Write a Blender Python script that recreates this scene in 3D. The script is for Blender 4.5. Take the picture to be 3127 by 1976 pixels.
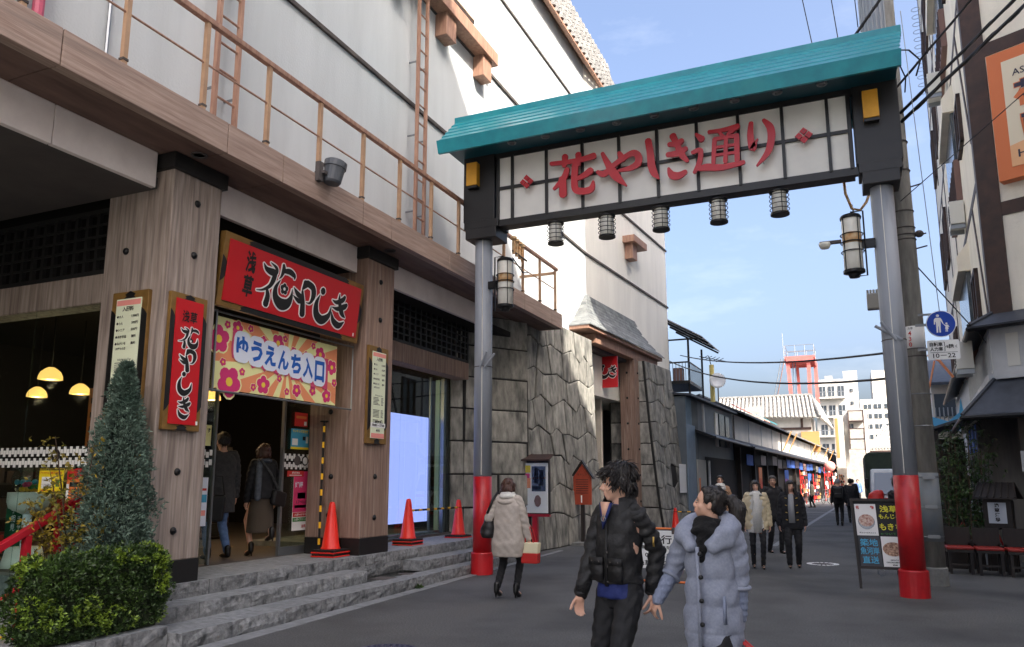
import bpy, bmesh, math, random
from mathutils import Vector, Matrix, noise as mnoise
random.seed(7)
for o in list(bpy.data.objects): bpy.data.objects.remove(o)
SC = bpy.context.scene
COL = SC.collection
R = math.radians
# ------------------------------------------------------------ camera
cam = bpy.data.cameras.new('camera'); camo = bpy.data.objects.new('camera', cam); COL.objects.link(camo)
cam.sensor_width = 36.0; cam.lens = 26.94; cam.shift_y = 0.02866
cam.clip_start = 0.05; cam.clip_end = 2000
camo.location = (0, 0, 1.55); camo.rotation_euler = (R(90 + 9.514), 0, R(23.593))
SC.camera = camo
# ------------------------------------------------------------ sky, sun, exposure
SUN_EL, SUN_AZ = 41.0, 121.4          # compass azimuth measured from +Y towards +X
W = bpy.data.worlds.new('World'); SC.world = W; W.use_nodes = True
wn, wl = W.node_tree.nodes, W.node_tree.links
wn.clear()
sky = wn.new('ShaderNodeTexSky'); sky.sky_type = 'NISHITA'; sky.sun_disc = False
sky.sun_elevation = R(SUN_EL); sky.sun_rotation = R(SUN_AZ)
sky.air_density = 0.78; sky.dust_density = 8.0; sky.ozone_density = 2.0; sky.altitude = 0
bg = wn.new('ShaderNodeBackground'); bg.inputs['Strength'].default_value = 0.14
wo = wn.new('ShaderNodeOutputWorld')
tc = wn.new('ShaderNodeTexCoord'); mp = wn.new('ShaderNodeMapping'); mp.inputs['Scale'].default_value = (2.2, 2.2, 6.5)
nz = wn.new('ShaderNodeTexNoise'); nz.inputs['Scale'].default_value = 1.6; nz.inputs['Detail'].default_value = 7; nz.inputs['Roughness'].default_value = .6
rp = wn.new('ShaderNodeValToRGB'); rp.color_ramp.elements[0].position = .58; rp.color_ramp.elements[1].position = .95
rp.color_ramp.elements[1].color = (.32, .32, .32, 1)
mx = wn.new('ShaderNodeMixRGB'); mx.inputs['Color2'].default_value = (3.6, 3.7, 3.9, 1)
wl.new(tc.outputs['Generated'], mp.inputs['Vector']); wl.new(mp.outputs[0], nz.inputs['Vector']); wl.new(nz.outputs[0], rp.inputs[0])
wl.new(rp.outputs[0], mx.inputs['Fac']); wl.new(sky.outputs[0], mx.inputs['Color1']); wl.new(mx.outputs[0], bg.inputs['Color']); wl.new(bg.outputs[0], wo.inputs[0])
sl = bpy.data.lights.new('sun', 'SUN'); sl.energy = 2.8; sl.angle = R(.53); sl.color = (1, .93, .82)
so = bpy.data.objects.new('sun', sl); COL.objects.link(so); so.location = (30, -20, 40)
sd = Vector((math.sin(R(SUN_AZ)) * math.cos(R(SUN_EL)), math.cos(R(SUN_AZ)) * math.cos(R(SUN_EL)), math.sin(R(SUN_EL))))
so.rotation_euler = sd.to_track_quat('Z', 'Y').to_euler()
vs = SC.view_settings
SC.display_settings.display_device = 'sRGB'
vs.view_transform = 'Standard'; vs.look = 'None'; vs.gamma = 1; vs.use_curve_mapping = False; vs.exposure = 1.80
SC.render.engine = 'CYCLES'
SC.cycles.max_bounces = 9; SC.cycles.diffuse_bounces = 6; SC.cycles.transparent_max_bounces = 12
SC.cycles.use_denoising = True
SC.cycles.sample_clamp_indirect = 6

# ------------------------------------------------------------ materials
def C(r, g, b):
    f = lambda c: (c / 255 / 12.92) if c <= 10.3 else ((c / 255 + .055) / 1.055) ** 2.4
    return (f(r), f(g), f(b), 1)
def mat(name, col, col2=None, s=6, st=(1, 1, 1), rough=.7, bump=0, bs=None, metal=0, rnd=0, lo=.35, hi=.65, det=6, spec=.5, emit=0, col3=None, s3=1.2, lo3=.5, hi3=.7, isl=0, coat=0, bst=None):
    m = bpy.data.materials.new(name); m.use_nodes = True
    n, l = m.node_tree.nodes, m.node_tree.links
    p = n['Principled BSDF']
    p.inputs['Roughness'].default_value = rough; p.inputs['Metallic'].default_value = metal
    p.inputs['Specular IOR Level'].default_value = spec; p.inputs['Coat Weight'].default_value = coat
    p.inputs['Base Color'].default_value = col
    out = None
    if col2 or bump or rnd or isl:
        t = n.new('ShaderNodeTexCoord'); mp = n.new('ShaderNodeMapping'); l.new(t.outputs['Object'], mp.inputs[0])
        mp.inputs['Scale'].default_value = st
        oi = n.new('ShaderNodeObjectInfo')
        if rnd:
            mu = n.new('ShaderNodeMath'); mu.operation = 'MULTIPLY'; mu.inputs[1].default_value = 37; l.new(oi.outputs['Random'], mu.inputs[0])
            cb = n.new('ShaderNodeCombineXYZ'); l.new(mu.outputs[0], cb.inputs[0]); l.new(mu.outputs[0], cb.inputs[1]); l.new(cb.outputs[0], mp.inputs['Location'])
    if col2:
        a = n.new('ShaderNodeTexNoise'); a.inputs['Scale'].default_value = s; a.inputs['Detail'].default_value = det; a.inputs['Roughness'].default_value = .62
        l.new(mp.outputs[0], a.inputs['Vector'])
        r = n.new('ShaderNodeValToRGB'); r.color_ramp.elements[0].position = lo; r.color_ramp.elements[1].position = hi
        r.color_ramp.elements[0].color = col; r.color_ramp.elements[1].color = col2; l.new(a.outputs[0], r.inputs[0]); out = r.outputs[0]
    if col3:
        a = n.new('ShaderNodeTexNoise'); a.inputs['Scale'].default_value = s3; a.inputs['Detail'].default_value = 5
        l.new(mp.outputs[0], a.inputs['Vector'])
        r = n.new('ShaderNodeValToRGB'); r.color_ramp.elements[0].position = lo3; r.color_ramp.elements[1].position = hi3; l.new(a.outputs[0], r.inputs[0])
        x = n.new('ShaderNodeMixRGB'); l.new(r.outputs[0], x.inputs[0]); l.new(out, x.inputs[1]); x.inputs[2].default_value = col3; out = x.outputs[0]
    if rnd or isl:
        h = n.new('ShaderNodeHueSaturation'); mr = n.new('ShaderNodeMapRange'); k = rnd or isl
        mr.inputs['To Min'].default_value = 1 - k; mr.inputs['To Max'].default_value = 1 + k
        if isl:
            gm = n.new('ShaderNodeNewGeometry'); l.new(gm.outputs['Random Per Island'], mr.inputs[0])
        else: l.new(oi.outputs['Random'], mr.inputs[0])
        l.new(mr.outputs[0], h.inputs['Value'])
        if out: l.new(out, h.inputs['Color'])
        else: h.inputs['Color'].default_value = col
        out = h.outputs[0]
    if out: l.new(out, p.inputs['Base Color'])
    if bump:
        a = n.new('ShaderNodeTexNoise'); a.inputs['Scale'].default_value = bs or s * 3; a.inputs['Detail'].default_value = 6
        if bst:
            mp2 = n.new('ShaderNodeMapping'); mp2.inputs['Scale'].default_value = bst; l.new(t.outputs['Object'], mp2.inputs[0]); l.new(mp2.outputs[0], a.inputs['Vector'])
        else: l.new(mp.outputs[0], a.inputs['Vector'])
        b = n.new('ShaderNodeBump'); b.inputs['Strength'].default_value = bump; b.inputs['Distance'].default_value = .02
        l.new(a.outputs[0], b.inputs['Height']); l.new(b.outputs[0], p.inputs['Normal'])
    if emit:
        p.inputs['Emission Strength'].default_value = emit
        p.inputs['Emission Color'].default_value = col
    M[name] = m
    return m
def glass(name, tint=(.8, .88, .86, 1), refl=.10):
    m = bpy.data.materials.new(name); m.use_nodes = True
    n, l = m.node_tree.nodes, m.node_tree.links
    n.remove(n['Principled BSDF'])
    t = n.new('ShaderNodeBsdfTransparent'); t.inputs[0].default_value = tint
    g = n.new('ShaderNodeBsdfGlossy'); g.inputs['Roughness'].default_value = .02
    ge = n.new('ShaderNodeNewGeometry'); dt = n.new('ShaderNodeVectorMath'); dt.operation = 'DOT_PRODUCT'
    l.new(ge.outputs['Incoming'], dt.inputs[0]); l.new(ge.outputs['Normal'], dt.inputs[1])
    def mm(op, a, b):
        q = n.new('ShaderNodeMath'); q.operation = op
        for i, v in enumerate((a, b)):
            if isinstance(v, (int, float)): q.inputs[i].default_value = v
            elif v is not None: l.new(v, q.inputs[i])
        return q.outputs[0]
    k = mm('POWER', mm('SUBTRACT', 1.0, mm('ABSOLUTE', dt.outputs['Value'], None)), 5.0)
    fac = mm('ADD', mm('MULTIPLY', k, .8), refl * .5)
    x = n.new('ShaderNodeMixShader'); l.new(fac, x.inputs[0]); l.new(t.outputs[0], x.inputs[1]); l.new(g.outputs[0], x.inputs[2])
    l.new(x.outputs[0], n['Material Output'].inputs[0])
    return m
M = {}
def mk(k, *a, **kw): M[k] = mat(k, *a, **kw)
mk('plaster', C(198, 203, 205), C(188, 193, 195), s=1.3, st=(1.2, 1.2, .18), rough=.85, bump=.25, bs=30, bst=(1, 1, 1), col3=C(172, 176, 179), s3=1.4, lo3=.6, hi3=.95)
mk('cream_plaster_lifted', C(246, 243, 234), C(234, 231, 223), s=1.6, st=(1.2, 1.2, .2), rough=.85, bump=.25, bs=30, bst=(1, 1, 1))  # cream made paler to brighten the shaded end wall
mk('plaster_warm', C(225, 215, 200), C(205, 196, 182), s=2, st=(1, 1, .3), rough=.85, bump=.5, bs=40, bst=(1, 1, 1))
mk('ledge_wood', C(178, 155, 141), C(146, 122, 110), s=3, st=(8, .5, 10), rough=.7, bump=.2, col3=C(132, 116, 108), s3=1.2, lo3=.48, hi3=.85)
mk('soffit_wood_shaded', C(118, 92, 82), C(90, 68, 60), s=2.4, st=(3, .5, 6), rough=.75, col3=C(130, 112, 104), s3=.8, lo3=.55, hi3=.8)  # wood tone darkened to carry the deep shadow under the ledge
mk('beam_panel', C(236, 226, 222), C(224, 213, 209), s=3, rough=.8, bump=.1)
mk('timber', C(184, 170, 160), C(134, 117, 107), s=2.6, st=(9, 9, .5), rough=.72, bump=.35, rnd=.06, det=10, lo=.3, hi=.72, col3=C(98, 86, 80), s3=1.9, lo3=.46, hi3=.8)
mk('timber_brown', C(156, 130, 115), C(110, 86, 74), s=2.6, st=(9, 9, .5), rough=.68, bump=.35, rnd=.06, det=10, lo=.3, hi=.72, col3=C(178, 160, 148), s3=2.4, lo3=.55, hi3=.85)
mk('black_paint', C(26, 25, 25), rough=.45)
mk('black_metal', C(24, 24, 26), rough=.4, metal=.3)
mk('lattice', C(30, 29, 29), rough=.6)
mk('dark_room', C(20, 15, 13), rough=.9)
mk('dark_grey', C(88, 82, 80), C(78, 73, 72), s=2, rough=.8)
mk('tan_metal', C(186, 152, 120), C(165, 132, 104), s=4, rough=.5)
mk('rust_wood', C(176, 138, 116), C(146, 108, 90), s=5, st=(3, 3, .5), rough=.6)
mk('stripe', C(92, 84, 80), C(60, 55, 54), s=3, rough=.8)
mk('granite', C(148, 149, 150), C(96, 98, 100), s=15, rough=.88, bump=.9, bs=18, rnd=.16, lo=.3, hi=.7, col3=C(58, 60, 62), s3=8, lo3=.53, hi3=.72)
mk('granite_top', C(142, 145, 147), C(112, 115, 118), s=14, rough=.8, bump=.3, bs=60, rnd=.06)
mk('rockwall', C(164, 161, 153), C(104, 104, 100), s=7, st=(1, 1, .4), rough=.9, bump=1.0, bs=11, rnd=.17, lo=.32, hi=.7, col3=C(62, 64, 62), s3=3.2, lo3=.52, hi3=.75)
mk('mortar', C(40, 40, 40), rough=.95)
mk('asphalt', C(104, 104, 103), C(70, 71, 72), s=55, rough=.9, bump=.5, bs=120, lo=.38, hi=.62, det=9, col3=C(62, 63, 64), s3=.8, lo3=.42, hi3=.72)
mk('concrete', C(142, 142, 138), C(112, 113, 111), s=6, rough=.85, bump=.25, bs=40)
mk('concrete_pole', C(146, 144, 138), C(112, 110, 105), s=3, st=(3, 3, .5), rough=.85, bump=.3, bs=40)
mk('gutter', C(138, 140, 142), C(118, 120, 122), s=8, rough=.85, bump=.2, bs=50, rnd=.06)
mk('teal', C(22, 146, 158), C(16, 128, 142), s=4, rough=.34, coat=.15, col3=C(44, 150, 156), s3=2.5, lo3=.55, hi3=.85)
mk('teal_dark', C(16, 74, 88), rough=.4)
mk('gate_black', C(30, 28, 29), C(24, 23, 24), s=2, rough=.42)
mk('gate_white', C(232, 230, 222), C(220, 218, 212), s=1.2, rough=.45)
mk('pole_grey', C(158, 163, 171), C(144, 149, 157), s=5, st=(1, 1, .12), rough=.5, bump=.06, bs=8, col3=C(118, 120, 124), s3=7, lo3=.56, hi3=.8)
mk('red_paint', C(196, 26, 34), C(172, 20, 28), s=2.5, rough=.42, coat=.1, col3=C(140, 22, 26), s3=5, lo3=.6, hi3=.75)
mk('letter_red', C(186, 26, 40), rough=.4)
mk('amber', C(226, 164, 44), C(206, 146, 36), s=3, rough=.5)
mk('lamp_white', C(230, 228, 218), C(212, 208, 196), s=3, rough=.35)
mk('rust_band', C(190, 130, 70), C(214, 190, 150), s=8, rough=.5)
mk('sign_red', C(196, 24, 34), rough=.35)
mk('sign_black', C(20, 19, 19), rough=.5)
mk('gold', C(140, 106, 54), C(118, 88, 42), s=5, rough=.5, metal=.2)
mk('white', C(236, 236, 234), rough=.5)
mk('paper', C(232, 238, 208), C(226, 232, 202), s=2, rough=.6)
mk('ink', C(24, 22, 24), rough=.6)
mk('pink_print', C(236, 150, 140), rough=.6)
mk('cone_red', C(232, 40, 26), C(220, 34, 22), s=3, rough=.4)
mk('rubber', C(22, 20, 20), rough=.7)
mk('yellow', C(244, 184, 20), rough=.5)
mk('led', C(172, 178, 255), emit=.42, rough=.4)
mk('lamp_glow', C(255, 196, 96), emit=3.5)
mk('lamp_core', C(255, 225, 160), emit=7)
mk('steel', C(140, 144, 148), rough=.35, metal=.7)
mk('leaf_green', C(60, 84, 30), C(34, 56, 22), s=3, rough=.5, isl=.45)
mk('leaf_bright', C(124, 146, 42), C(92, 118, 36), s=3, rough=.5, isl=.35)
mk('leaf_blue', C(100, 120, 106), C(64, 86, 74), s=4, rough=.65, isl=.45)
mk('leaf_maple', C(150, 124, 34), C(92, 96, 30), s=3, rough=.55, isl=.4)
mk('leaf_bamboo', C(64, 88, 40), C(40, 62, 30), s=3, rough=.5, isl=.5)
mk('bark', C(96, 78, 62), C(66, 54, 44), s=8, st=(1, 1, .3), rough=.9)
mk('soil', C(52, 44, 38), rough=.95)
mk('dark_leaf_core', C(34, 44, 20), rough=.9)
mk('red_handrail', C(178, 26, 44), C(156, 20, 36), s=3, rough=.35)
mk('roof_tile', C(128, 127, 124), C(96, 95, 94), s=5, rough=.6, rnd=.12, isl=0)
mk('roof_dark', C(66, 70, 78), C(52, 55, 62), s=4, rough=.5)
mk('shingle', C(132, 134, 132), C(96, 100, 102), s=4, rough=.75, rnd=.2, bump=.3)
M['glass'] = glass('glass'); M['glass_clear'] = glass('glass_clear', (.94, .95, .95, 1), .02)
M['glass_green'] = glass('glass_green', (.62, .78, .70, 1), .12)
M['glass_dark'] = glass('glass_dark', (.5, .54, .55, 1), .16)

# ------------------------------------------------------------ mesh helpers
class MB:
    def __init__(s): s.v = []; s.f = []
    def add(s, vs, fs):
        b = len(s.v); s.v += [tuple(v) for v in vs]; s.f += [tuple(i + b for i in f) for f in fs]; return s
    def box(s, x0, x1, y0, y1, z0, z1):
        return s.add([(x0, y0, z0), (x1, y0, z0), (x1, y1, z0), (x0, y1, z0), (x0, y0, z1), (x1, y0, z1), (x1, y1, z1), (x0, y1, z1)],
                     [(0, 3, 2, 1), (4, 5, 6, 7), (0, 1, 5, 4), (1, 2, 6, 5), (2, 3, 7, 6), (3, 0, 4, 7)])
    def obox(s, o, a, b, c):
        "box with corner o and edge vectors a, b, c"
        o, a, b, c = map(Vector, (o, a, b, c))
        return s.add([o, o + a, o + a + b, o + b, o + c, o + a + c, o + a + b + c, o + b + c],
                     [(0, 3, 2, 1), (4, 5, 6, 7), (0, 1, 5, 4), (1, 2, 6, 5), (2, 3, 7, 6), (3, 0, 4, 7)])
    def prism(s, pts, d):
        "polygon pts extruded by vector d"
        n = len(pts); d = Vector(d); pts = [Vector(p) for p in pts]
        return s.add(pts + [p + d for p in pts], [tuple(range(n))[::-1], tuple(range(n, 2 * n))] + [(i, (i + 1) % n, n + (i + 1) % n, n + i) for i in range(n)])
    def tube(s, pts, r, n=8, caps=True):
        pts = [Vector(p) for p in pts]; k = len(pts); rs = r if isinstance(r, (list, tuple)) else [r] * k
        vs = []; fs = []; ref = None
        for i, p in enumerate(pts):
            d = (pts[min(i + 1, k - 1)] - pts[max(i - 1, 0)]).normalized()
            if ref is None: ref = d.orthogonal().normalized()
            ref = (ref - d * ref.dot(d)).normalized(); q = d.cross(ref)
            for j in range(n):
                a = 2 * math.pi * j / n; vs.append(p + (ref * math.cos(a) + q * math.sin(a)) * rs[i])
        for i in range(k - 1):
            for j in range(n): fs.append((i * n + j, i * n + (j + 1) % n, (i + 1) * n + (j + 1) % n, (i + 1) * n + j))
        if caps: fs += [tuple(range(n))[::-1], tuple(range((k - 1) * n, k * n))]
        return s.add(vs, fs)
    def cyl(s, p0, p1, r0, r1=None, n=12): return s.tube([p0, p1], [r0, r0 if r1 is None else r1], n)
    def lathe(s, c, prof, n=16, ax=(0, 0, 1)):
        c = Vector(c); ax = Vector(ax).normalized(); u = ax.orthogonal().normalized(); w = ax.cross(u); vs = []; fs = []
        for r, h in prof:
            for j in range(n):
                a = 2 * math.pi * j / n; vs.append(c + ax * h + (u * math.cos(a) + w * math.sin(a)) * max(r, 1e-4))
        for i in range(len(prof) - 1):
            for j in range(n): fs.append((i * n + j, i * n + (j + 1) % n, (i + 1) * n + (j + 1) % n, (i + 1) * n + j))
        k = len(prof); fs += [tuple(range(n))[::-1], tuple(range((k - 1) * n, k * n))]
        return s.add(vs, fs)
    def ell(s, c, r, n=12, m=8):
        c = Vector(c); vs = [c + Vector((0, 0, -r[2]))]; fs = []
        for i in range(1, m):
            t = math.pi * i / m - math.pi / 2
            for j in range(n):
                a = 2 * math.pi * j / n; vs.append(c + Vector((r[0] * math.cos(t) * math.cos(a), r[1] * math.cos(t) * math.sin(a), r[2] * math.sin(t))))
        vs.append(c + Vector((0, 0, r[2]))); L = len(vs) - 1
        for j in range(n):
            fs.append((0, 1 + (j + 1) % n, 1 + j)); fs.append((L, 1 + (m - 2) * n + j, 1 + (m - 2) * n + (j + 1) % n))
            for i in range(m - 2): fs.append((1 + i * n + j, 1 + i * n + (j + 1) % n, 1 + (i + 1) * n + (j + 1) % n, 1 + (i + 1) * n + j))
        return s.add(vs, fs)
    def torus(s, c, R_, r, n=20, m=6, ax=(0, 0, 1)):
        c = Vector(c); ax = Vector(ax).normalized(); u = ax.orthogonal().normalized(); w = ax.cross(u); vs = []; fs = []
        for i in range(n):
            a = 2 * math.pi * i / n; d = u * math.cos(a) + w * math.sin(a)
            for j in range(m):
                b = 2 * math.pi * j / m; vs.append(c + d * (R_ + r * math.cos(b)) + ax * r * math.sin(b))
        for i in range(n):
            for j in range(m): fs.append((i * m + j, ((i + 1) % n) * m + j, ((i + 1) % n) * m + (j + 1) % m, i * m + (j + 1) % m))
        return s.add(vs, fs)
    def build(s, name, m, parent=None, smooth=False, bev=0, recalc=True, tagd=None):
        loc = Vector((0, 0, 0))
        vs = s.v
        if parent is not None:
            inv = world_of(parent).inverted(); vs = [inv @ Vector(v) for v in vs]
        elif vs:
            xs = [v[0] for v in vs]; ys = [v[1] for v in vs]; zs = [v[2] for v in vs]
            loc = Vector(((min(xs) + max(xs)) / 2, (min(ys) + max(ys)) / 2, min(zs))); vs = [Vector(v) - loc for v in vs]
        me = bpy.data.meshes.new(name); me.from_pydata([tuple(v) for v in vs], [], s.f)
        if recalc:
            b = bmesh.new(); b.from_mesh(me); bmesh.ops.recalc_face_normals(b, faces=b.faces); b.to_mesh(me); b.free()
        return mobj(name, me, m, parent, smooth, bev, loc, tagd)
WM = {}
def world_of(o): return WM.get(o.name, Matrix())
def mobj(name, me, m, parent=None, smooth=False, bev=0, loc=(0, 0, 0), tagd=None):
    if m is not None and not me.materials: me.materials.append(M[m] if isinstance(m, str) else m)
    if smooth: me.polygons.foreach_set('use_smooth', [True] * len(me.polygons))
    o = bpy.data.objects.new(name, me); COL.objects.link(o); o.location = loc
    if parent is not None: o.parent = parent
    WM[o.name] = world_of(parent) @ Matrix.Translation(loc) if parent is not None else Matrix.Translation(loc)
    if bev:
        b = o.modifiers.new('edge', 'BEVEL'); b.width = bev; b.segments = 2; b.limit_method = 'ANGLE'
    if tagd: tag(o, *tagd)
    return o
def tag(o, label, cat, group=None, kind=None):
    if label: o['label'] = label
    if cat: o['category'] = cat
    if group: o['group'] = group
    if kind: o['kind'] = kind
    return o
def thing(name, label, cat, loc, group=None):
    o = bpy.data.objects.new(name, None); COL.objects.link(o); o.location = loc; o.empty_display_size = .1
    WM[o.name] = Matrix.Translation(loc)
    return tag(o, label, cat, group)
def struct(mb, name, m, **k):
    o = mb.build(name, m, **k); o['kind'] = 'structure'; return o
def dup(root, loc=None, label=None, rz=None, group=None):
    def rec(o, par):
        c = o.copy(); COL.objects.link(c); c.parent = par
        for ch in list(o.children): rec(ch, c)
        return c
    c = rec(root, None)
    if loc is not None: c.location = loc
    if rz is not None: c.rotation_euler = (0, 0, rz)
    if label: c['label'] = label
    if group: c['group'] = group
    return c
# frames: direction turned a degrees clockwise from +Y (streets bend slightly)
def fr(a): a = R(a); return Vector((math.sin(a), math.cos(a), 0)), Vector((math.cos(a), -math.sin(a), 0))
UP = Vector((0, 0, 1))
# ------------------------------------------------------------ lettering and brush strokes
_tc = {}
def text_mesh(body, bold=0, ext=0):
    k = (body, bold, ext)
    if k in _tc: return _tc[k]
    cu = bpy.data.curves.new('lettering', 'FONT'); cu.body = body; cu.size = 1; cu.offset = bold; cu.extrude = ext; cu.resolution_u = 2
    ob = bpy.data.objects.new('lettering', cu)
    me = ob.to_mesh().copy(); ob.to_mesh_clear(); bpy.data.objects.remove(ob); bpy.data.curves.remove(cu)
    _tc[k] = me; return me
def text(body, o, right, up, h, m, parent, w=None, bold=.0, ext=0, align='c', name='lettering', off=.004):
    "lettering whose height is h, centred on (or starting at) the world point o, on the plane right x up"
    src = text_mesh(body, bold, ext); vs = [v.co.copy() for v in src.vertices]
    if not vs: return None
    x0 = min(v.x for v in vs); x1 = max(v.x for v in vs); y0 = min(v.y for v in vs); y1 = max(v.y for v in vs)
    sy = h / max(y1 - y0, 1e-3); sx = sy if w is None else w / max(x1 - x0, 1e-3)
    right = Vector(right).normalized(); up = Vector(up).normalized(); nn = right.cross(up); o = Vector(o) + nn * off
    cx = (x0 + x1) / 2 if align == 'c' else x0; cy = (y0 + y1) / 2
    b = MB(); b.v = [tuple(o + right * (v.x - cx) * sx + up * (v.y - cy) * sy + nn * v.z * sy) for v in vs]
    b.f = [tuple(p.vertices) for p in src.polygons]
    return b.build(name, m, parent, recalc=False)
def vtext(body, o, right, up, pitch, h, m, parent, bold=.0, **k):
    for i, ch in enumerate(body): text(ch, Vector(o) - Vector(up).normalized() * pitch * i, right, up, h, m, parent, w=h, bold=bold, **k)
def stroke_outline(pts, grow=0):
    "smooth polygon round a brush stroke: pts = (x, y, half width)"
    P = [Vector(p) for p in pts]; out = []
    if len(P) == 2: P = [P[0], P[0].lerp(P[1], .5), P[1]]
    S = []
    for i in range(len(P) - 1):
        p0 = P[max(i - 1, 0)]; p1 = P[i]; p2 = P[i + 1]; p3 = P[min(i + 2, len(P) - 1)]
        for k in range(5):
            t = k / 5; S.append(.5 * ((2 * p1) + (-p0 + p2) * t + (2 * p0 - 5 * p1 + 4 * p2 - p3) * t * t + (-p0 + 3 * p1 - 3 * p2 + p3) * t ** 3))
    S.append(P[-1]); L = []; Rr = []
    n = len(S)
    for i, p in enumerate(S):
        d = S[min(i + 1, n - 1)] - S[max(i - 1, 0)]; d = Vector((d.x, d.y)).normalized(); q = Vector((-d.y, d.x)); w = max(p.z, .003) + grow
        L.append(Vector((p.x, p.y)) + q * w); Rr.append(Vector((p.x, p.y)) - q * w)
        if i == 0: d0, w0 = d, w
        if i == n - 1: d1, w1 = d, w
    c0 = Vector((S[0].x, S[0].y)); c1 = Vector((S[-1].x, S[-1].y))
    cap = lambda c, d, w: [c + Vector((-d.y, d.x)) * w * math.cos(a) + d * w * .8 * math.sin(a) for a in (math.pi * .25, math.pi * .5, math.pi * .75)]
    return L, Rr, cap(c1, d1, w1), cap(c0, -d0, w0)
def brush(strokes, o, right, up, m, parent, depth=.004, grow=0, scale=1, base=0, name='brush_letter', tr=None):
    right = Vector(right).normalized(); up = Vector(up).normalized(); nn = right.cross(up); o = Vector(o); b = MB()
    T = lambda q, z: o + right * q.x * scale + up * q.y * scale + nn * z
    for k, s in enumerate(strokes):
        L, Rr, e1, e0 = stroke_outline(s if tr is None else [tr(p) for p in s], grow)
        z1 = base + depth + k * .0006; n = len(L)
        ring = L + e1 + Rr[::-1] + e0; N = len(ring)
        vs = [T(q, z1) for q in ring] + [T(q, base) for q in ring]; fs = []
        for i in range(n - 1): fs.append((i, i + 1, n + 3 + (n - 1 - (i + 1)), n + 3 + (n - 1 - i)))
        fs.append((n - 1, n, n + 1, n + 2, n + 3)); fs.append((N - 3, N - 2, N - 1, 0, n + 3 + n - 1))
        fs += [(i, N + i, N + (i + 1) % N, (i + 1) % N) for i in range(N)]
        b.add(vs, fs)
    return b.build(name, m, parent, recalc=False)
# ============================================================ SETTING: ground
g = MB(); g.add([(-300, -80, 0), (300, -80, 0), (300, 600, 0), (-300, 600, 0)], [(0, 1, 2, 3)])
struct(g, 'street_asphalt', 'asphalt')
struct(MB().add([(-6.9, -45, .003), (3.5, -45, .003), (3.5, 1.2, .003), (-6.9, 1.2, .003)], [(0, 1, 2, 3)]), 'bounce_paving', 'concrete', recalc=False)  # pale ground behind the camera, added to bounce light under the ledge
def kx(y): return -5.78 - .036 * (y - 5.83)
gutter = struct(MB().add([(kx(2.4) + .2, 2.4, .002), (kx(15.9) + .11, 15.9, .002), (kx(15.9) + .14, 15.9, .002), (kx(2.4) + .23, 2.4, .002)], [(3, 2, 1, 0)]), 'gutter_edge', 'mortar', recalc=False)
y = 3.0
while y < 16.4:
    w = .24 - .010 * (y - 3); a = kx(y); b2 = kx(y + .59)
    MB().prism([(a, y, -.05), (a + w, y, -.05), (b2 + w, y + .59, -.05), (b2, y + .59, -.05)], (0, 0, .056 + random.uniform(0, .004))).build('gutter_stone', 'gutter', gutter, bev=.004); y += .6
# steps: three courses of rough granite blocks along the hall
steps = MB(); steps.box(-7.66, -6.66, 5.75, 14.6, 0, .474); steps.box(-9.9, -7.6, 6.1, 16, 0, .47)
steps = struct(steps, 'entrance_steps', 'granite_top')
def rough_block(x0, x1, y0, y1, z0, z1, parent, m='granite', top='granite_top'):
    "block whose street face is split rough"
    b = MB(); n = 5; vs = []; fs = []
    rnd = random.random() * 50
    for j in range(4):
        z = z0 + (z1 - z0) * j / 3
        for i in range(n + 1):
            yy = y0 + (y1 - y0) * i / n
            e = 0 if i in (0, n) or j in (0, 3) else 1
            vs.append((x1 - .012 + (.018 * e + .012 * (1 if 0 < i < n else 0)) * (mnoise.noise((yy * 6, z * 9, rnd)) + .5), yy, z - (0 if j < 3 else .004 * random.random())))
    for j in range(3):
        for i in range(n): fs.append((j * (n + 1) + i, j * (n + 1) + i + 1, (j + 1) * (n + 1) + i + 1, (j + 1) * (n + 1) + i))
    k = len(vs); vs += [(x0, y0, z0), (x0, y1, z0), (x0, y1, z1), (x0, y0, z1)]
    fs.append(tuple(range(3 * (n + 1), 4 * (n + 1))) + (k + 2, k + 3)); fs.append((k, k + 3) + tuple(j * (n + 1) for j in (3, 2, 1, 0))); fs.append((k + 2, k + 1) + tuple(j * (n + 1) + n for j in (0, 1, 2, 3)))
    b.add(vs, fs); o = b.build('granite_block', m, parent)
    o.data.materials.append(M[top]); o.data.polygons[3 * n].material_index = 1
    return o
for z0, z1, back, fx0, ys in ((0, .16, -6.27, None, 5.58 - .76), (.16, .32, -6.62, -6.25, 6.27 - .76), (.32, .48, -7.0, -6.60, 5.98)):
    y = ys
    while y < 14.2:
        y1 = y + .752
        f1 = (kx(y + .4) if fx0 is None else fx0)
        if not (z0 == .16 and 9.5 < y + .38 < 10.7):
            rough_block(back, f1, max(y, 5.58), y1, z0, z1, steps)
        else: rough_block(back - .3, -6.6, y, y1, z0, z1, steps)
        y += .76
tag(MB().box(-6.47, -6.2, 9.62, 9.98, .158, .164).build('drain_grate', 'dark_grey'), 'dark square drain grate set in the lowest granite step', 'drain cover')
tag(MB().lathe((-6.31, 10.4, .158), [(.001, .006), (.12, .006), (.12, 0)], 20).build('round_drain_cover', 'dark_grey'), 'small round drain lid on the lowest granite step', 'drain cover')
# planter kerb, porch slab
kerb = struct(MB().box(-6.9, -5.93, 4.1, 5.56, 0, .15), 'planter_kerb', 'granite_top')
for y0, y1 in ((4.1, 4.80), (4.81, 5.56)): rough_block(-6.12, -5.92, y0, y1, 0, .22, kerb)
struct(MB().box(-16, -6.95, 1.5, 5.9, -.1, .012), 'porch_paving', 'concrete')
struct(MB().box(-16, -7.66, 5.4, 6.6, 0, .2), 'porch_step', 'granite_top')

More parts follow.
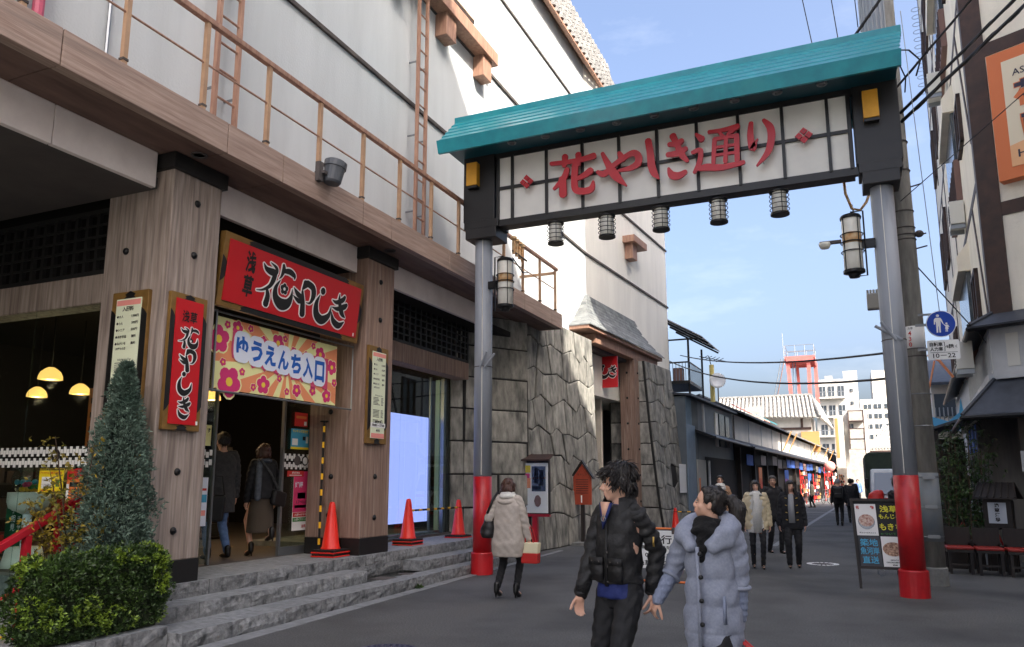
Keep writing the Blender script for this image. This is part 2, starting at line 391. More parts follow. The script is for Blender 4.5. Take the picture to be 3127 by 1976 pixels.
# ============================================================ THE HALL
hall = thing('amusement_hall', 'long white plastered amusement hall with timber posts and a brown ledge over its glazed entrance', 'building', (-7.2, 12, 0))
d47, n47 = fr(4.7)
far = Vector((-7.2, 22.3, 0)) + d47 * 8.6
MB().prism([(-7.2, -8, 4.93), (-7.2, 22.3, 4.93), (-7.7, 22.3, 4.93), (-7.7, -8, 4.93)], (0, 0, 10.27)).build('upper_wall', 'plaster', hall)
f0 = Vector((-7.2, 22.3, 4.2)); f1 = f0 + d47 * 8.6
MB().prism([f0, f1, f1 - n47 * .0 + Vector((-9, 1, 0)), Vector((-16, 22.3, 4.2))], (0, 0, 11.0)).build('end_wall', 'cream_plaster_lifted', hall)
MB().box(-16, -6.95, -16, -3.0, 0, 5.2).build('shade_wing', 'plaster', hall)  # out-of-view wing added to darken the porch and corner post
for z in (8.58, 11.0, 13.35):
    if z < 12: MB().box(-7.2, -7.155, -8, 22.28, z, z + .07).build('drip_stripe', 'stripe', hall)
    else: MB().box(-7.2, -7.16, 15.1, 22.28, z, z + .06).build('drip_stripe', 'stripe', hall)
    a = f0.copy(); a.z = z; MB().obox(a, d47 * 8.66, n47 * .045, (0, 0, .07)).build('drip_stripe', 'stripe', hall)
# tiled eave
soff = MB().prism([(-7.2, -8, 15.1), (-7.2, 22.3, 15.1), (-6.95, 22.3, 14.93), (-6.95, -8, 14.93)], (0, 0, .12)).build('eave_soffit', 'rust_wood', hall)
eave = MB().prism([(-6.98, -8, 15.0), (-6.98, 31, 15.0), (-7.32, 31, 16.6), (-7.32, -8, 16.6)], (-.12, 0, 0)).build('tiled_eave', 'roof_tile', hall)
y = 12.0
e0 = Vector((-6.94, 0, 14.97)); e1 = Vector((-7.27, 0, 16.65))
tile_me = None
while y < 31:
    for k in range(5):
        p0 = e0.lerp(e1, k / 5) + Vector((0, y, 0)); p1 = e0.lerp(e1, (k + 1) / 5 + .02) + Vector((0, y, 0))
        if tile_me is None:
            o = MB().tube([p0, p1], [.10, .085], 8).build('roof_tile', 'roof_tile', eave); tile_me = o.data; base = p0.copy()
        else:
            o = mobj('roof_tile', tile_me, None, eave, loc=p0 - base)
    y += .34
    if y > 25.5: break
MB().box(-7.02, -6.90, -8, 31, 14.86, 14.92).build('eave_fascia', 'rust_wood', hall)
# window ledge with brackets, glass block window
bm_ = MB().box(-7.2, -6.85, -8, 14.9, 11.02, 11.32).build('window_ledge', 'rust_wood', hall, bev=.01)
for y in (10.8, 12.55, 14.28): MB().box(-7.2, -6.93, y, y + .42, 10.52, 11.02).build('bracket', 'rust_wood', bm_, bev=.01)
gb = MB().box(-7.19, -7.13, 13.2, 14.2, 11.75, 13.6).build('glass_block_window', 'stripe', hall)
for i in range(6):
    for j in range(9): MB().box(-7.14, -7.10, 13.24 + i * .155, 13.24 + i * .155 + .145, 11.8 + j * .2, 11.8 + j * .2 + .185).build('glass_block', 'lamp_white', gb)
b0 = f0 + d47 * 3.6; b0.z = 9.4
MB().obox(b0, d47 * .5, n47 * .3, (0, 0, .55)).build('bracket', 'rust_wood', hall, bev=.01)
MB().obox(b0 + Vector((0, 0, .55)) - d47 * .2, d47 * 1.4, n47 * .45, (0, 0, .25)).build('window_ledge', 'rust_wood', hall, bev=.01)
# ledge: slab, fascia panels with open joints, soffit boards
led = MB().box(-7.2, -6.24, -4, 16.98, 5.2, 5.46).build('ledge_slab', 'ledge_wood', hall)
jo = [-4, -1, .6, 2.3, 4.11, 6.10, 7.02, 8.72, 9.47, 11.3, 13.1, 14.7, 16.33, 17.0]
for a, b in zip(jo, jo[1:]):
    MB().box(-6.25, -6.12, a + .006, b - .006, 5.15, 5.505).build('fascia_panel', 'ledge_wood', led, bev=.006)
    MB().box(-6.83, -6.25, a + .006, b - .006, 5.16, 5.2).build('soffit_board', 'soffit_wood_shaded', led)
MB().box(-7.2, -6.12, 16.99, 17.02, 5.15, 5.505).build('ledge_end', 'ledge_wood', led)
for y in (5.42, 9.35, 13.2):
    MB().lathe((-6.45, y + .6, 5.155), [(.09, 0), (.09, -.012), (.06, -.012), (.06, .0)], 16).build('soffit_lamp', 'dark_grey', hall)
# beam faces under the ledge
for a, b in ((-4, 1.2), (1.21, 4.58), (4.59, 5.80), (6.66, 8.18), (8.19, 9.62), (10.43, 12.2), (12.21, 14.3)):
    MB().box(-6.90, -6.83, a, b, 4.75, 5.16).build('beam_panel', 'beam_panel', hall, bev=.008)
MB().box(-16, -6.89, -4, 5.87, 4.77, 4.9).build('porch_ceiling', 'dark_grey', hall)
MB().box(-16, -15.9, -4, 6, 0, 4.8).build('porch_back_wall', 'dark_grey', hall)
MB().box(-16, -7.21, -4, 31, 5.25, 5.4).build('roof_slab', 'dark_grey', hall)
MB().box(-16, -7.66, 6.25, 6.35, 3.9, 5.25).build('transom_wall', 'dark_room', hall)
MB().lathe((-7.9, 4.6, 4.755), [(.11, 0), (.11, -.012), (.07, -.012), (.07, 0)], 16).build('ceiling_lamp', 'dark_grey', hall)
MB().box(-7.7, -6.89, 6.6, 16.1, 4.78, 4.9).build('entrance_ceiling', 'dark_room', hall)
# timber posts
def post(x0, x1, y0, y1, m, bolts_front, bolts_side):
    p = MB().box(x0, x1, y0, y1, .72, 4.98).build('timber_post', m, hall, bev=.012)
    MB().box(x0, x1 + .006, y0 - .006, y1 + .006, .478, .72).build('post_foot', 'black_paint', p, bev=.006)
    MB().box(x0, x1 + .05, y0 - .05, y1 + .04, 4.975, 5.155).build('post_cap', 'black_paint', p, bev=.006)
    for y, z in bolts_front: MB().ell((x1, y, z), (.035, .042, .042), 10, 6).build('bolt', 'black_metal', p, smooth=True)
    for x, z in bolts_side: MB().ell((x, y0, z), (.042, .035, .042), 10, 6).build('bolt', 'black_metal', p, smooth=True)
post(-7.64, -6.65, 5.88, 6.59, 'timber', [(6.23, 4.68), (6.23, 4.07), (6.21, 1.65), (6.21, 1.03)], [(-7.3, 4.1), (-7.1, 1.5)])
post(-7.64, -6.65, 9.65, 10.41, 'timber_brown', [(10.01, 4.67), (10.02, 4.06), (10.0, 1.62), (10.01, 1.01)], [(-7.2, 1.62), (-7.22, 1.05), (-7.25, 2.6)])
# lattice transoms, lintels
def lattice(o, du, n_v, n_h, w, h, name='lattice_screen'):
    du = Vector(du); nn = du.cross(UP); o = Vector(o)
    fr_ = MB()
    for a, b, c, d in ((0, w, 0, .05), (0, w, h - .05, h), (0, .05, 0, h), (w - .05, w, 0, h)):
        fr_.obox(o + du * a + UP * c, du * (b - a), nn * .07, UP * (d - c))
    f = fr_.build(name, 'lattice', hall)
    me = None
    for i in range(n_v):
        u = .05 + (w - .1) * (i + .5) / n_v - .016
        if me is None: q = MB().obox(o + du * u + UP * .05 + nn * .01, du * .05, nn * .05, UP * (h - .1)).build('lattice_slat', 'lattice', f); me = q.data; u0 = u
        else: mobj('lattice_slat', me, None, f, loc=du * (u - u0))
    me = None
    for i in range(n_h):
        z = .05 + (h - .1) * (i + 1) / (n_h + 1) - .012
        if me is None: q = MB().obox(o + du * .05 + UP * z + nn * .035, du * (w - .1), nn * .028, UP * .024).build('lattice_rail', 'lattice', f); me = q.data; z0 = z
        else: mobj('lattice_rail', me, None, f, loc=UP * (z - z0))
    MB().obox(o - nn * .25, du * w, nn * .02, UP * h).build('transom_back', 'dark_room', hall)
lattice((-7.37, 10.42, 4.03), (0, 1, 0), 19, 5, 3.98, .84)
lattice((-15.6, 6.07, 3.93), (1, 0, 0), 42, 4, 7.95, .8)
lattice((-7.5, 6.6, 4.0), (0, 1, 0), 16, 3, 3.04, .75)
MB().box(-7.62, -7.3, 10.42, 14.42, 3.675, 4.025).build('lintel', 'timber_brown', hall, bev=.012)
MB().box(-15.6, -7.65, 6.0, 6.3, 3.58, 3.93).build('lintel', 'timber', hall, bev=.012)
MB().box(-7.62, -7.5, 6.6, 9.64, 3.55, 4.0).build('lintel', 'black_paint', hall)
# interior shell
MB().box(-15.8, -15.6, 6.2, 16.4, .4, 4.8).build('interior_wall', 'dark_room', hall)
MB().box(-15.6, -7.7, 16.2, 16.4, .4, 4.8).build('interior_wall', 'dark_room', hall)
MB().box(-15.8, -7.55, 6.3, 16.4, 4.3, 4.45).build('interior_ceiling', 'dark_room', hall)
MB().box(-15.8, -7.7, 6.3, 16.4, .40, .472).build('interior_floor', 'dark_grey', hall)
# glazing: side front (facing the porch) and street front
for i in range(6):
    x1 = -7.66 - i * 1.27
    MB().box(x1 - 1.262, x1, 6.02, 6.035, .2, 3.58).build('glass_pane', 'glass', hall)
def pane(y0, y1, z1=3.68, x=-7.72, m='glass'): return MB().box(x - .012, x, y0, y1, .5, z1).build('glass_pane', m, hall)
pane(6.6, 7.80); pane(9.17, 10.10, 3.55); pane(10.42, 12.37, 3.68, -7.69); pane(12.38, 13.36, 3.68, -7.69); pane(13.37, 14.36, 3.68, -7.69)
for y0, y1 in ((7.79, 7.82), (9.14, 9.18), (10.08, 10.13)): MB().box(-7.75, -7.70, y0, y1, .48, 3.55).build('door_stile', 'steel', hall)
MB().box(-7.74, -7.70, 9.18, 10.1, .48, .60).build('door_rail', 'steel', hall)
MB().box(-7.74, -7.66, 10.42, 14.4, .47, .52).build('sill_rail', 'dark_grey', hall)
MB().box(-9.5, -7.8, 10.5, 14.2, .474, .56).build('display_plinth', 'concrete', hall)
MB().box(-7.80, -7.72, 14.12, 14.22, .5, 3.68).build('mullion', 'steel', hall)
MB().box(-8.0, -7.9, 14.25, 14.62, .5, 3.68).build('jamb_panel', mat('pale_green', C(176, 206, 182), rough=.5), hall)
MB().cyl((-7.95, 13.95, .5), (-7.95, 13.95, 3.7), .03).build('display_pipe', 'steel', hall)
# patterned band on the glass (white and black plaid strip), with three round crests
def band(o, du, w, z0, z1):
    du = Vector(du); nn = du.cross(UP); o = Vector(o) + nn * .004; b = MB(); k = MB(); n = int(w / .05); hh = (z1 - z0)
    for i in range(n):
        for r in range(2):
            z = z0 + r * hh * .5
            a = .0 if i % 2 else .12
            b.obox(o + du * (i * w / n) + UP * (z - o.z + hh * a), du * (w / n * .86), nn * .002, UP * hh * .30)
            k.obox(o + du * (i * w / n) + UP * (z - o.z + hh * (a + .30 if i % 2 else a - .11)), du * (w / n * .86), nn * .002, UP * hh * .11)
    b.build('pattern_print', 'white', hall); k.build('pattern_print', 'ink', hall)
band((-12.6, 6.02, 1.7), (1, 0, 0), 4.9, 1.71, 1.96); band((-7.72, 7.6, 1.7), (0, 1, 0), .18, 1.73, 1.98); band((-7.72, 9.19, 1.7), (0, 1, 0), .88, 1.73, 1.98)
for y, m in ((9.48, 'dark_grey'), (9.66, 'ink'), (9.84, 'dark_grey')):
    MB().lathe((-7.706, y, 1.86), [(.001, .004), (.075, .004), (.075, 0)], 20, (1, 0, 0)).build('crest_print', m, hall)
    if m == 'ink':
        MB().lathe((-7.701, y, 1.86), [(.045, .002), (.055, .002), (.055, 0), (.045, 0)], 20, (1, 0, 0)).build('crest_print', 'white', hall)
        MB().prism([(-7.699, y - .04, 1.885), (-7.699, y + .04, 1.885), (-7.699, y, 1.83)], (.002, 0, 0)).build('crest_print', 'white', hall)
MB().lathe((-8.32, 6.01, 1.84), [(.001, .004), (.075, .004), (.075, 0)], 20, (0, -1, 0)).build('crest_print', 'ink', hall)
MB().prism([(-8.36, 5.999, 1.86), (-8.28, 5.999, 1.86), (-8.32, 5.999, 1.80)], (0, .002, 0)).build('crest_print', 'white', hall)
# lamps inside
def lamp_light(p, e, t):
    L = bpy.data.lights.new('lamp_light', 'POINT'); L.energy = e; L.color = (1, .72, .42); L.shadow_soft_size = .08
    o = bpy.data.objects.new('lamp_light', L); COL.objects.link(o); o.parent = t; o.location = Vector(p) - Vector(t.location)
def pendant(x, y, z, r=.2, lbl=''):
    t = thing('pendant_lamp', lbl, 'lamp', (x, y, z), 'warm pendant lamps inside the hall')
    MB().lathe((x, y, z), [(r, 0), (r * .96, .05), (r * .8, .11), (r * .45, .16), (.04, .18)], 18).build('lamp_shade', mat('shade_glow', C(255, 190, 100), emit=.55), t, smooth=True)
    MB().ell((x, y, z + .05), (r * .5, r * .5, .05), 12, 6).build('bulb', 'lamp_core', t, smooth=True)
    MB().cyl((x, y, z + .17), (x, y, 4.3), .012).build('cord', 'black_metal', t)
    lamp_light((x, y, z - .06), 9, t)
pendant(-10.66, 7.5, 3.02, .165, 'largest glowing dome lamp hanging behind the porch glazing')
pendant(-13.1, 9.0, 3.02, .165, 'glowing dome lamp at the far end of the shop next to the glass joint')
pendant(-12.0, 9.0, 3.02, .165, 'glowing dome lamp hanging just beside the corner post inside the shop')
pendant(-9.5, 9.48, 2.86, .14, 'small glowing lamp behind the red vertical sign post at the doorway')
for i, (x, y, z, l) in enumerate(((-9.3, 8.7, 3.4, 'small warm downlight above the open doorway, lowest of the ceiling row'), (-10.5, 10.1, 3.6, 'small warm downlight deep inside the open doorway'),
        (-9.4, 12.0, 3.5, 'warm ceiling spot behind the glass above the bright screen'), (-9.2, 13.2, 3.55, 'warm ceiling spot near the far glass panes over the screen'), (-9.2, 11.7, 3.15, 'lower warm ceiling spot reflected above the bright screen'))):
    tag(MB().lathe((x, y, z), [(.001, 0), (.10, .01), (.12, .05), (.06, .09)], 14).build('ceiling_spot', 'lamp_glow'), l, 'lamp', 'warm spots inside the hall'); lamp_light((x, y, z - .08), 3.5, bpy.data.objects[-1] if False else [o for o in COL.objects if o.name.startswith('ceiling_spot')][-1])
# display screen
scr = thing('display_screen', 'tall bright lavender screen lit behind the glass between post and stone corner', 'screen', (-8.0, 12.6, .7))
MB().box(-8.06, -8.01, 11.2, 13.97, .745, 2.86).build('screen_casing', 'black_paint', scr)
for i in range(6):
    y0 = 11.2 + i * .4617
    for j in range(1): MB().box(-8.01, -8.0, y0 + .002, y0 + .4597, .75, 2.855).build('screen_panel', 'led', scr)

# ------------------------------------------------------------ ledge railing, ladders, floodlight
rl = thing('ledge_railing', 'tan metal railing with thin wire running along the brown ledge above the entrance', 'railing', (-6.2, 10, 5.5))
MB().box(-6.23, -6.16, -3, 16.9, 6.56, 6.625).build('handrail', 'rust_wood', rl, bev=.006)
MB().box(-7.15, -6.2, 16.83, 16.88, 6.48, 6.54).build('return_rail', 'tan_metal', rl)
MB().cyl((-6.2, -3, 6.08), (-6.2, 16.85, 6.08), .012, n=6).build('wire', 'rust_wood', rl)
for i in range(-3, 13):
    p = MB().box(-6.225, -6.175, 4.755 + i, 4.805 + i, 5.50, 6.56).build('post', 'tan_metal', rl)
    MB().box(-6.232, -6.168, 4.748 + i, 4.812 + i, 5.57, 5.595).build('post_collar', 'stripe', p)
def ladder(y0, y1, x, z0, z1, label):
    t = thing('wall_ladder', label, 'ladder', (x, (y0 + y1) / 2, z0), 'rusty ladders on the hall wall')
    for y in (y0, y1): MB().box(x - .03, x + .03, y - .025, y + .025, z0, z1).build('rail', 'rust_wood', t)
    me = None; z = 6.33 - .372 * 2
    k = 0
    while z < z1:
        if me is None: q = MB().cyl((x, y0 + .02, z), (x, y1 - .02, z), .016, n=6).build('rung', 'rust_wood', t); me = q.data; zz = z
        else: mobj('rung', me, None, t, loc=(0, 0, z - zz))
        if k % 4 == 2:
            for y in (y0, y1): MB().box(x - .2, x - .02, y - .012, y + .012, z + .1, z + .125).build('standoff', 'steel', t)
        z += .372; k += 1
ladder(6.70, 7.06, -7.0, 5.46, 13, 'rusty wall ladder above the red sign, nearer of the two')
ladder(11.59, 11.90, -7.0, 5.46, 16, 'rusty wall ladder beside the shadow edge, behind the teal gate roof end')
sp = thing('floodlight', 'dark grey cylindrical floodlight fixed at the ledge edge', 'floodlight', (-6.05, 7.8, 5.4))
MB().lathe((-6.02, 7.84, 5.42), [(.10, 0), (.12, .03), (.135, .22), (.15, .22), (.15, .30), (.12, .32), (.001, .32)], 20, (.12, .10, 1)).build('lamp_body', mat('flood_grey', C(84, 88, 94), rough=.4), sp, smooth=False)
MB().box(-6.12, -6.05, 7.62, 7.70, 5.40, 5.66).build('mount_plate', 'dark_grey', sp)
MB().box(-6.1, -6.0, 7.66, 7.75, 5.5, 5.54).build('mount_arm', 'dark_grey', sp)
tag(MB().tube([(-7.16, 5.3, 5.46), (-7.16, 5.3, 9)], .02, 6).build('drain_conduit', 'steel'), 'thin grey conduit running up the white wall from the ledge', 'pipe')
tag(MB().tube([(-7.05, 4.45, 5.46), (-7.05, 4.45, 9)], .055, 10).build('wall_pipe', mat('pipe_pink', C(190, 84, 110), rough=.5)), 'faded pink pipe standing on the ledge in the top corner', 'pipe')
tag(MB().tube([(-7.05, 4.28, 5.46), (-7.05, 4.28, 9)], .06, 10).build('wall_pipe', mat('pipe_green', C(128, 150, 148), rough=.5)), 'pale green pipe standing on the ledge beside the pink one', 'pipe')
# horn cluster on the railing
hc = thing('loudspeaker_cluster', 'small cluster of pale fittings clamped to the railing near the gate lantern', 'fitting', (-6.15, 14.6, 6.1))
for i in range(4):
    MB().lathe((-6.1 - .02 * i, 14.05 + i * .2, 6.2), [(.035, 0), (.035, .3), (.07, .31), (.07, .36), (.001, .37)], 10).build('pipe_cap', 'rust_band', hc)
MB().tube([(-6.1, 14.0, 6.25), (-6.12, 14.8, 6.25)], .02, 6).build('clamp_bar', 'dark_grey', hc)
MB().tube([(-6.1, 14.0, 6.1), (-6.0, 14.3, 5.85), (-6.05, 14.7, 5.95)], .012, 6).build('cable', 'black_metal', hc)

# ------------------------------------------------------------ stone walls
def stone_face(surf, W_, H_, cols, rows, parent, m='rockwall', amp=.16, seed=1, gap=.014, d=.07, flat=False, holes=()):
    "fitted stones between long wavy bed joints: surf(u, v) gives point and outward normal"
    rg = random.Random(seed); dz = H_ / rows; lines = []
    for r in range(rows + 1):
        kn = [(-.3, 0)]; sgn_ = rg.choice((-1, 1))
        while kn[-1][0] < W_ + .3:
            kn.append((kn[-1][0] + rg.uniform(.32, .85), sgn_ * rg.uniform(.3, 1) * amp * dz * (0 if r in (0, rows) or flat else 1))); sgn_ = -sgn_ if rg.random() < .8 else sgn_
        lines.append(kn)
    def yat(r, x):
        for (x0, y0), (x1, y1) in zip(lines[r], lines[r][1:]):
            if x0 <= x <= x1: return r * dz + y0 + (y1 - y0) * (x - x0) / (x1 - x0)
        return r * dz
    for r in range(rows):
        js = [0.0]; w0 = W_ / cols
        while W_ - js[-1] > w0 * .75: js.append(min(W_, js[-1] + w0 * rg.uniform(.62, 1.45)))
        if len(js) < 2: js.append(W_)
        js[-1] = W_
        lean_ = [0] + [rg.uniform(-.2, .2) * (0 if flat else 1) for _ in js[1:-1]] + [0]
        for k in range(len(js) - 1):
            a, b = js[k], js[k + 1]; la, lb = lean_[k], lean_[k + 1]
            lo = [Vector((a, yat(r, a)))] + [Vector((x, r * dz + y)) for x, y in lines[r] if a + .05 < x < b - .05] + [Vector((b, yat(r, b)))]
            ta, tb = a + la, b + lb
            hi = [Vector((ta, yat(r + 1, ta)))] + [Vector((x, (r + 1) * dz + y)) for x, y in lines[r + 1] if ta + .05 < x < tb - .05] + [Vector((tb, yat(r + 1, tb)))]
            q = lo + hi[::-1]; c = sum(q, Vector((0, 0))) / len(q)
            if any(abs(c.x - h[0]) < h[2] and abs(c.y - h[1]) < h[3] for h in holes): continue
            pr = rg.uniform(.6, 1.0) * d; rings = []; tilt = rg.uniform(-.03, .03)
            for ins, out in ((gap, 0), (gap, pr * .75), (gap + .014, pr * .96), (gap + .05, pr)):
                ring = []
                for p in q:
                    v = c - p; pp = p + Vector((math.copysign(min(ins * 2.3, abs(v.x) * .6) * min(1, abs(v.x) / .2), v.x), math.copysign(min(ins * 1.2, abs(v.y) * .6) * min(1, abs(v.y) / .15), v.y)))
                    P_, n_ = surf(pp.x, pp.y); ring.append(P_ + n_ * (out + (tilt * (pp.x - c.x) if out else 0)))
                rings.append(ring)
            n = len(q); vs = [p for rr in rings for p in rr]; fs = []
            for j in range(3):
                for i in range(n): fs.append((j * n + i, j * n + (i + 1) % n, (j + 1) * n + (i + 1) % n, (j + 1) * n + i))
            fs.append(tuple(range(3 * n, 4 * n)))
            MB().add(vs, fs).build('stone', m, parent)
def batter(o, du, H_, lean, flare=.0):
    o = Vector(o); du = Vector(du).normalized(); nn = du.cross(UP).normalized()
    def f(u, v):
        t = v / H_; off = -lean * t + flare * (1 - t) ** 3
        return o + du * u + UP * v + nn * off, nn
    return f
def backing(surf, W_, H_, parent, name='mortar_bed', n=8):
    vs = []; fs = []
    for j in range(n + 1):
        for i in (0, 1):
            p, nn = surf(W_ * i, H_ * j / n); vs.append(p + nn * .012)
    for j in range(n): fs.append((2 * j, 2 * j + 1, 2 * j + 3, 2 * j + 2))
    for i in (0, 1): p, nn = surf(W_ * i, 0); vs.append(p - nn * .6 ); p, nn = surf(W_ * i, H_); vs.append(p - nn * .4)
    k = 2 * (n + 1); top = 2 * n
    fs += [(top, top + 1, k + 3, k + 1), (k, k + 1) + tuple(2 * j for j in range(n, -1, -1)), tuple(2 * j + 1 for j in range(n + 1)) + (k + 3, k + 2), (k, k + 2, k + 3, k + 1)]
    return MB().add(vs, fs).build(name, 'mortar', parent)
sw = thing('stone_wall', 'tall grey wall of fitted stones behind the near gate post and notice board', 'wall', (-6.6, 18.4, 0))
a0 = Vector((-6.62, 16.1, 0)); a1 = Vector((-6.42, 20.75, 0)); du = (a1 - a0).normalized(); Wd = (a1 - a0).length
sf = batter(a0, du, 5.55, .2, .08); backing(sf, Wd, 5.55, sw); stone_face(sf, Wd, 5.55, 7, 8, sw, seed=4, amp=.20, gap=.012, d=.075)
b0 = Vector((-7.72, 14.35, .3)); b1 = Vector((-6.62, 16.1, .3)); du2 = (b1 - b0).normalized()
sf2 = batter(b0, du2, 4.9, .06); backing(sf2, (b1 - b0).length, 4.9, sw)
stone_face(sf2, (b1 - b0).length, 4.9, 2, 7, sw, seed=9, flat=True, d=.05)
MB().prism([(-6.98, 16.1, 5.45), (-6.75, 20.7, 5.45), (-7.3, 22.2, 5.45), (-7.3, 16.1, 5.45)], (0, 0, .14)).build('wall_top', 'concrete', sw)
MB().box(-8.2, -7.5, 14.62, 17, .3, 4.78).build('inner_return', 'mortar', sw)
# far gateway: canopy, post, red sign, stone wall beyond
d4, n4 = fr(4.2)
gw = thing('side_gateway', 'side entrance under a curved grey shingle canopy set in the stone wall', 'gateway', (-6.7, 24, 0))
e0_ = Vector((-6.72, 20.75, 6.0))
def cp(u, out, z): p = Vector((-7.2, 20.6, 0)) + d4 * u - n4 * .0 + n4 * out; p.z = z; return p
# shingle courses, swept curve
courses = 9; prof = []
for k in range(courses + 1):
    t = k / courses; prof.append((.62 * (1 - t) ** 1.6 + .03, 6.02 + 1.15 * t, 1.35 * (t ** .8)))
for k in range(courses):
    (o0, z0, i0), (o1, z1, i1) = prof[k], prof[k + 1]
    n = 13; Lg = 7.2 - 2 * i0
    for s_ in range(n):
        off = (.5 if k % 2 else 0)
        u0 = max(0, (s_ - off) / n); u1 = min(1, (s_ + 1 - off) / n)
        q0 = cp(i0 + Lg * u0, o0 + .03, z0); q1 = cp(i0 + Lg * u1, o0 + .03, z0); q2 = cp(i1 + (7.2 - 2 * i1) * u1, o1, z1 + .03); q3 = cp(i1 + (7.2 - 2 * i1) * u0, o1, z1 + .03)
        MB().prism([q0, q1, q2, q3], (0, 0, -.035)).build('shingle', 'shingle', gw)
    q0 = cp(i0, -.05, z0); q1 = cp(i0, o0 + .03, z0); q2 = cp(i1, o1, z1 + .03); q3 = cp(i1, -.05, z1 + .03)
    MB().prism([q0, q1, q2, q3], (0, .0, -.035)).build('shingle', 'shingle', gw)
MB().obox(cp(.02, -.3, 5.88), d4 * 7.1, n4 * .92, (0, 0, .13)).build('eave_board', 'rust_wood', gw, bev=.01)
MB().obox(cp(.9, -.25, 5.6), d4 * 6.1, n4 * .72, (0, 0, .28)).build('canopy_beam', 'rust_wood', gw, bev=.01)
MB().obox(cp(.9, -2.2, 5.5), d4 * 5.6, n4 * 2.4, (0, 0, .1)).build('passage_ceiling', 'dark_grey', gw)
MB().obox(cp(-.6, -2.4, 0), d4 * 8, n4 * .1, (0, 0, 5.6)).build('passage_back', 'dark_room', gw)
p0 = cp(4.35, -.05, 0)
gp = MB().obox(p0 + Vector((0, 0, .5)), d4 * .62, n4 * .52, (0, 0, 5.1)).build('gate_post', 'timber_brown', gw, bev=.012)
MB().obox(p0 - d4 * .01 - n4 * .01 + Vector((0, 0, .1)), d4 * .64, n4 * .54, (0, 0, .42)).build('post_foot', 'black_paint', gp)
for i in range(6):
    for q in (p0 + n4 * .25, p0 + n4 * .52 + d4 * .3): MB().ell(q + Vector((0, 0, .9 + i * .85)), (.04, .04, .04), 8, 5).build('bolt', 'black_metal', gp, smooth=True)
MB().obox(cp(3.3, -.9, 0), d4 * .15, n4 * .55, (0, 0, 5.5)).build('passage_jamb', 'plaster_warm', gw)
MB().obox(cp(2.2, -.6, 0), d4 * .1, n4 * .12, (0, 0, 5.0)).build('door_frame', 'black_paint', gw)
MB().obox(cp(.1, -1.2, -.02), d4 * 8, n4 * 1.5, (0, 0, .14)).build('gateway_step', 'concrete', gw)
sr = thing('passage_sign', 'red sign with black brush lettering hanging inside the side gateway', 'sign', cp(3.2, -.5, 4.4))
sgn = cp(2.9, -.75, 4.5)
MB().obox(sgn, n4 * 1.15, d4 * .06, (0, 0, 1.0)).build('sign_board', 'sign_red', sr)
SGN_FAR = (sgn, n4)
rw = thing('stone_wall', 'grey stone wall with a slot recess and a pinned notice beyond the side gateway', 'wall', (-5.9, 28, 0))
c0 = Vector((-5.80, 25.4, 0)); c0e = Vector((-5.48, 28.05, 0)); du3 = (c0e - c0).normalized(); W3 = (c0e - c0).length
sf3 = batter(c0, du3, 5.6, .42, .12); backing(sf3, W3, 5.6, rw); stone_face(sf3, W3, 5.6, 5, 8, rw, seed=21, amp=.2, gap=.012, d=.075, holes=((1.55, 1.75, .28, .36),))
c1 = Vector((-7.4, 25.32, 0)); du4 = (c0 - c1).normalized()
sf4 = batter(c1, du4, 5.6, .0); backing(sf4, 1.1, 5.6, rw)
W4 = (c0 - c1).length; _s4 = batter(c1, du4, 5.6, .0)
def sf5(u, v):
    t_ = v / 5.6; return _s4(u * (W4 - (.42 * t_ - .12 * (1 - t_) ** 3)) / W4, v)
stone_face(sf5, W4 - .03, 5.6, 2, 8, rw, seed=33, flat=True, d=.05)
pp_ = sf3(1.75, 1.15)
tag(MB().obox(pp_[0] + pp_[1] * .14, d4 * .95, pp_[1] * .004, (0, 0, 1.0)).build('wall_notice', 'white'), 'white printed notice pinned to the stone wall beyond the side gateway', 'notice')

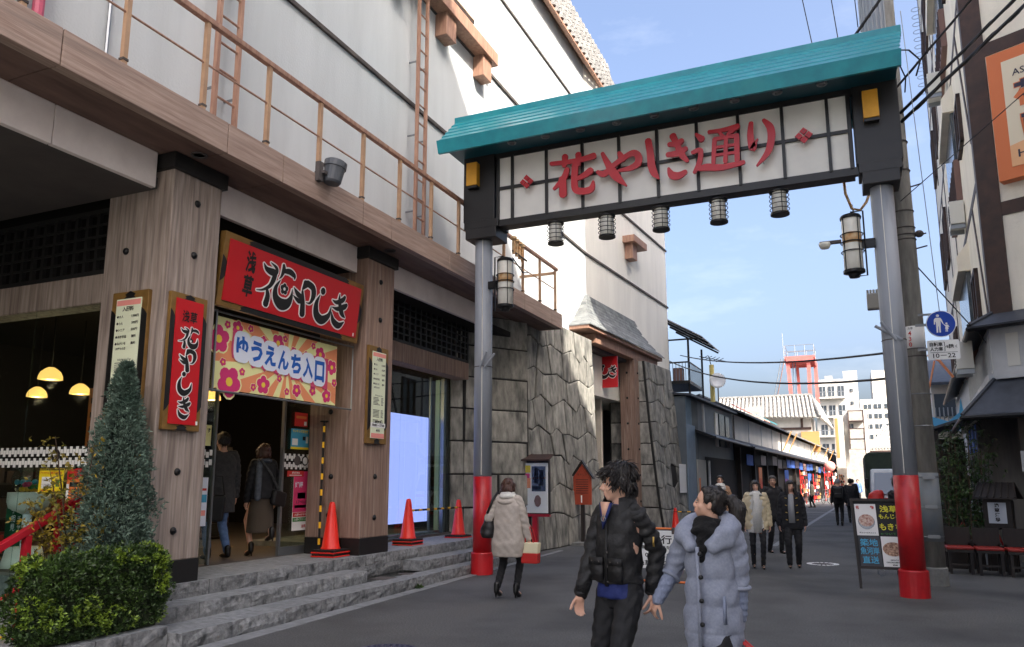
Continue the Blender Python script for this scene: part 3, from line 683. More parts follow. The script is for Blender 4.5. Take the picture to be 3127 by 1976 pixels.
# dim furnishings inside the hall
def shelf(x, y, w, label, seed, rot=False):
    t = thing('display_shelf', label, 'shelf', (x, y, .47)); rg = random.Random(seed)
    for z in (.5, 1.0, 1.5, 2.0): MB().box(x, x + .4, y, y + w, z, z + .03).build('shelf_board', 'wood_dark', t)
    for a in (0, w - .04): MB().box(x, x + .4, y + a, y + a + .04, .47, 2.2).build('shelf_side', 'wood_dark', t)
    for z in (.53, 1.03, 1.53):
        yy = y + .06
        while yy < y + w - .25:
            q = rg.uniform(.1, .22); MB().box(x + .08, x + .36, yy, yy + q, z, z + rg.uniform(.15, .38)).build('goods_box', rg.choice(['brown_panel', 'poster_orange', 'shop_dark', 'navy', 'dark_grey', 'hotel_timber', 'cushion_red']), t); yy += q + .04
GATE= {"花":[[[-1.823,0.245,0.025],[-1.579,0.227,0.028],[-1.304,0.224,0.031],[-1.05,0.254,0.04]],[[-1.567,0.336,0.038],[-1.58,0.168,0.031]],[[-1.326,0.331,0.037],[-1.332,0.15,0.031]],[[-1.529,0.091,0.034],[-1.6,-0.062,0.038],[-1.775,-0.223,0.017]],[[-1.617,-0.06,0.045],[-1.61,-0.352,0.048]],[[-1.111,-0.0,0.043],[-1.241,-0.071,0.034],[-1.412,-0.128,0.017]],[[-1.384,0.142,0.041],[-1.401,-0.095,0.041],[-1.386,-0.285,0.041],[-1.262,-0.345,0.04],[-1.111,-0.328,0.04],[-1.068,-0.201,0.015]]],"や":[[[-0.989,-0.045,0.023],[-0.873,-0.098,0.039],[-0.706,0.025,0.033],[-0.508,0.141,0.032],[-0.362,0.182,0.038],[-0.284,0.101,0.041],[-0.303,-0.012,0.041],[-0.433,-0.072,0.032],[-0.627,-0.083,0.015]],[[-0.61,0.226,0.026],[-0.551,0.105,0.042]],[[-0.899,0.268,0.023],[-0.82,0.095,0.036],[-0.694,-0.145,0.052],[-0.504,-0.362,0.011]]],"し":[[[-0.117,0.354,0.038],[-0.086,0.116,0.041],[-0.073,-0.084,0.044],[-0.034,-0.222,0.04],[0.038,-0.329,0.011]]],"き":[[[0.224,0.224,0.025],[0.347,0.211,0.034],[0.434,0.25,0.03]],[[0.196,0.052,0.028],[0.357,0.049,0.037],[0.49,0.103,0.03]],[[0.29,0.359,0.04],[0.353,0.2,0.034],[0.417,0.026,0.039],[0.509,-0.111,0.021]],[[0.204,-0.184,0.015],[0.252,-0.303,0.043],[0.358,-0.336,0.042],[0.472,-0.288,0.027]]],"通":[[[0.662,0.318,0.015],[0.748,0.218,0.039]],[[0.593,0.017,0.021],[0.711,0.037,0.03],[0.722,-0.061,0.027],[0.686,-0.199,0.03],[0.61,-0.324,0.018]],[[0.633,-0.27,0.021],[0.812,-0.269,0.041],[1.045,-0.309,0.035],[1.37,-0.283,0.025]],[[0.866,0.315,0.021],[1.072,0.307,0.023],[1.312,0.325,0.032]],[[1.292,0.313,0.026],[1.156,0.221,0.02]],[[1.013,0.296,0.015],[1.082,0.2,0.02]],[[0.948,0.17,0.026],[0.914,-0.216,0.023]],[[0.949,0.177,0.023],[1.125,0.176,0.02],[1.294,0.175,0.026]],[[1.288,0.177,0.029],[1.277,-0.239,0.028]],[[1.125,0.169,0.023],[1.098,-0.229,0.023]],[[0.943,0.034,0.016],[1.278,0.029,0.016]],[[0.937,-0.093,0.016],[1.272,-0.102,0.016]]],"り":[[[1.514,0.339,0.025],[1.493,0.147,0.034],[1.517,-0.071,0.039],[1.554,-0.009,0.022],[1.597,0.058,0.008]],[[1.702,0.352,0.02],[1.791,0.216,0.039],[1.798,0.027,0.039],[1.736,-0.18,0.033],[1.567,-0.373,0.01]]]}
LOGO= {"花":[[[0.669,0.677,0.005],[0.727,0.619,0.031],[0.826,0.601,0.047],[0.903,0.617,0.039],[0.9,0.672,0.024],[0.79,0.716,0.004]],[[0.892,0.609,0.039],[0.875,0.509,0.037],[0.82,0.413,0.026],[0.703,0.341,0.013],[0.602,0.319,0.004]],[[0.78,0.369,0.018],[0.81,0.286,0.039],[0.793,0.175,0.047]],[[1.027,0.744,0.021],[1.039,0.682,0.034],[1.013,0.596,0.018],[0.978,0.549,0.004]],[[1.043,0.665,0.026],[1.153,0.685,0.039],[1.25,0.655,0.031],[1.266,0.612,0.008]],[[1.0,0.536,0.005],[0.933,0.419,0.031],[0.955,0.301,0.052],[1.067,0.234,0.076],[1.188,0.267,0.063],[1.246,0.366,0.029],[1.25,0.47,0.004]]],"や":[[[1.279,0.504,0.005],[1.372,0.434,0.037],[1.478,0.403,0.029]],[[1.282,0.396,0.005],[1.408,0.348,0.034],[1.484,0.375,0.024]],[[1.454,0.495,0.018],[1.487,0.346,0.042],[1.508,0.188,0.052]],[[1.45,0.518,0.013],[1.508,0.605,0.058]],[[1.533,0.619,0.045],[1.657,0.585,0.047],[1.689,0.484,0.045],[1.639,0.372,0.018],[1.558,0.358,0.004]]],"し":[[[1.877,0.599,0.05],[1.892,0.583,0.05]],[[1.829,0.525,0.005],[1.773,0.389,0.039],[1.803,0.244,0.06],[1.928,0.189,0.063],[2.069,0.279,0.037],[2.106,0.416,0.004]]],"き":[[[2.268,0.638,0.005],[2.274,0.537,0.029],[2.356,0.38,0.045],[2.452,0.319,0.005]],[[2.115,0.516,0.005],[2.219,0.503,0.031],[2.347,0.563,0.037],[2.392,0.618,0.026]],[[2.125,0.416,0.005],[2.254,0.414,0.031],[2.399,0.472,0.042],[2.454,0.512,0.026]],[[2.122,0.344,0.005],[2.186,0.228,0.042],[2.32,0.182,0.047],[2.437,0.256,0.007]]]}
XR, YR = Vector((1, 0, 0)), Vector((0, 1, 0))
# ============================================================ SIGNS ON THE HALL (face +X; reading direction is +Y)
def frame_board(o, right, up, w, h, m_face, label, name, cat='sign', border=.06, group=None, depth=.07):
    "board with a gold frame whose sides carry black scalloped patches"
    right = Vector(right).normalized(); up = Vector(up).normalized(); nn = right.cross(up); o = Vector(o)
    t = thing(name, label, cat, o, group)
    MB().obox(o, right * w, up * h, nn * depth).build('sign_frame', 'gold', t, bev=.006)
    # black middles of each frame side
    def patch(pts):
        MB().prism([o + right * a + up * b_ + nn * (depth + .001) for a, b_ in pts], nn * .003).build('frame_patch', 'sign_black', t)
    B = border * 1.02
    for s0 in (0, h - B):
        r = s0; e = w * .13 if w > h else w * .32
        patch([(e, r), (e + .04, r + B * .35), (e + .02, r + B * .6), (e + .09, r + B), (w - e - .09, r + B), (w - e - .02, r + B * .6), (w - e - .04, r + B * .35), (w - e, r)])
    for s0 in (0, w - B):
        e = h * .32 if w > h else h * .13
        patch([(s0, e), (s0 + B * .5, e + .03), (s0 + B, e + .08), (s0 + B, h - e - .08), (s0 + B * .5, h - e - .03), (s0, h - e)])
    MB().obox(o + right * border + up * border + nn * depth, right * (w - 2 * border), up * (h - 2 * border), nn * .012).build('sign_face', m_face, t)
    return t, nn * (depth + .012)
def flower5(c, right, up, r, m_pet, m_mid, parent, nn, rot=0, outline=None):
    right = Vector(right); up = Vector(up); c = Vector(c)
    for mm, g, z in ((outline, r * .13, .001), (m_pet, 0, .003)):
        if mm is None: continue
        b = MB()
        for k in range(5):
            a = rot + math.pi / 2 + k * math.tau / 5; ctr = c + (right * math.cos(a) + up * math.sin(a)) * r * .58
            n = 10; rr = r * .46 + g
            b.prism([ctr + (right * math.cos(t * math.tau / n) + up * math.sin(t * math.tau / n)) * rr + nn * (z + k * .0003) for t in range(n)], nn * .0004)
        b.build('flower_print', mm, parent)
    n = 10
    MB().prism([c + (right * math.cos(t * math.tau / n) + up * math.sin(t * math.tau / n)) * r * .3 + nn * .0055 for t in range(n)], nn * .0006).build('flower_print', m_mid, parent)
# big red sign
up_big = (Vector((.10, 0, .90))).normalized()
bo = Vector((-6.80, 6.66, 3.61))
big, off = frame_board(bo, YR, up_big, 2.85, .90, 'sign_red', 'largest red sign with gold and black frame and black brush lettering above the doorway', 'hall_sign', border=.075, depth=.09)
nn = YR.cross(up_big)
for k in '花やしき':
    brush(LOGO[k], bo + off, YR, up_big, 'white', big, depth=.003, grow=.019)
    brush(LOGO[k], bo + off, YR, up_big, 'sign_black', big, depth=.003, base=.0035)
flower5(bo + off + YR * 1.1 + up_big * .44, YR, up_big, .075, 'sign_black', 'white', big, nn, outline='white')
for i, ch in enumerate('浅草'):
    text(ch, bo + off + YR * .45 + up_big * (.63 - i * .30), YR, up_big, .27, 'sign_black', big, w=.17, bold=.035)
MB().obox(bo + off + YR * 2.69 + up_big * .09, YR * .03, up_big * .05, nn * .002).build('corner_tag', 'white', big)
# vertical red sign on the corner post
vo = Vector((-6.648, 5.92, 2.09))
vsg, off = frame_board(vo, YR, UP, .51, 1.5, 'sign_red', 'tall narrow red sign with black lettering fixed on the corner post', 'post_sign', border=.065, depth=.05)
vc = vo + off
def glyph_box(ss):
    xs = [p[0] for s in ss for p in s]; ys = [p[1] for s in ss for p in s]; return (min(xs) + max(xs)) / 2, (min(ys) + max(ys)) / 2, max(xs) - min(xs), max(ys) - min(ys)
def put_logo(ch, o, right, up, size, parent, mats=('white', 'sign_black')):
    cx, cy, w, h = glyph_box(LOGO[ch]); s = size / max(w, h)
    o = Vector(o) - Vector(right) * cx * s - Vector(up) * cy * s
    brush(LOGO[ch], o, right, up, mats[0], parent, depth=.002, grow=.024, scale=s)
    brush(LOGO[ch], o, right, up, mats[1], parent, depth=.002, base=.003, scale=s)
    return s, o
for i, ch in enumerate('花やしき'): put_logo(ch, vc + YR * .255 + UP * (1.02 - i * .255), YR, UP, (.27, .22, .21, .22)[i], vsg)
flower5(vc + YR * .29 + UP * .985, YR, UP, .035, 'sign_black', 'white', vsg, Vector((1, 0, 0)))
for i, ch in enumerate('浅草'): text(ch, vc + YR * (.20 + i * .11) + UP * 1.25, YR, UP, .13, 'sign_black', vsg, w=.10, bold=.02)
MB().box(-6.584, -6.58, 6.355, 6.38, 2.16, 2.20).build('corner_tag', 'white', vsg)
# price boards
def price_board(o, right, w, h, label, group='admission price boards'):
    t, off = frame_board(o, right, UP, w, h, 'paper', label, 'price_board', 'price board', border=.085 if w > .52 else .075, group=None, depth=.05)
    right = Vector(right); c = Vector(o) + off; nn = right.cross(UP); L = w * .2; W2 = w * .6
    MB().obox(c + right * (w * .17) + UP * (h - .16), right * w * .66, UP * .06, nn * .001).build('pink_strip', 'pink_print', t)
    MB().obox(c + right * (w * .17) + UP * .09, right * w * .66, UP * .07, nn * .001).build('pink_strip', 'pink_print', t)
    text('入園料', c + right * w * .5 + UP * (h - .20), right, UP, .055, 'ink', t, bold=.03)
    rows = (('大人', '1,000円'), ('小人', '500円'), ('シニア', '500円'), ('未就学児', '無料'), ('障がいを', '無料'))
    for i, (a, b_) in enumerate(rows):
        z = h - .285 - i * .075
        text('◆' + a, c + right * w * .2 + UP * z, right, UP, .034, 'ink', t, align='l', bold=.02)
        text(b_, c + right * w * .71 + UP * z, right, UP, .034, 'ink', t, bold=.02)
    text('お持ちの方', c + right * w * .24 + UP * (h - .64), right, UP, .03, 'ink', t, align='l', bold=.02)
    text('Admission Fee', c + right * w * .5 + UP * (h - .76), right, UP, .024, 'ink', t)
    fine = MB()
    rg = random.Random(3)
    for blk, n in ((h - .80, 6), (h - .99, 6), (h - 1.14, 5)):
        for i in range(n):
            z = blk - i * .021
            fine.obox(c + right * w * .24 + UP * z + nn * .001, right * w * rg.uniform(.22, .34), UP * .008, nn * .0008)
            fine.obox(c + right * w * .64 + UP * z + nn * .001, right * w * rg.uniform(.08, .13), UP * .008, nn * .0008)
    fine.build('small_print', 'ink', t)
    text('営業時間', c + right * w * .5 + UP * .335, right, UP, .04, 'ink', t, bold=.04)
    MB().obox(c + right * w * .14 + UP * .25, right * w * .74, UP * .07, nn * .003).build('hours_strip', 'white', t)
    text('10:00 ~ 17:00', c + right * w * .51 + UP * .285 + nn * .003, right, UP, .038, 'ink', t, bold=.03, w=w * .62)
    text('休園日', c + right * w * .5 + UP * .205, right, UP, .035, 'ink', t, bold=.03)
price_board((-7.385, 5.878, 2.11), XR, .545, 1.5, 'cream price list board on the shaded side of the corner post above the conifer')
price_board((-6.648, 9.68, 2.11), YR, .53, 1.5, 'cream price list board on the second timber post from the corner')
# flower banner between poles
ban = thing('entrance_banner', 'orange and yellow sunburst banner with pink flowers and blue lettering over the doorway', 'banner', (-6.9, 8.1, 2.65))
bo = Vector((-6.9, 6.9, 2.65)); bw, bh = 2.38, .88
nnx = Vector((1, 0, 0))
mk('ban_or', C(236, 150, 104), rough=.65); mk('ban_ye', C(240, 236, 170), rough=.65); mk('flower_pink', C(214, 52, 118), rough=.6); mk('flower_mid', C(240, 206, 70), rough=.6); mk('blue_print', C(22, 92, 184), rough=.6); mk('pale_print', C(226, 232, 246), rough=.6); mk('rose_print', C(206, 70, 110), rough=.6)
MB().obox(bo - nnx * .01, YR * bw, UP * bh, nnx * .01).build('banner_cloth', 'ban_ye', ban)
cx, cz = bw * .54, bh * .52
rays = MB()
def ray_hit(a):
    dx, dz = math.cos(a), math.sin(a); t = min([((bw if dx > 0 else 0) - cx) / dx if abs(dx) > 1e-6 else 1e9, ((bh if dz > 0 else 0) - cz) / dz if abs(dz) > 1e-6 else 1e9])
    return cx + dx * t, cz + dz * t
NR = 13
for k in range(NR):
    a0_ = k * math.tau / NR + .1; a1_ = a0_ + math.tau / NR * .5
    pts = [(cx, cz), ray_hit(a0_), ray_hit((a0_ + a1_) / 2), ray_hit(a1_)]
    rays.prism([bo + YR * p[0] + UP * p[1] + nnx * .0006 for p in pts], nnx * .0008)
rays.build('sunburst_print', 'ban_or', ban)
for x, z, r in ((.03, .60, .17), (.16, .80, .05), (.56, .82, .05), (1.22, .80, .05), (1.82, .80, .05), (.66, .08, .05), (1.3, .09, .05), (1.98, .30, .05), (.45, .25, .05), (.33, .79, .09), (.80, .66 - .26 + .3, .07), (1.08, .72, .12), (1.40, .66, .06), (1.66, .62, .08), (1.98, .70, .11), (2.26, .55, .11), (.12, .33, .05), (.24, .10, .19), (.84, .13, .12), (1.14, .25, .05), (1.5, .13, .09), (1.84, .16, .07), (2.16, .12, .10), (2.34, .33, .06)):
    if x + r > bw: x = bw - r * .8
    z = min(z, bh - r * .9)
    flower5(bo + YR * x + UP * z + nnx * .002, YR, UP, r, 'flower_pink', 'flower_mid', ban, nnx, rot=x * 3, outline='ban_ye')
for i, ch in enumerate('ゆうえんち入口'):
    o = bo + YR * (.42 + i * .258) + UP * (.56 - i * .018) + nnx * .010
    hh = .27 if i < 5 else .30
    text(ch, o - YR * -.008 - UP * .016, YR, UP, hh + .15, 'rose_print', ban, w=.25 + .13, bold=.10, off=.0005 + i * .0002)
    n = 18; MB().prism([o + nnx * (.002 + i * .0002) + YR * math.copysign(abs(math.cos(t * math.tau / n)) ** .6, math.cos(t * math.tau / n)) * .148 + UP * math.copysign(abs(math.sin(t * math.tau / n)) ** .6, math.sin(t * math.tau / n)) * (hh / 2 + .065) for t in range(n)], nnx * .0008).build('letter_halo', 'pale_print', ban)
    text(ch, o, YR, UP, hh, 'blue_print', ban, w=.215, bold=.045, off=.006)
for y in (6.86, 9.66): MB().cyl((-6.88, y, 2.6), (-6.88, y, 3.6), .014, n=8).build('banner_pole', 'steel', ban)
for z in (2.62, 3.58): MB().cyl((-6.88, 6.8, z), (-6.88, 9.7, z), .014, n=8).build('banner_rail', 'steel', ban)
# posters on the glass and beside the door
def poster(o, right, w, h, m, label, bits=(), name='poster'):
    right = Vector(right); o = Vector(o); nn = right.cross(UP)
    t = thing(name, label, 'poster', o); MB().obox(o, right * w, UP * h, nn * .004).build('sheet', m, t)
    for kind, a in bits:
        if kind == 't': body, x, z, hh, mm = a[:5]; text(body, o + right * x + UP * z + nn * .004, right, UP, hh, mm, t, bold=a[5] if len(a) > 5 else .02, w=a[6] if len(a) > 6 else None)
        else: x0, x1, z0, z1, mm = a; MB().obox(o + right * x0 + UP * z0 + nn * .004, right * (x1 - x0), UP * (z1 - z0), nn * .0012).build('print', mm, t)
    return t
mk('poster_pink', C(214, 58, 110), rough=.5); mk('poster_yellow', C(240, 214, 40), rough=.5); mk('poster_green', C(60, 130, 62), rough=.5); mk('poster_blue', C(70, 160, 196), rough=.5); mk('poster_red', C(196, 44, 40), rough=.5); mk('poster_orange', C(214, 120, 60), rough=.5)
poster((-7.70, 9.41, .82), YR, .58, .88, 'white', 'pink discount poster with yellow lettering low on the door glass',
       [('r', (.0, .58, .27, .88, 'poster_pink')), ('t', ('学', .44, .74, .20, 'poster_yellow', .05)), ('t', ('割', .44, .50, .22, 'poster_yellow', .05)), ('t', ('好評', .12, .68, .09, 'pale_print')),
        ('r', (.10, .28, .47, .56, 'pale_print')), ('t', ('1.7～3.18', .2, .42, .05, 'ink')), ('r', (.04, .34, .33, .375, 'white')), ('r', (.01, .57, .20, .265, 'poster_red')), ('r', (.01, .57, .13, .19, 'poster_green')),
        ('t', ('入園+のりもの1,800円', .29, .232, .035, 'white', .02, .5)), ('t', ('入園+フリーパス 2,700円', .29, .16, .035, 'white', .02, .5)), ('t', ('浅草花やしき', .36, .06, .05, 'poster_red')) ])
poster((-7.695, 9.25, 1.62), YR, .38, .085, 'poster_red', 'red arrow tag with white print above the pink discount poster', [('t', ('学割実施は', .19, .055, .035, 'white')), ('r', (.05, .33, .015, .025, 'white'))])
poster((-7.70, 9.30, 2.03), YR, .42, .31, 'poster_blue', 'blue poster with white bird figures and yellow lettering on the door glass',
       [('t', ('ランキング王決定', .21, .275, .045, 'poster_yellow', .03, .36)), ('r', (.03, .16, .06, .16, 'white')), ('r', (.27, .34, .14, .2, 'ink')), ('r', (.35, .40, .10, .2, 'white')), ('r', (.0, .42, .0, .035, 'poster_yellow'))])
poster((-7.70, 9.37, 2.38), YR, .30, .21, 'poster_red', 'dark red poster, topmost on the door glass', [('r', (.03, .27, .12, .16, 'poster_orange')), ('r', (.22, .28, .02, .08, 'white'))])
poster((-7.70, 9.83, 2.03), YR, .19, .10, 'poster_red', 'little red sticker with a white centre beside the blue poster', [('r', (.01, .18, .03, .07, 'white')), ('t', ('防犯カメラ', .095, .05, .03, 'ink'))], 'sticker')
poster((-7.70, 7.62, 2.01), YR, .09, .27, 'ban_ye', 'pale yellow slip on the narrow glass beside the corner post', [('t', ('す', .045, .2, .06, 'ink'))])
poster((-7.70, 7.60, .98), YR, .11, .62, 'pale_print', 'strip of pale photo cards low on the narrow glass beside the corner post', [('r', (.01, .1, .3, .4, 'poster_blue')), ('r', (.02, .09, .13, .2, 'pink_print')), ('r', (.02, .09, .45, .48, 'poster_red'))])
poster((-8.53, 5.99, 1.41), XR, .41, .28, 'poster_yellow', 'yellow notice with black hatched edges on the porch glass under the patterned band',
       [('r', (.0, .41, .262, .275, 'ink')), ('r', (.0, .41, .004, .016, 'ink')), ('r', (.05, .22, .06, .19, 'white')), ('t', ('・シラサギ', .135, .155, .03, 'ink')), ('t', ('・リトルスター', .135, .10, .03, 'ink', .02, .15)), ('t', ('アトラクション運休のお知らせ', .2, .235, .03, 'poster_red', .02, .36)), ('t', ('ご迷惑をおかけしております', .16, .035, .02, 'poster_red', .02, .26)), ('r', (.29, .35, .08, .16, 'poster_green'))])
poster((-8.06, 5.99, 1.32), XR, .26, .37, 'poster_orange', 'orange and red notice half hidden by the yellow leafed bush', [('r', (0, .26, .25, .37, 'poster_red')), ('r', (.05, .22, .17, .22, 'ink')), ('r', (0, .04, 0, .2, 'white')), ('t', ('運休', .15, .1, .05, 'ink'))])
poster((-9.8, 7.5, 1.95), XR, .42, .9, 'poster_orange', 'dim orange poster with dark paw prints hanging inside the shop', [('r', (.05 + .12 * (k % 3), .12 + .12 * (k % 3), .08 + .2 * (k // 3) , .16 + .2 * (k // 3), 'ink')) for k in range(12)])
poster((-10.86, 7.2, .50), XR, .5, .82, mat('deep_green', C(20, 96, 66), rough=.6), 'green panel with white framed vertical lettering inside the porch glass', [('r', (.1, .34, .75, .76, 'pale_print')), ('t', ('手', .16, .66, .1, 'pale_print')), ('t', ('相', .16, .54, .1, 'pale_print')), ('t', ('見', .16, .42, .1, 'pale_print')), ('t', ('ガ', .29, .66, .08, 'pale_print')), ('t', ('チ', .29, .54, .08, 'pale_print')), ('t', ('ャ', .29, .42, .08, 'pale_print'))], 'panel_sign')
# globe capsule machine behind the porch glass
gm = thing('capsule_machine', 'white pedestal capsule machine with a clear globe behind the porch glass', 'capsule machine', (-9.76, 6.8, .3))
c = Vector((-9.77, 6.75, .45))
MB().lathe(c, [(.26, .0), (.24, .1), (.20, .27)], 20).build('base', 'white', gm, smooth=True)
MB().lathe(c, [(.055, .27), (.055, .68)], 14).build('stem', 'pale_print', gm, smooth=True)
MB().lathe(c, [(.06, .68), (.12, .71), (.22, .76), (.245, .84), (.245, .96), (.22, .96)], 22).build('bowl', 'white', gm, smooth=True)
MB().ell(c + UP * 1.12, (.22, .22, .2), 18, 12).build('globe', 'glass', gm, smooth=True)
for i in range(26):
    a = i * 2.4; r = .03 + .13 * ((i * 7) % 10) / 10
    MB().ell(c + Vector((r * math.cos(a), r * math.sin(a), 1.0 + .03 * (i % 4))), (.035, .035, .035), 8, 5).build('capsule', ('yellow', 'poster_green', 'poster_pink', 'poster_blue')[i % 4], gm, smooth=True)
MB().ell(c + Vector((.26, -.05, .14)), (.05, .05, .05), 10, 6).build('dial', 'white', gm, smooth=True)
# ------------------------------------------------------------ cones and striped bars
def cone(x, y, z, label, heavy=1):
    t = thing('traffic_cone', label, 'traffic cone', (x, y, z), 'red traffic cones along the hall')
    zz = z
    for k in range(heavy):
        MB().box(x - .2, x + .2, y - .2, y + .2, zz, zz + .018).build('base_plate', 'cone_red', t, bev=.008)
        MB().lathe((x, y, zz + .018), [(.265, 0), (.265, .032), (.14, .04), (.14, 0)], 4).build('rubber_weight', 'rubber', t)
        zz += .052
    MB().lathe((x, y, zz), [(.145, 0), (.140, .02), (.128, .03), (.05, .60), (.038, .655), (.022, .668), (.001, .668)], 20).build('cone_body', 'cone_red', t, smooth=True)
    return t
cone(-6.97, 9.40, .48, 'red cone on a doubled rubber base in front of the second timber post', 2)
cone(-7.02, 11.62, .48, 'red cone before the bright screen, holding the near end of the striped bar', 2)
cone(-7.04, 13.52, .48, 'red cone at the end of the steps holding the far end of the striped bar', 1)
def striped_bar(p0, p1, n, label, r=.017):
    p0 = Vector(p0); p1 = Vector(p1); t = thing('striped_bar', label, 'barrier bar', p0)
    MB().cyl(p0, p1, r, n=8).build('bar_core', 'rubber', t)
    for k in range(n):
        a = p0.lerp(p1, (k + .3) / n); b = p0.lerp(p1, (k + .68) / n); MB().cyl(a, b, r + .002, n=8).build('yellow_stripe', 'yellow', t)
    for q in (p0, p1): MB().torus(q, .055, .010, 14, 5).build('end_ring', 'rubber', t)
striped_bar((-7.02, 11.62, 1.05), (-7.04, 13.52, 1.05), 7, 'yellow and black striped bar linking two red cones before the screen')
striped_bar((-7.22, 9.45, .56), (-7.3, 9.57, 2.45), 8, 'yellow and black striped bar standing upright beside the doorway glass')

# ============================================================ THE STREET GATE
gate = thing('street_gate', 'tall street gate with teal roof and white lattice panel on grey posts with red feet', 'gate', (-2.55, 12.1, 0))
for x in (-5.84, .695):
    p = MB().cyl((x, 12.1, 1.63), (x, 12.1, 5.9), .158, n=28).build('gate_post', 'pole_grey', gate, smooth=True)
    MB().cyl((x, 12.1, .35), (x, 12.1, 1.632), .160, n=28).build('red_lower_post', 'red_paint', p, smooth=True)
    MB().lathe((x, 12.1, 0), [(.19, 0), (.19, .345), (.182, .36), (.16, .362)], 28).build('red_foot', 'red_paint', p, smooth=False)
    MB().torus((x, 12.1, 3.54), .158, .008, 28, 6).build('post_joint', 'dark_grey', p)
    for sgn_, dx in ((1, .02), (-1, .0)):
        pass
    MB().tube([(x + .02, 11.94, 3.52), (x + (.18 if x < 0 else -.16), 11.86, 3.78)], .022, 8).build('flag_socket', 'pole_grey', p)
    MB().tube([(x + .10, 11.96, 3.52), (x + (.30 if x < 0 else -.24), 11.92, 3.74)], .022, 8).build('flag_socket', 'pole_grey', p)
    MB().box(x - .005 + (.05 if x < 0 else -.02), x + .005 + (.05 if x < 0 else -.02), 11.936, 11.95, 1.66, 5.84).build('seam_highlight', 'lamp_white', p)  # seam line drawn white, painting the bright highlight down the post
    MB().box(x - .31, x + .31, 11.87, 12.33, 6.17, 7.42).build('gate_head', 'gate_black', gate, bev=.01)
    MB().box(x - .29, x + .29 + (.10 if x < 0 else 0), 11.86, 12.34, 6.03, 6.18).build('head_collar', 'gate_black', gate, bev=.01)
    MB().box(x - .25 , x + .25 + (.10 if x < 0 else 0), 11.84, 12.36, 5.84, 6.03).build('head_foot', 'gate_black', gate, bev=.01)
    ax = -5.93 if x < 0 else .625
    am = MB().box(ax - .105, ax + .105, 11.74, 11.88, 6.82, 7.25).build('amber_box', 'amber', gate, bev=.006)
    MB().box(ax - .1, ax + .1, 11.76, 11.87, 6.775, 6.82).build('amber_base', 'gate_black', am)
# lattice panel
xs = [-5.47, -5.19, -4.54, -3.88, -3.23, -2.58, -1.93, -1.28, -.62, .03, .32]
fp_ = MB().box(-5.55, .40, 11.90, 12.0, 6.03, 6.15).build('panel_frame', 'gate_black', gate)
MB().box(-5.55, .40, 11.90, 12.0, 7.31, 7.42).build('panel_frame', 'gate_black', gate)
for z0, z1 in ((6.15, 6.725), (6.735, 7.31)):
    for a, b in zip(xs, xs[1:]): MB().box(a + .003, b - .003, 11.925, 11.96, z0, z1).build('white_panel', 'gate_white', gate)
for x in xs: MB().box(x - .024, x + .024, 11.88, 11.93, 6.13, 7.33).build('lattice_bar', 'gate_black', gate)
MB().box(-5.47, .32, 11.885, 11.928, 6.705, 6.755).build('lattice_rail', 'gate_black', gate)
MB().box(-5.5, .36, 11.97, 12.2, 6.04, 7.4).build('panel_back', 'gate_black', gate)
for k in '花やしき通り':
    brush([[(a, b, w * 1.42) for a, b, w in st_] for st_ in GATE[k]], (-2.58, 11.80, 6.73), XR, UP, 'letter_red', gate, depth=.035)
for k, pts in (('花', ((-1.5, .2), (-1.2, -.3), (-1.6, -.2))), ('や', ((-.7, 0), (-.45, -.05), (-.6, -.25))), ('し', ((-.09, .2), (-.03, -.2))), ('き', ((.35, .2), (.35, -.3), (.42, 0))), ('通', ((.8, -.27), (1.2, -.28), (1.12, .1), (1.0, .3))), ('り', ((1.5, .1), (1.79, .1), (1.66, -.3)))):
    for a, b in pts: MB().cyl((-2.58 + a, 11.80, 6.73 + b), (-2.58 + a, 11.93, 6.73 + b), .008, n=6).build('letter_pin', 'steel', gate)
for x in (-4.87, -.315):
    for du_, dv_ in ((0, 1), (0, -1), (1, 0), (-1, 0)):
        c = Vector((x + du_ * .07, 11.78, 6.73 + dv_ * .07)); s_ = .058
        MB().prism([c + Vector((0, 0, -s_)), c + Vector((s_, 0, 0)), c + Vector((0, 0, s_)), c + Vector((-s_, 0, 0))], (0, .03, 0)).build('diamond', 'letter_red', gate)
        MB().cyl(c, c + Vector((0, .15, 0)), .008, n=6).build('letter_pin', 'steel', gate)
# roof: stepped courses to the front and back
rx0, rx1 = -6.30, 1.02
NC = 5
for side in (-1, 1):
    for k in range(NC):
        t0, t1 = k / NC, (k + 1) / NC
        y0 = 12.1 + side * (.93 - .80 * t0); y1 = 12.1 + side * (.93 - .80 * t1); z0 = 7.45 + .72 * t0; z1 = 7.45 + .72 * t1
        e = .055 * k / NC * 2
        for a, b in ((rx0 - .0, -4.0), (-4.0, -1.8), (-1.8, rx1 + .0)):
            aa = a - (e if a == rx0 else 0); bb = b + (e if b == rx1 else 0)
            MB().prism([(aa, y0, z0 + .02), (bb, y0, z0 + .02), (bb, y1, z1 + .0), (aa, y1, z1 + .0)], (0, 0, .03)).build('roof_course', 'teal', gate)
    MB().prism([(rx0, 12.1 + side * .935, 7.25), (rx1, 12.1 + side * .935, 7.25), (rx1 + .01, 12.1 + side * .99, 7.47), (rx0 - .01, 12.1 + side * .99, 7.47)], (0, -side * .05, .0)).build('eave_fascia', 'teal', gate)
MB().box(rx0 - .12, rx1 + .11, 11.98, 12.22, 8.17, 8.32).build('ridge_cap', 'teal', gate, bev=.012)
MB().box(rx0 + .03, rx1 - .03, 11.2, 13.0, 7.40, 7.45).build('eave_soffit', 'teal_dark', gate)
for x in (rx0 + .02, rx1 - .05): MB().prism([(x, 11.2, 7.44), (x, 13.0, 7.44), (x, 12.2, 8.17), (x, 12.0, 8.17)], (.03, 0, 0)).build('gable_end', 'teal_dark', gate)
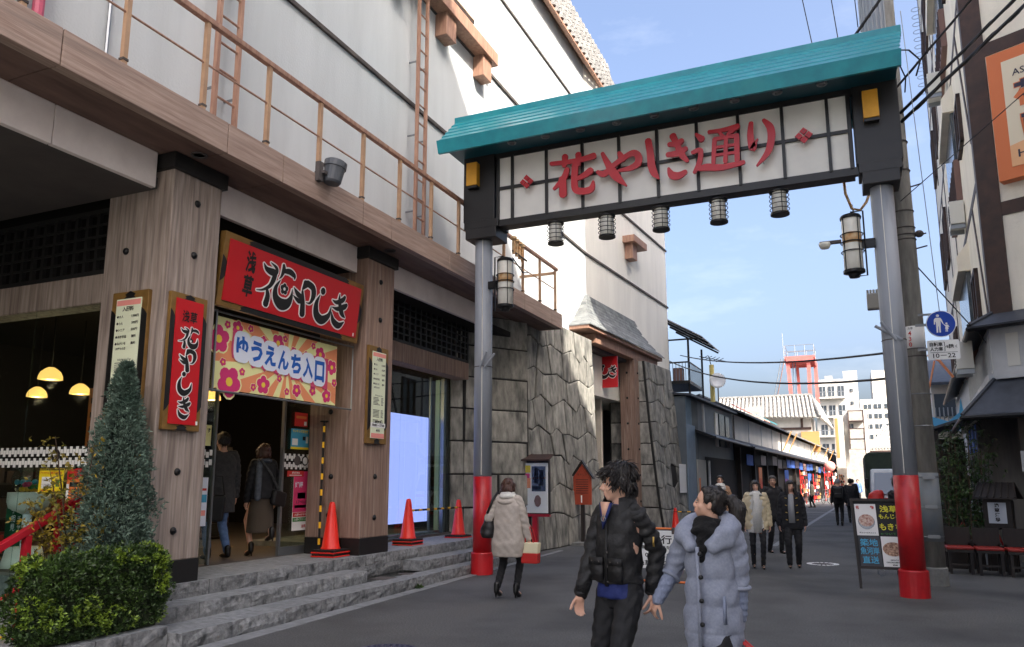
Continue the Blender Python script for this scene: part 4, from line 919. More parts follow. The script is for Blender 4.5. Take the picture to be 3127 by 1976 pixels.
for i in range(9):
    x = -5.05 + i * .63; MB().lathe((x, 11.55, 7.40), [(.075, 0), (.075, -.03), (.05, -.03), (.05, -.01)], 14).build('downlight', 'steel', gate)
# hanging lanterns
def hang_lantern(x, label):
    t = thing('hanging_lantern', label, 'lantern', (x, 12.02, 5.6), 'cylindrical lanterns under the gate beam')
    MB().cyl((x, 12.02, 5.97), (x, 12.02, 6.08), .022, n=8).build('stem', 'black_metal', t)
    MB().lathe((x, 12.02, 5.60), [(.095, .02), (.105, .03), (.105, .37), (.09, .38)], 20).build('lamp_glass', 'lamp_white', t, smooth=True)
    MB().lathe((x, 12.02, 5.60), [(.10, .36), (.148, .365), (.148, .385), (.09, .395), (.02, .40)], 20).build('top_cap', 'black_metal', t)
    MB().lathe((x, 12.02, 5.60), [(.10, .0), (.142, .0), (.142, .03), (.10, .035)], 20).build('bottom_ring', 'black_metal', t)
    MB().lathe((x, 12.02, 5.60), [(.001, .012), (.1, .012), (.1, .018)], 20).build('diffuser', 'rust_band', t)
    for z in (.09, .165, .24, .31): MB().torus((x, 12.02, 5.60 + z), .145, .007, 20, 5).build('ring', 'black_metal', t)
    for a in range(4):
        q = a * math.pi / 2 + .4; MB().cyl((x + .112 * math.cos(q), 12.02 + .112 * math.sin(q), 5.62), (x + .112 * math.cos(q), 12.02 + .112 * math.sin(q), 5.98), .006, n=5).build('cage_bar', 'black_metal', t)
for x, l in ((-4.42, 'lantern under the gate beam closest to the hall side post'), (-3.5, 'second lantern from the hall side under the gate beam'), (-2.58, 'middle one of the five lanterns under the gate beam'), (-1.655, 'fourth lantern from the hall side under the gate beam'), (-.735, 'lantern under the gate beam closest to the utility pole side')): hang_lantern(x, l)
def side_lantern(x, px, label):
    s = 1 if px > x else -1
    t = thing('post_lantern', label, 'lantern', (x, 12.02, 4.5), 'tall cylindrical lanterns bracketed to the gate posts')
    c = (x, 12.02, 4.55)
    MB().lathe(c, [(.12, .05), (.132, .06), (.132, .84), (.12, .86)], 24).build('lamp_glass', 'lamp_white', t, smooth=True)
    MB().lathe(c, [(.1335, .46), (.1335, .62)], 24).build('amber_band', 'rust_band', t, smooth=True)
    MB().lathe(c, [(.145, .84), (.15, .87), (.13, .90), (.05, .93), (.001, .94)], 24).build('top_cap', 'black_metal', t)
    MB().lathe(c, [(.001, -.06), (.07, -.05), (.09, .0), (.15, .02), (.15, .06), (.12, .07)], 24).build('bottom_cap', 'black_metal', t)
    for z in (.34, .48, .60): MB().torus((x, 12.02, 4.55 + z), .155, .009, 24, 5).build('ring', 'black_metal', t)
    for a in range(4):
        q = a * math.pi / 2 + .7; MB().cyl((x + .14 * math.cos(q), 12.02 + .14 * math.sin(q), 4.58), (x + .14 * math.cos(q), 12.02 + .14 * math.sin(q), 5.42), .007, n=5).build('cage_bar', 'black_metal', t)
    for y in (11.95,): MB().tube([(x, y, 5.48), (x + s * .17, y, 5.48), (x + s * .17, y, 4.5), (x, y, 4.5)], .013, 6).build('bracket_frame', 'black_metal', t)
    MB().box(min(x + s * .13, px - s * .14), max(x + s * .13, px - s * .14), 11.98, 12.06, 4.93, 5.06).build('bracket_arm', 'black_metal', t)
    return t
side_lantern(-5.38, -5.84, 'tall rust stained lantern on the gate post next to the hall')
side_lantern(.245, .695, 'tall lantern with a camera on the gate post next to the utility pole')
cm = thing('street_camera', 'pale bullet shaped camera on the far lantern of the gate', 'camera', (-.02, 12, 4.9))
MB().lathe((-.13, 11.95, 5.02), [(.001, -.06), (.06, -.05), (.085, 0), (.085, .03)], 16).build('dome', 'lamp_white', cm, smooth=True)
MB().box(-.20, .1, 11.91, 11.99, 5.03, 5.07).build('housing', 'dark_grey', cm)
# manhole covers and paint on the road
mh = tag(MB().lathe((-4.03, 6.33, 0), [(.001, .008), (.32, .008), (.34, .0)], 40).build('manhole_cover', mat('manhole_iron', C(72, 74, 96), C(44, 44, 62), s=30, rough=.5, bump=.6, bs=60)), 'round bluish iron manhole cover in the asphalt near the bottom edge', 'manhole cover')
q = MB()
for r_, n_ in ((.06, 6), (.12, 12), (.18, 18), (.24, 26), (.29, 32)):
    for k in range(n_):
        a = k * math.tau / n_; c = Vector((-4.03 + r_ * math.cos(a), 6.33 + r_ * math.sin(a), .006)); q.box(c.x - .012, c.x + .012, c.y - .012, c.y + .012, .006, .0125)
q = q.build('tread_stud', 'manhole_iron', mh); q['kind'] = 'stuff'
ov = thing('valve_cover', 'white painted ring of dashes round a valve lid on the road before the women', 'valve cover', (-.6, 16.1, 0))
MB().lathe((-.6, 16.1, 0), [(.001, .006), (.17, .006), (.17, 0)], 24).build('lid', 'dark_grey', ov)
for k in range(20):
    a0_ = k * math.tau / 20; a1_ = a0_ + .2
    P4 = lambda r, a: (-.6 + r * math.cos(a), 16.1 + r * 1.0 * math.sin(a), .0045)
    MB().prism([P4(.2, a0_), P4(.29, a0_), P4(.29, a1_), P4(.2, a1_)], (0, 0, .003)).build('dash', 'white', ov)

sgn, n4_ = SGN_FAR
for i, ch in enumerate('花やしき'): put_logo(ch, sgn + n4_ * (.2 + i * .26) + UP * .52 - fr(4.2)[0] * .002, n4_, UP, .36, sr)
# ============================================================ RIGHT SIDE
mk('hotel_wall', C(238, 230, 214), C(224, 216, 200), s=2, st=(1, 1, .3), rough=.85, bump=.4, bs=30, bst=(1, 1, 1))
mk('hotel_timber', C(72, 50, 42), C(52, 38, 34), s=4, rough=.6)
mk('brown_panel', C(122, 92, 84), rough=.6); mk('board_white', C(196, 198, 200), C(182, 184, 187), s=3, rough=.6)
mk('window_dark', C(60, 68, 76), rough=.15, spec=.8); mk('ac_white', C(214, 212, 204), rough=.5)
mk('orange_sign', C(214, 116, 66), rough=.5); mk('cream_sign', C(226, 212, 186), rough=.5); mk('peach_sign', C(232, 176, 128), rough=.5); mk('navy', C(44, 40, 62), rough=.5)
mk('wood_dark', C(44, 36, 32), C(32, 27, 25), s=4, st=(2, 2, .5), rough=.55)
mk('cushion_red', C(150, 40, 32), rough=.45); mk('blue_cloth', C(52, 92, 170), C(40, 72, 140), s=5, rough=.8)
d41, n41 = fr(4.1)
nL = -n41                                   # facing the street
HC = Vector((2.6, 16.3, 0)); dF = Vector((.889, -.457, 0)); nF = dF.cross(UP) # facing the camera
HH = 24.0
hotel = thing('inn_building', 'tall cream half timbered inn with a dark corner post and a big orange framed sign', 'building', HC)
fa = HC + d41 * 16.8; fb = HC + dF * 9.5
MB().prism([HC + Vector((0, 0, 3.3)), fa + Vector((0, 0, 3.3)), fa + Vector((10, 0, 3.3)), fb + Vector((2, 4, 3.3)), fb + Vector((0, 0, 3.3))], (0, 0, HH - 3.3)).build('upper_wall', 'hotel_wall', hotel)
q = HC + d41 * .25 + dF * .25
MB().prism([q, fa + dF * .25, fa + Vector((10, 0, 0)), fb + Vector((2, 4, 0)), fb + d41 * .25], (0, 0, 3.35)).build('ground_floor_wall', mat('inn_lower', C(92, 86, 80), C(74, 70, 66), s=2, rough=.8), hotel)
def on_f(u, z, out=0): return HC + dF * u + nF * out + UP * z
def on_s(u, z, out=0): return HC + d41 * u + nL * out + UP * z
MB().obox(on_f(-.02, 3.4, -.2), dF * .36, nF * .23, UP * (HH - 3.4)).build('corner_timber', 'hotel_timber', hotel)
MB().obox(on_s(.0, 3.4, -.2), d41 * .34, nL * .225, UP * (HH - 3.4)).build('corner_timber', 'hotel_timber', hotel)
for z in (6.42, 9.62, 13.4, 17.2): MB().obox(on_f(.34, z, -.1), dF * 9, nF * .125, UP * .26).build('timber_beam', 'hotel_timber', hotel)
for u in (3.2, 6.4): MB().obox(on_f(u, 3.4, -.1), dF * .3, nF * .12, UP * (HH - 3.4)).build('timber_stud', 'hotel_timber', hotel)
# street front: studs, braces, windows, bays
for u in (7.6, 10.6, 16.4): MB().obox(on_s(u, 3.4, -.1), d41 * .2, nL * .115, UP * (HH - 3.4)).build('timber_stud', 'hotel_timber', hotel)
for k in range(5):
    zb = 4.0 + 3.97 * k
    MB().obox(on_s(.34, zb + 3.2, -.1), d41 * 16, nL * .112, UP * .16).build('timber_beam', 'hotel_timber', hotel)
    for u0, u1, s_ in ((.34, 1.7, 1), (12.6, 14.0, -1)):
        a = on_s(u0 if s_ > 0 else u1, zb + .2, 0); b = on_s(u1 if s_ > 0 else u0, zb + 3.2, 0)
        MB().prism([a, a + d41 * .18, b + d41 * .18, b], nL * .02).build('timber_brace', 'hotel_timber', hotel)
    for u, w, h0, h1 in ((2.0, 1.2, .9, 2.0), (11.2, 1.4, .6, 2.4), (14.3, 1.4, .6, 2.4)):
        f = MB()
        for a, b, c, d in ((0, w, 0, .09), (0, w, h1 - h0 - .09, h1 - h0), (0, .09, 0, h1 - h0), (w - .09, w, 0, h1 - h0), (w / 2 - .03, w / 2 + .03, 0, h1 - h0)):
            f.obox(on_s(u + a, zb + h0 + c, -.05), d41 * (b - a), nL * .13, UP * (d - c))
        f = f.build('window_frame', 'hotel_timber', hotel)
        MB().obox(on_s(u + .08, zb + h0 + .08, -.04), d41 * (w - .16), nL * .055, UP * (h1 - h0 - .16)).build('window_pane', 'window_dark', f)
    # projecting bay with sloping white hood over brown boards
    by = MB().prism([on_s(3.9, zb + .2), on_s(7.2, zb + .2), on_s(7.2, zb + .2, .13), on_s(3.9, zb + .2, .13)], UP * 1.0).build('bay_apron', 'brown_panel', hotel)
    MB().prism([on_s(3.9, zb + 1.2), on_s(7.2, zb + 1.2), on_s(7.2, zb + 1.2, .10), on_s(3.9, zb + 1.2, .10)], UP * 1.2).build('bay_glass', 'window_dark', by)
    MB().prism([on_s(3.8, zb + 2.4), on_s(3.8, zb + 3.1), on_s(3.8, zb + 2.75, .26), on_s(3.8, zb + 2.4, .26)], d41 * 3.5).build('bay_hood', 'hotel_wall', by)
    for i in range(9): MB().obox(on_s(3.95 + i * .37, zb + .22, .13), d41 * .03, nL * .02, UP * .95).build('apron_batten', 'hotel_timber', by)
def ac(o, du, nn, label):
    t = thing('air_conditioner', label, 'air conditioner', o, 'air conditioner units on the inn')
    MB().obox(o, du * .75, nn * .3, UP * .55).build('casing', 'ac_white', t, bev=.01)
    for i in range(6): MB().obox(o + du * .06 + nn * .3 + UP * (.07 + i * .07), du * .4, nn * .012, UP * .035).build('grille_slat', 'dark_grey', t)
    MB().obox(o - UP * .1 + du * .05, du * .06, nn * .3, UP * .1).build('bracket', 'steel', t); MB().obox(o - UP * .1 + du * .6, du * .06, nn * .3, UP * .1).build('bracket', 'steel', t)
ac(on_s(3.6, 7.5, .02), d41, nL, 'white air conditioner box on the inn front, lower of the pair'); ac(on_s(4.9, 11.45, .16), d41, nL, 'white air conditioner box higher up on the inn front')
ac(on_s(1.0, 3.75, .3), d41, nL, 'brownish air conditioner box tucked under the upper pent roof of the inn')
# spiral cable guard high on the inn
cg = thing('wire_cage', 'thin wire cage bulging from the far top edge of the inn', 'wire cage', on_s(15.6, 16.5, .1))
for i in range(12): MB().torus(on_s(15.4, 16.4 + i * .32, .15), .15, .010, 14, 5).build('hoop', 'steel', cg)
# sign
sg = thing('inn_sign', 'large orange framed sign board high on the inn with dark street lettering', 'sign', on_f(.22, 6.99, .05))
so_ = on_f(.42, 6.99, .02)
MB().obox(so_, dF * 2.75, nF * .22, UP * 2.5).build('sign_box', 'orange_sign', sg, bev=.01)
MB().obox(so_ + dF * .24 + UP * .22 + nF * .22, dF * 2.27, nF * .006, UP * 2.06).build('sign_face', 'cream_sign', sg)
MB().prism([so_ + dF * .24 + UP * .22 + nF * .226, so_ + dF * 2.5 + UP * .22 + nF * .226, so_ + dF * 2.5 + UP * 1.05 + nF * .226, so_ + dF * 1.2 + UP * .80 + nF * .226, so_ + dF * .24 + UP * .62 + nF * .226], nF * .004).build('sign_swash', 'peach_sign', sg)
bo_ = so_ + nF * .23
text('ASAKUSA', bo_ + dF * .40 + UP * 2.0, dF, UP, .13, 'navy', sg, w=.78, bold=.01, align='l')
for i, ch in enumerate('花やしき'):
    text(ch, bo_ + dF * (.62 + i * .50) + UP * 1.58, dF, UP, .52, 'orange_sign', sg, w=.48, bold=.075, off=.002); text(ch, bo_ + dF * (.62 + i * .50) + UP * 1.58, dF, UP, .48, 'navy', sg, w=.44, bold=.045, off=.006)
for i, ch in enumerate('商店街'):
    text(ch, bo_ + dF * (.70 + i * .54) + UP * .98, dF, UP, .50, 'orange_sign', sg, w=.5, bold=.075, off=.005); text(ch, bo_ + dF * (.70 + i * .54) + UP * .98, dF, UP, .46, 'navy', sg, w=.46, bold=.045, off=.008)
text('HANAYASHIKI', bo_ + dF * .36 + UP * .44, dF, UP, .15, 'navy', sg, w=1.7, bold=.01, off=.006, align='l')
# pent roofs and boarded band
def pent(zi, ze, oi, oe, name, m, th=.06):
    I = lambda u, z: None
    c_i = HC + (nF + nL).normalized() * 0 ; 
    k = 1 / max(.2, (nF + nL).normalized().dot(nF)); bis = (nF + nL).normalized() * k
    ci = HC + bis * oi + UP * zi; ce = HC + bis * oe + UP * ze
    fi = HC + dF * 9 + nF * oi + UP * zi; fe = HC + dF * 9 + nF * oe + UP * ze
    si = HC + d41 * 15.5 + nL * oi + UP * zi; se = HC + d41 * 15.5 + nL * oe + UP * ze
    r = MB().prism([ci, fi, fe, ce], (0, 0, -th)).prism([si, ci, ce, se], (0, 0, -th)).build(name, m, hotel)
    for i in range(1, 9):
        a = ci.lerp(fi, i / 9); b = a + (nF * (oe - oi)) + UP * (ze - zi)
        MB().cyl(a + UP * .015, b + UP * .015, .022, n=6).build('roof_seam', m, r)
    for i in range(1, 14):
        a = ci.lerp(si, i / 14); b = a + (nL * (oe - oi)) + UP * (ze - zi)
        MB().cyl(a + UP * .015, b + UP * .015, .022, n=6).build('roof_seam', m, r)
    MB().cyl(ci + UP * .01, ce + UP * .01, .04, n=6).build('hip_cap', m, r)
    g_ = MB().cyl(ce - UP * .05, fe - UP * .05, .05, n=8).cyl(ce - UP * .05, se - UP * .05, .05, n=8); g_.build('eave_gutter', 'black_metal', r)
    return ci, ce
pent(4.62, 4.36, .0, .42, 'upper_pent_roof', 'roof_dark')
MB().prism([HC + UP * 3.4 + (nF + nL) * .06, HC + dF * 9 + UP * 3.4 + nF * .08, HC + dF * 9 + UP * 3.4 - nF * .05, HC + UP * 3.4 + d41 * 1, HC + d41 * 15 + UP * 3.4 - nL * .05, HC + d41 * 15 + UP * 3.4 + nL * .08], UP * .95).build('boarded_band', 'board_white', hotel)
for i in range(22): MB().obox(on_s(.1 + i * .32, 3.55, .07), d41 * .04, nL * .035, UP * .72).build('batten', 'board_white', hotel)
for i in range(6):
    MB().obox(on_f(.2 + i * .5, 3.6, .07), dF * .2, nF * .03, UP * .6).build('board_panel', 'ac_white', hotel)
MB().obox(on_s(0, 3.38, .0), d41 * 15, nL * .16, UP * .12).build('sill_board', 'board_white', hotel); MB().obox(on_f(0, 3.38, .0), dF * 9, nF * .16, UP * .12).build('sill_board', 'board_white', hotel)
pent(3.38, 2.72, .08, .66, 'lower_pent_roof', 'roof_dark')
MB().obox(on_f(.5, .0, -.2), dF * .8, nF * .06, UP * 2.7).build('cream_door_panel', 'plaster_warm', hotel)
MB().obox(on_f(1.6, 1.9, -.24), dF * 4, nF * .4, UP * .75).build('eave_box', mat('greyplate', C(120, 122, 124), rough=.6), hotel)
wl_ = thing('wall_lantern', 'dark box lantern with a flame coloured glow under the lower pent roof of the inn', 'lantern', on_f(.62, 2.1, .1))
MB().obox(on_f(.55, 2.08, .02), dF * .34, nF * .2, UP * .34).build('lantern_case', 'black_metal', wl_)
MB().prism([on_f(.66, 2.2, .225), on_f(.72, 2.17, .225), on_f(.76, 2.24, .225), on_f(.72, 2.33, .225)], nF * .01).build('flame_glow', 'lamp_glow', wl_)
MB().obox(on_f(.25, 1.72, .02), dF * .2, nF * .1, UP * .36).build('paper_lamp', 'board_white', wl_)
nr = thing('door_curtain', 'faded blue cloth strips hanging under the inn eave', 'curtain', on_s(.5, 2.2, .4))
for i in range(5):
    MB().obox(on_s(.3 + i * .5, 2.1 + .05 * (i % 2), .42 + .02 * (i % 2)), d41 * .42, nL * .012, UP * (.5 - .06 * (i % 2))).build('cloth_strip', 'blue_cloth', nr)
MB().cyl(on_s(.2, 2.62, .42), on_s(2.9, 2.62, .42), .012, n=6).build('curtain_rod', 'wood_dark', nr)
# dark awning and gate roof beyond the bamboo
aw = thing('side_awning', 'low dark awning roof between the utility pole and the inn', 'awning', (2.0, 22, 2.6))
MB().prism([(1.75, 20.5, 2.72), (2.9, 20.4, 3.1), (3.1, 24.5, 3.1), (1.9, 24.5, 2.72)], (0, 0, .06)).build('awning_sheet', 'roof_dark', aw)
for y in (20.6, 24.3): MB().box(1.85, 1.95, y, y + .08, 0, 2.72).build('awning_post', 'wood_dark', aw)
MB().box(1.9, 2.9, 24.2, 24.26, .0, 2.7).build('awning_back', 'wood_dark', aw)
# red cushioned seats
def seat(x, y, label, rot):
    t = thing('waiting_chair', label, 'chair', (x, y, 0), 'dark wooden chairs with red cushions before the inn')
    for sx in (-.16, .16):
        for sy in (-.17, .17): MB().box(x + sx - .022, x + sx + .022, y + sy - .022, y + sy + .022, 0, .40).build('leg', 'wood_dark', t)
    MB().box(x - .2, x + .2, y - .2, y + .2, .36, .405).build('seat_frame', 'wood_dark', t)
    MB().box(x - .205, x + .205, y - .205, y + .2, .405, .455).build('cushion', 'cushion_red', t, bev=.018)
    MB().box(x - .2, x + .2, y + .18, y + .215, .46, .76).build('backrest', 'wood_dark', t)
    for sx in (-.19, .16): MB().box(x + sx, x + sx + .035, y + .18, y + .215, .36, .5).build('back_post', 'wood_dark', t)
    MB().box(x - .16, x + .16, y - .18, y - .15, .14, .17).build('stretcher', 'wood_dark', t)
    t.rotation_euler = (0, 0, 0)
for i, (x, y, l) in enumerate(((1.62, 15.5, 'red cushioned dark chair standing next to the utility pole'), (2.05, 15.42, 'red cushioned dark chair in the middle of the row before the inn'), (2.49, 15.34, 'red cushioned dark chair below the roofed lantern stand'), (2.93, 15.26, 'red cushioned dark chair farthest from the utility pole'))): seat(x, y, l, 0)
ls = thing('roofed_sign_lamp', 'small dark lantern stand with a tiled roof and white lettered panel before the inn', 'lantern sign', (2.5, 16.0, 0))
lc = Vector((2.36, 16.15, 0)); ld = Vector((.94, -.33, 0)).normalized(); ln_ = ld.cross(UP)
for u in (-.2, .2):
    for v in (-.12, .08): MB().obox(lc + ld * (u - .02) + ln_ * v, ld * .04, ln_ * .04, UP * 1.2).build('stand_leg', 'wood_dark', ls)
MB().obox(lc - ld * .2 - ln_ * .1, ld * .4, ln_ * .2, UP * .42 ).build('stand_box', 'wood_dark', ls)
for o_ in ls.children:
    pass
MB().obox(lc - ld * .21 - ln_ * .11 + UP * .74, ld * .42, ln_ * .24, UP * .5).build('lamp_case', 'wood_dark', ls)
MB().obox(lc - ld * .14 + ln_ * .13 + UP * .82, ld * .28, ln_ * .006, UP * .36).build('lamp_panel', mat('lamp_paper', C(196, 202, 210), rough=.6), ls)
vtext('浅草酒場', lc + ln_ * .137 + UP * 1.13, ld, UP, .082, .072, 'ink', ls, bold=.05)
for s_ in (1, -1):
    rf_ = MB().prism([lc - ld * .34 + ln_ * .28 * s_ + UP * 1.24, lc + ld * .34 + ln_ * .28 * s_ + UP * 1.24, lc + ld * .28 + UP * 1.5, lc - ld * .28 + UP * 1.5], UP * .03).build('lamp_roof', 'wood_dark', ls)
    for i in range(7):
        a = lc + ld * (-.32 + i * .106) + ln_ * .28 * s_ + UP * 1.275; b = lc + ld * (-.27 + i * .09) + UP * 1.53
        MB().cyl(a, b, .016, n=6).build('roof_rib', 'wood_dark', rf_)
# planter trough
pl = thing('planter_box', 'dark wooden trough planted with bamboo behind the red chairs', 'planter', (1.9, 16.3, 0))
MB().box(1.42, 2.1, 16.25, 16.65, 0, .5).build('trough', 'wood_dark', pl); MB().box(1.46, 2.06, 16.29, 16.61, .46, .505).build('soil', 'soil', pl)
# ------------------------------------------------------------ utility pole
up_ = thing('utility_pole', 'weathered concrete utility pole with steel bands behind the far gate post', 'utility pole', (1.07, 13.6, 0))
px, py = 1.07, 13.6
MB().tube([(px, py, 0), (px, py, 6), (px, py, 12)], [.165, .148, .125], 24).build('shaft', 'concrete_pole', up_, smooth=True)
MB().lathe((px, py, 0), [(.185, 0), (.185, .25), (.17, .27)], 24).build('base_sleeve', 'concrete', up_)
MB().lathe((px, py, 0), [(.172, .65), (.168, 1.68)], 24).build('guard_sleeve', mat('guard_blue', C(112, 122, 132), C(128, 132, 132), s=3, rough=.5), up_, smooth=True)
for z in (.72, 1.16, 1.62, 2.4, 2.9): MB().torus((px, py, z), .168, .008, 24, 5).build('band', 'steel', up_)
for z in (.72, 1.16, 1.6): MB().box(px - .06, px + .10, py - .19, py - .165, z - .02, z + .03).build('clamp', 'steel', up_)
for z in (5.42, 5.5, 5.62, 5.9, 6.6, 7.1, 3.62, 3.5): MB().torus((px, py, z), .152, .012, 24, 5).build('band', 'dark_grey', up_)
wb = MB().lathe((px, py, 0), [(.158, 3.62), (.157, 3.98)], 24).build('white_notice_band', 'white', up_, smooth=True)
for i, ch in enumerate('430'): text(ch, (px - .07, py - .158, 3.86 - i * .09), XR, UP, .07, 'poster_red', up_, bold=.01)
text('浅草', (px - .06, py - .158, 3.94), XR, UP, .04, 'ink', up_)
for z, s_ in ((5.46, 1), (5.9, -1), (6.3, 1), (5.25, 1)): MB().cyl((px + .1 * s_, py - .05, z), (px + .3 * s_, py - .08, z + .03), .012, n=6).build('step_bolt', 'dark_grey', up_)
MB().tube([(px - .13, py - .09, 6.9), (px - .17, py - .1, 6.0), (px - .14, py - .12, 5.4), (px - .165, py - .08, 4.2), (px - .17, py - .05, 1.7)], .018, 6).build('service_cable', 'black_metal', up_)
MB().tube([(px - .16, py - .03, 7.2), (px - .20, py - .06, 6.2), (px - .15, py - .1, 5.45)], .022, 6).build('service_cable', 'brown_panel', up_)
MB().ell((px + .2, py - .05, 5.5), (.07, .06, .06), 10, 6).build('insulator', 'dark_grey', up_)
slv = MB().lathe((px - .13, py + .1, 0), [(.26, 8.3), (.26, 14)], 26).build('ribbed_sleeve', 'pole_grey', up_)
for i in range(26):
    a = i * math.tau / 26; MB().cyl((px - .13 + .265 * math.cos(a), py + .1 + .265 * math.sin(a), 8.3), (px - .13 + .265 * math.cos(a), py + .1 + .265 * math.sin(a), 14), .014, n=5).build('sleeve_rib', 'pole_grey', slv)
jb = thing('junction_box', 'grey ribbed junction box on the side of the utility pole behind the gate post', 'junction box', (.56, 13.6, 4.3))
MB().box(.43, .72, 13.5, 13.68, 4.32, 4.58).build('box_body', mat('box_grey', C(156, 154, 148), rough=.5), jb, bev=.02)
for i in range(6): MB().cyl((.45 + i * .045, 13.58, 4.58), (.45 + i * .045, 13.58, 4.65), .018, n=6).build('bushing', 'box_grey', jb)
MB().box(.7, 1.0, 13.56, 13.62, 4.4, 4.44).build('box_arm', 'steel', jb)
oc = thing('orange_conduit', 'looped orange cable cover hanging behind the gate beam near the utility pole', 'cable cover', (.25, 13.2, 6))
MB().tube([(.20, 13.0, 6.6), (.22, 13.0, 6.15), (.30, 13.0, 5.88), (.42, 13.0, 5.84), (.52, 13.05, 5.98), (.60, 13.1, 6.2)], .022, 8).build('conduit', 'rust_band', oc, smooth=True)
MB().tube([(.30, 13.0, 5.95), (.36, 13, 5.5)], .012, 6).build('conduit_tail', 'steel', oc)
# road signs on the pole
rs = thing('round_road_sign', 'round blue road sign with white adult and child figures on the utility pole', 'road sign', (1.43, 13.38, 3.96))
rc = Vector((1.435, 13.36, 3.962)); sr_ = Vector((1, .12, 0)).normalized(); sn = sr_.cross(UP)
MB().lathe(rc, [(.001, .0), (.208, 0), (.208, .012), (.001, .014)], 40, sn).build('sign_rim', 'white', rs)
MB().lathe(rc + sn * .013, [(.001, .002), (.198, .002), (.198, 0)], 40, sn).build('sign_face', mat('sign_blue', C(14, 66, 170), rough=.35), rs)
def flat(pts, m, par, z=.017, o=rc, s=1): MB().prism([o + sr_ * a * s + UP * b * s + sn * z for a, b in pts], sn * .002).build('figure_print', m, par)
def circ(x, y, r, m, par, z=.017, o=rc, n=14): flat([(x + r * math.cos(t * math.tau / n), y + r * math.sin(t * math.tau / n)) for t in range(n)], m, par, z, o)
circ(-.04, .128, .022, 'white', rs)
flat([(-.075, .095), (-.005, .095), (.012, .07), (.035, .0), (.025, -.008), (-.005, .05), (-.005, .0), (-.01, -.06), (-.012, -.14), (-.032, -.14), (-.036, -.04), (-.042, -.04), (-.05, -.14), (-.072, -.14), (-.07, -.05), (-.07, .02), (-.078, .04), (-.085, -.01), (-.1, -.01), (-.095, .07)], 'white', rs)
circ(.075, .0, .015, 'white', rs)
flat([(.055, -.02), (.094, -.02), (.112, -.055), (.104, -.06), (.09, -.045), (.098, -.085), (.086, -.088), (.086, -.13), (.074, -.13), (.074, -.09), (.07, -.09), (.066, -.13), (.054, -.13), (.056, -.085), (.05, -.083), (.058, -.045), (.038, -.02), (.03, -.012), (.034, -.004)], 'white', rs)
MB().cyl(rc + UP * .2 - sn * .01, (1.27, 13.3, 9.3), .006, n=5).build('hanging_wire', 'steel', rs)
MB().obox(rc - sn * .05 - sr_ * .35 - UP * .02, sr_ * .4, sn * .03, UP * .04).build('sign_bracket', 'steel', rs)
MB().obox(rc - sn * .05 - sr_ * .3 + UP * .15, sr_ * .3, sn * .03, UP * .03).build('sign_bracket', 'steel', rs)
pt = thing('plate_road_sign', 'white rounded plate sign with black lettering below the round blue sign', 'road sign', (1.44, 13.36, 3.4))
pc = Vector((1.44, 13.36, 3.555))
def rrect(w, h, r, n=5):
    out = []
    for cx_, cy_, a0_ in ((w - r, h - r, 0), (-w + r, h - r, 90), (-w + r, -h + r, 180), (w - r, -h + r, 270)):
        out += [(cx_ + r * math.cos(R(a0_ + 90 * k / n)), cy_ + r * math.sin(R(a0_ + 90 * k / n))) for k in range(n + 1)]
    return out
MB().prism([pc + sr_ * a + UP * b for a, b in rrect(.222, .152, .025)], sn * .01).build('plate', 'white', pt)
tp = pc + sn * .011
text('自転車', tp + sr_ * -.1 + UP * .085, sr_, UP, .065, 'ink', pt, w=.18, bold=.03); text('人力車', tp + sr_ * -.1 + UP * .01, sr_, UP, .065, 'ink', pt, w=.18, bold=.03)
text('を', tp + sr_ * .055 + UP * .045, sr_, UP, .04, 'ink', pt, bold=.03); text('除', tp + sr_ * .11 + UP * .05, sr_, UP, .07, 'ink', pt, bold=.03); text('く', tp + sr_ * .175 + UP * .045, sr_, UP, .045, 'ink', pt, bold=.03)
MB().prism([tp + sr_ * a + UP * b for a, b in ((.0, .125), (.022, .115), (.022, .06), (.03, .045), (.022, .03), (.022, -.02), (.0, -.03), (.014, -.015), (.014, .03), (.02, .045), (.014, .06), (.014, .105))], sn * .001).build('brace_print', 'ink', pt)
MB().obox(tp + sr_ * -.19 + UP * -.045, sr_ * .38, UP * .006, sn * .001).build('rule_print', 'ink', pt)
text('10－22', tp + sr_ * .0 + UP * -.092, sr_, UP, .07, 'ink', pt, w=.31, bold=.015)
MB().obox(pc - sn * .05 - sr_ * .35, sr_ * .4, sn * .03, UP * .04).build('sign_bracket', 'steel', pt)
# ------------------------------------------------------------ cables
def cable(p0, p1, sag, r, label, name='overhead_cable', grp='overhead cables', n=14, twist=False):
    p0, p1 = Vector(p0), Vector(p1); pts = [p0.lerp(p1, i / n) - UP * sag * 4 * (i / n) * (1 - i / n) for i in range(n + 1)]
    o = MB().tube(pts, r, 6).build(name, 'black_metal', None, smooth=True); tag(o, label, 'cable', grp)
    if twist:
        q = [];
        N = n * 6
        for i in range(N + 1):
            t = i / N; c = p0.lerp(p1, t) - UP * sag * 4 * t * (1 - t); a = t * 70
            q.append(c + Vector((math.cos(a) * .01, math.sin(a), math.cos(a))) * r * 1.3)
        MB().tube(q, r * .45, 4).build('wrap_wire', 'black_metal', o)
    return o
cable((1.12, 13.5, 7.56), (9.0, 13.0, 14.9), .12, .026, 'thick wrapped black cable rising from the utility pole, upper of the close pair', twist=True)
cable((1.14, 13.5, 7.42), (9.0, 13.0, 14.3), .10, .03, 'thick wrapped black cable rising from the utility pole, lower of the close pair', twist=True)
cable((1.1, 13.4, 7.98), (8.0, 13.4, 15.6), .05, .02, 'black cable crossing above the close pair toward the inn', twist=True)
cable((.50, 12.9, 8.75), (1.8, 13.0, 10.5), .0, .026, 'dark braided cable passing behind the ridge end of the teal gate roof', twist=True)
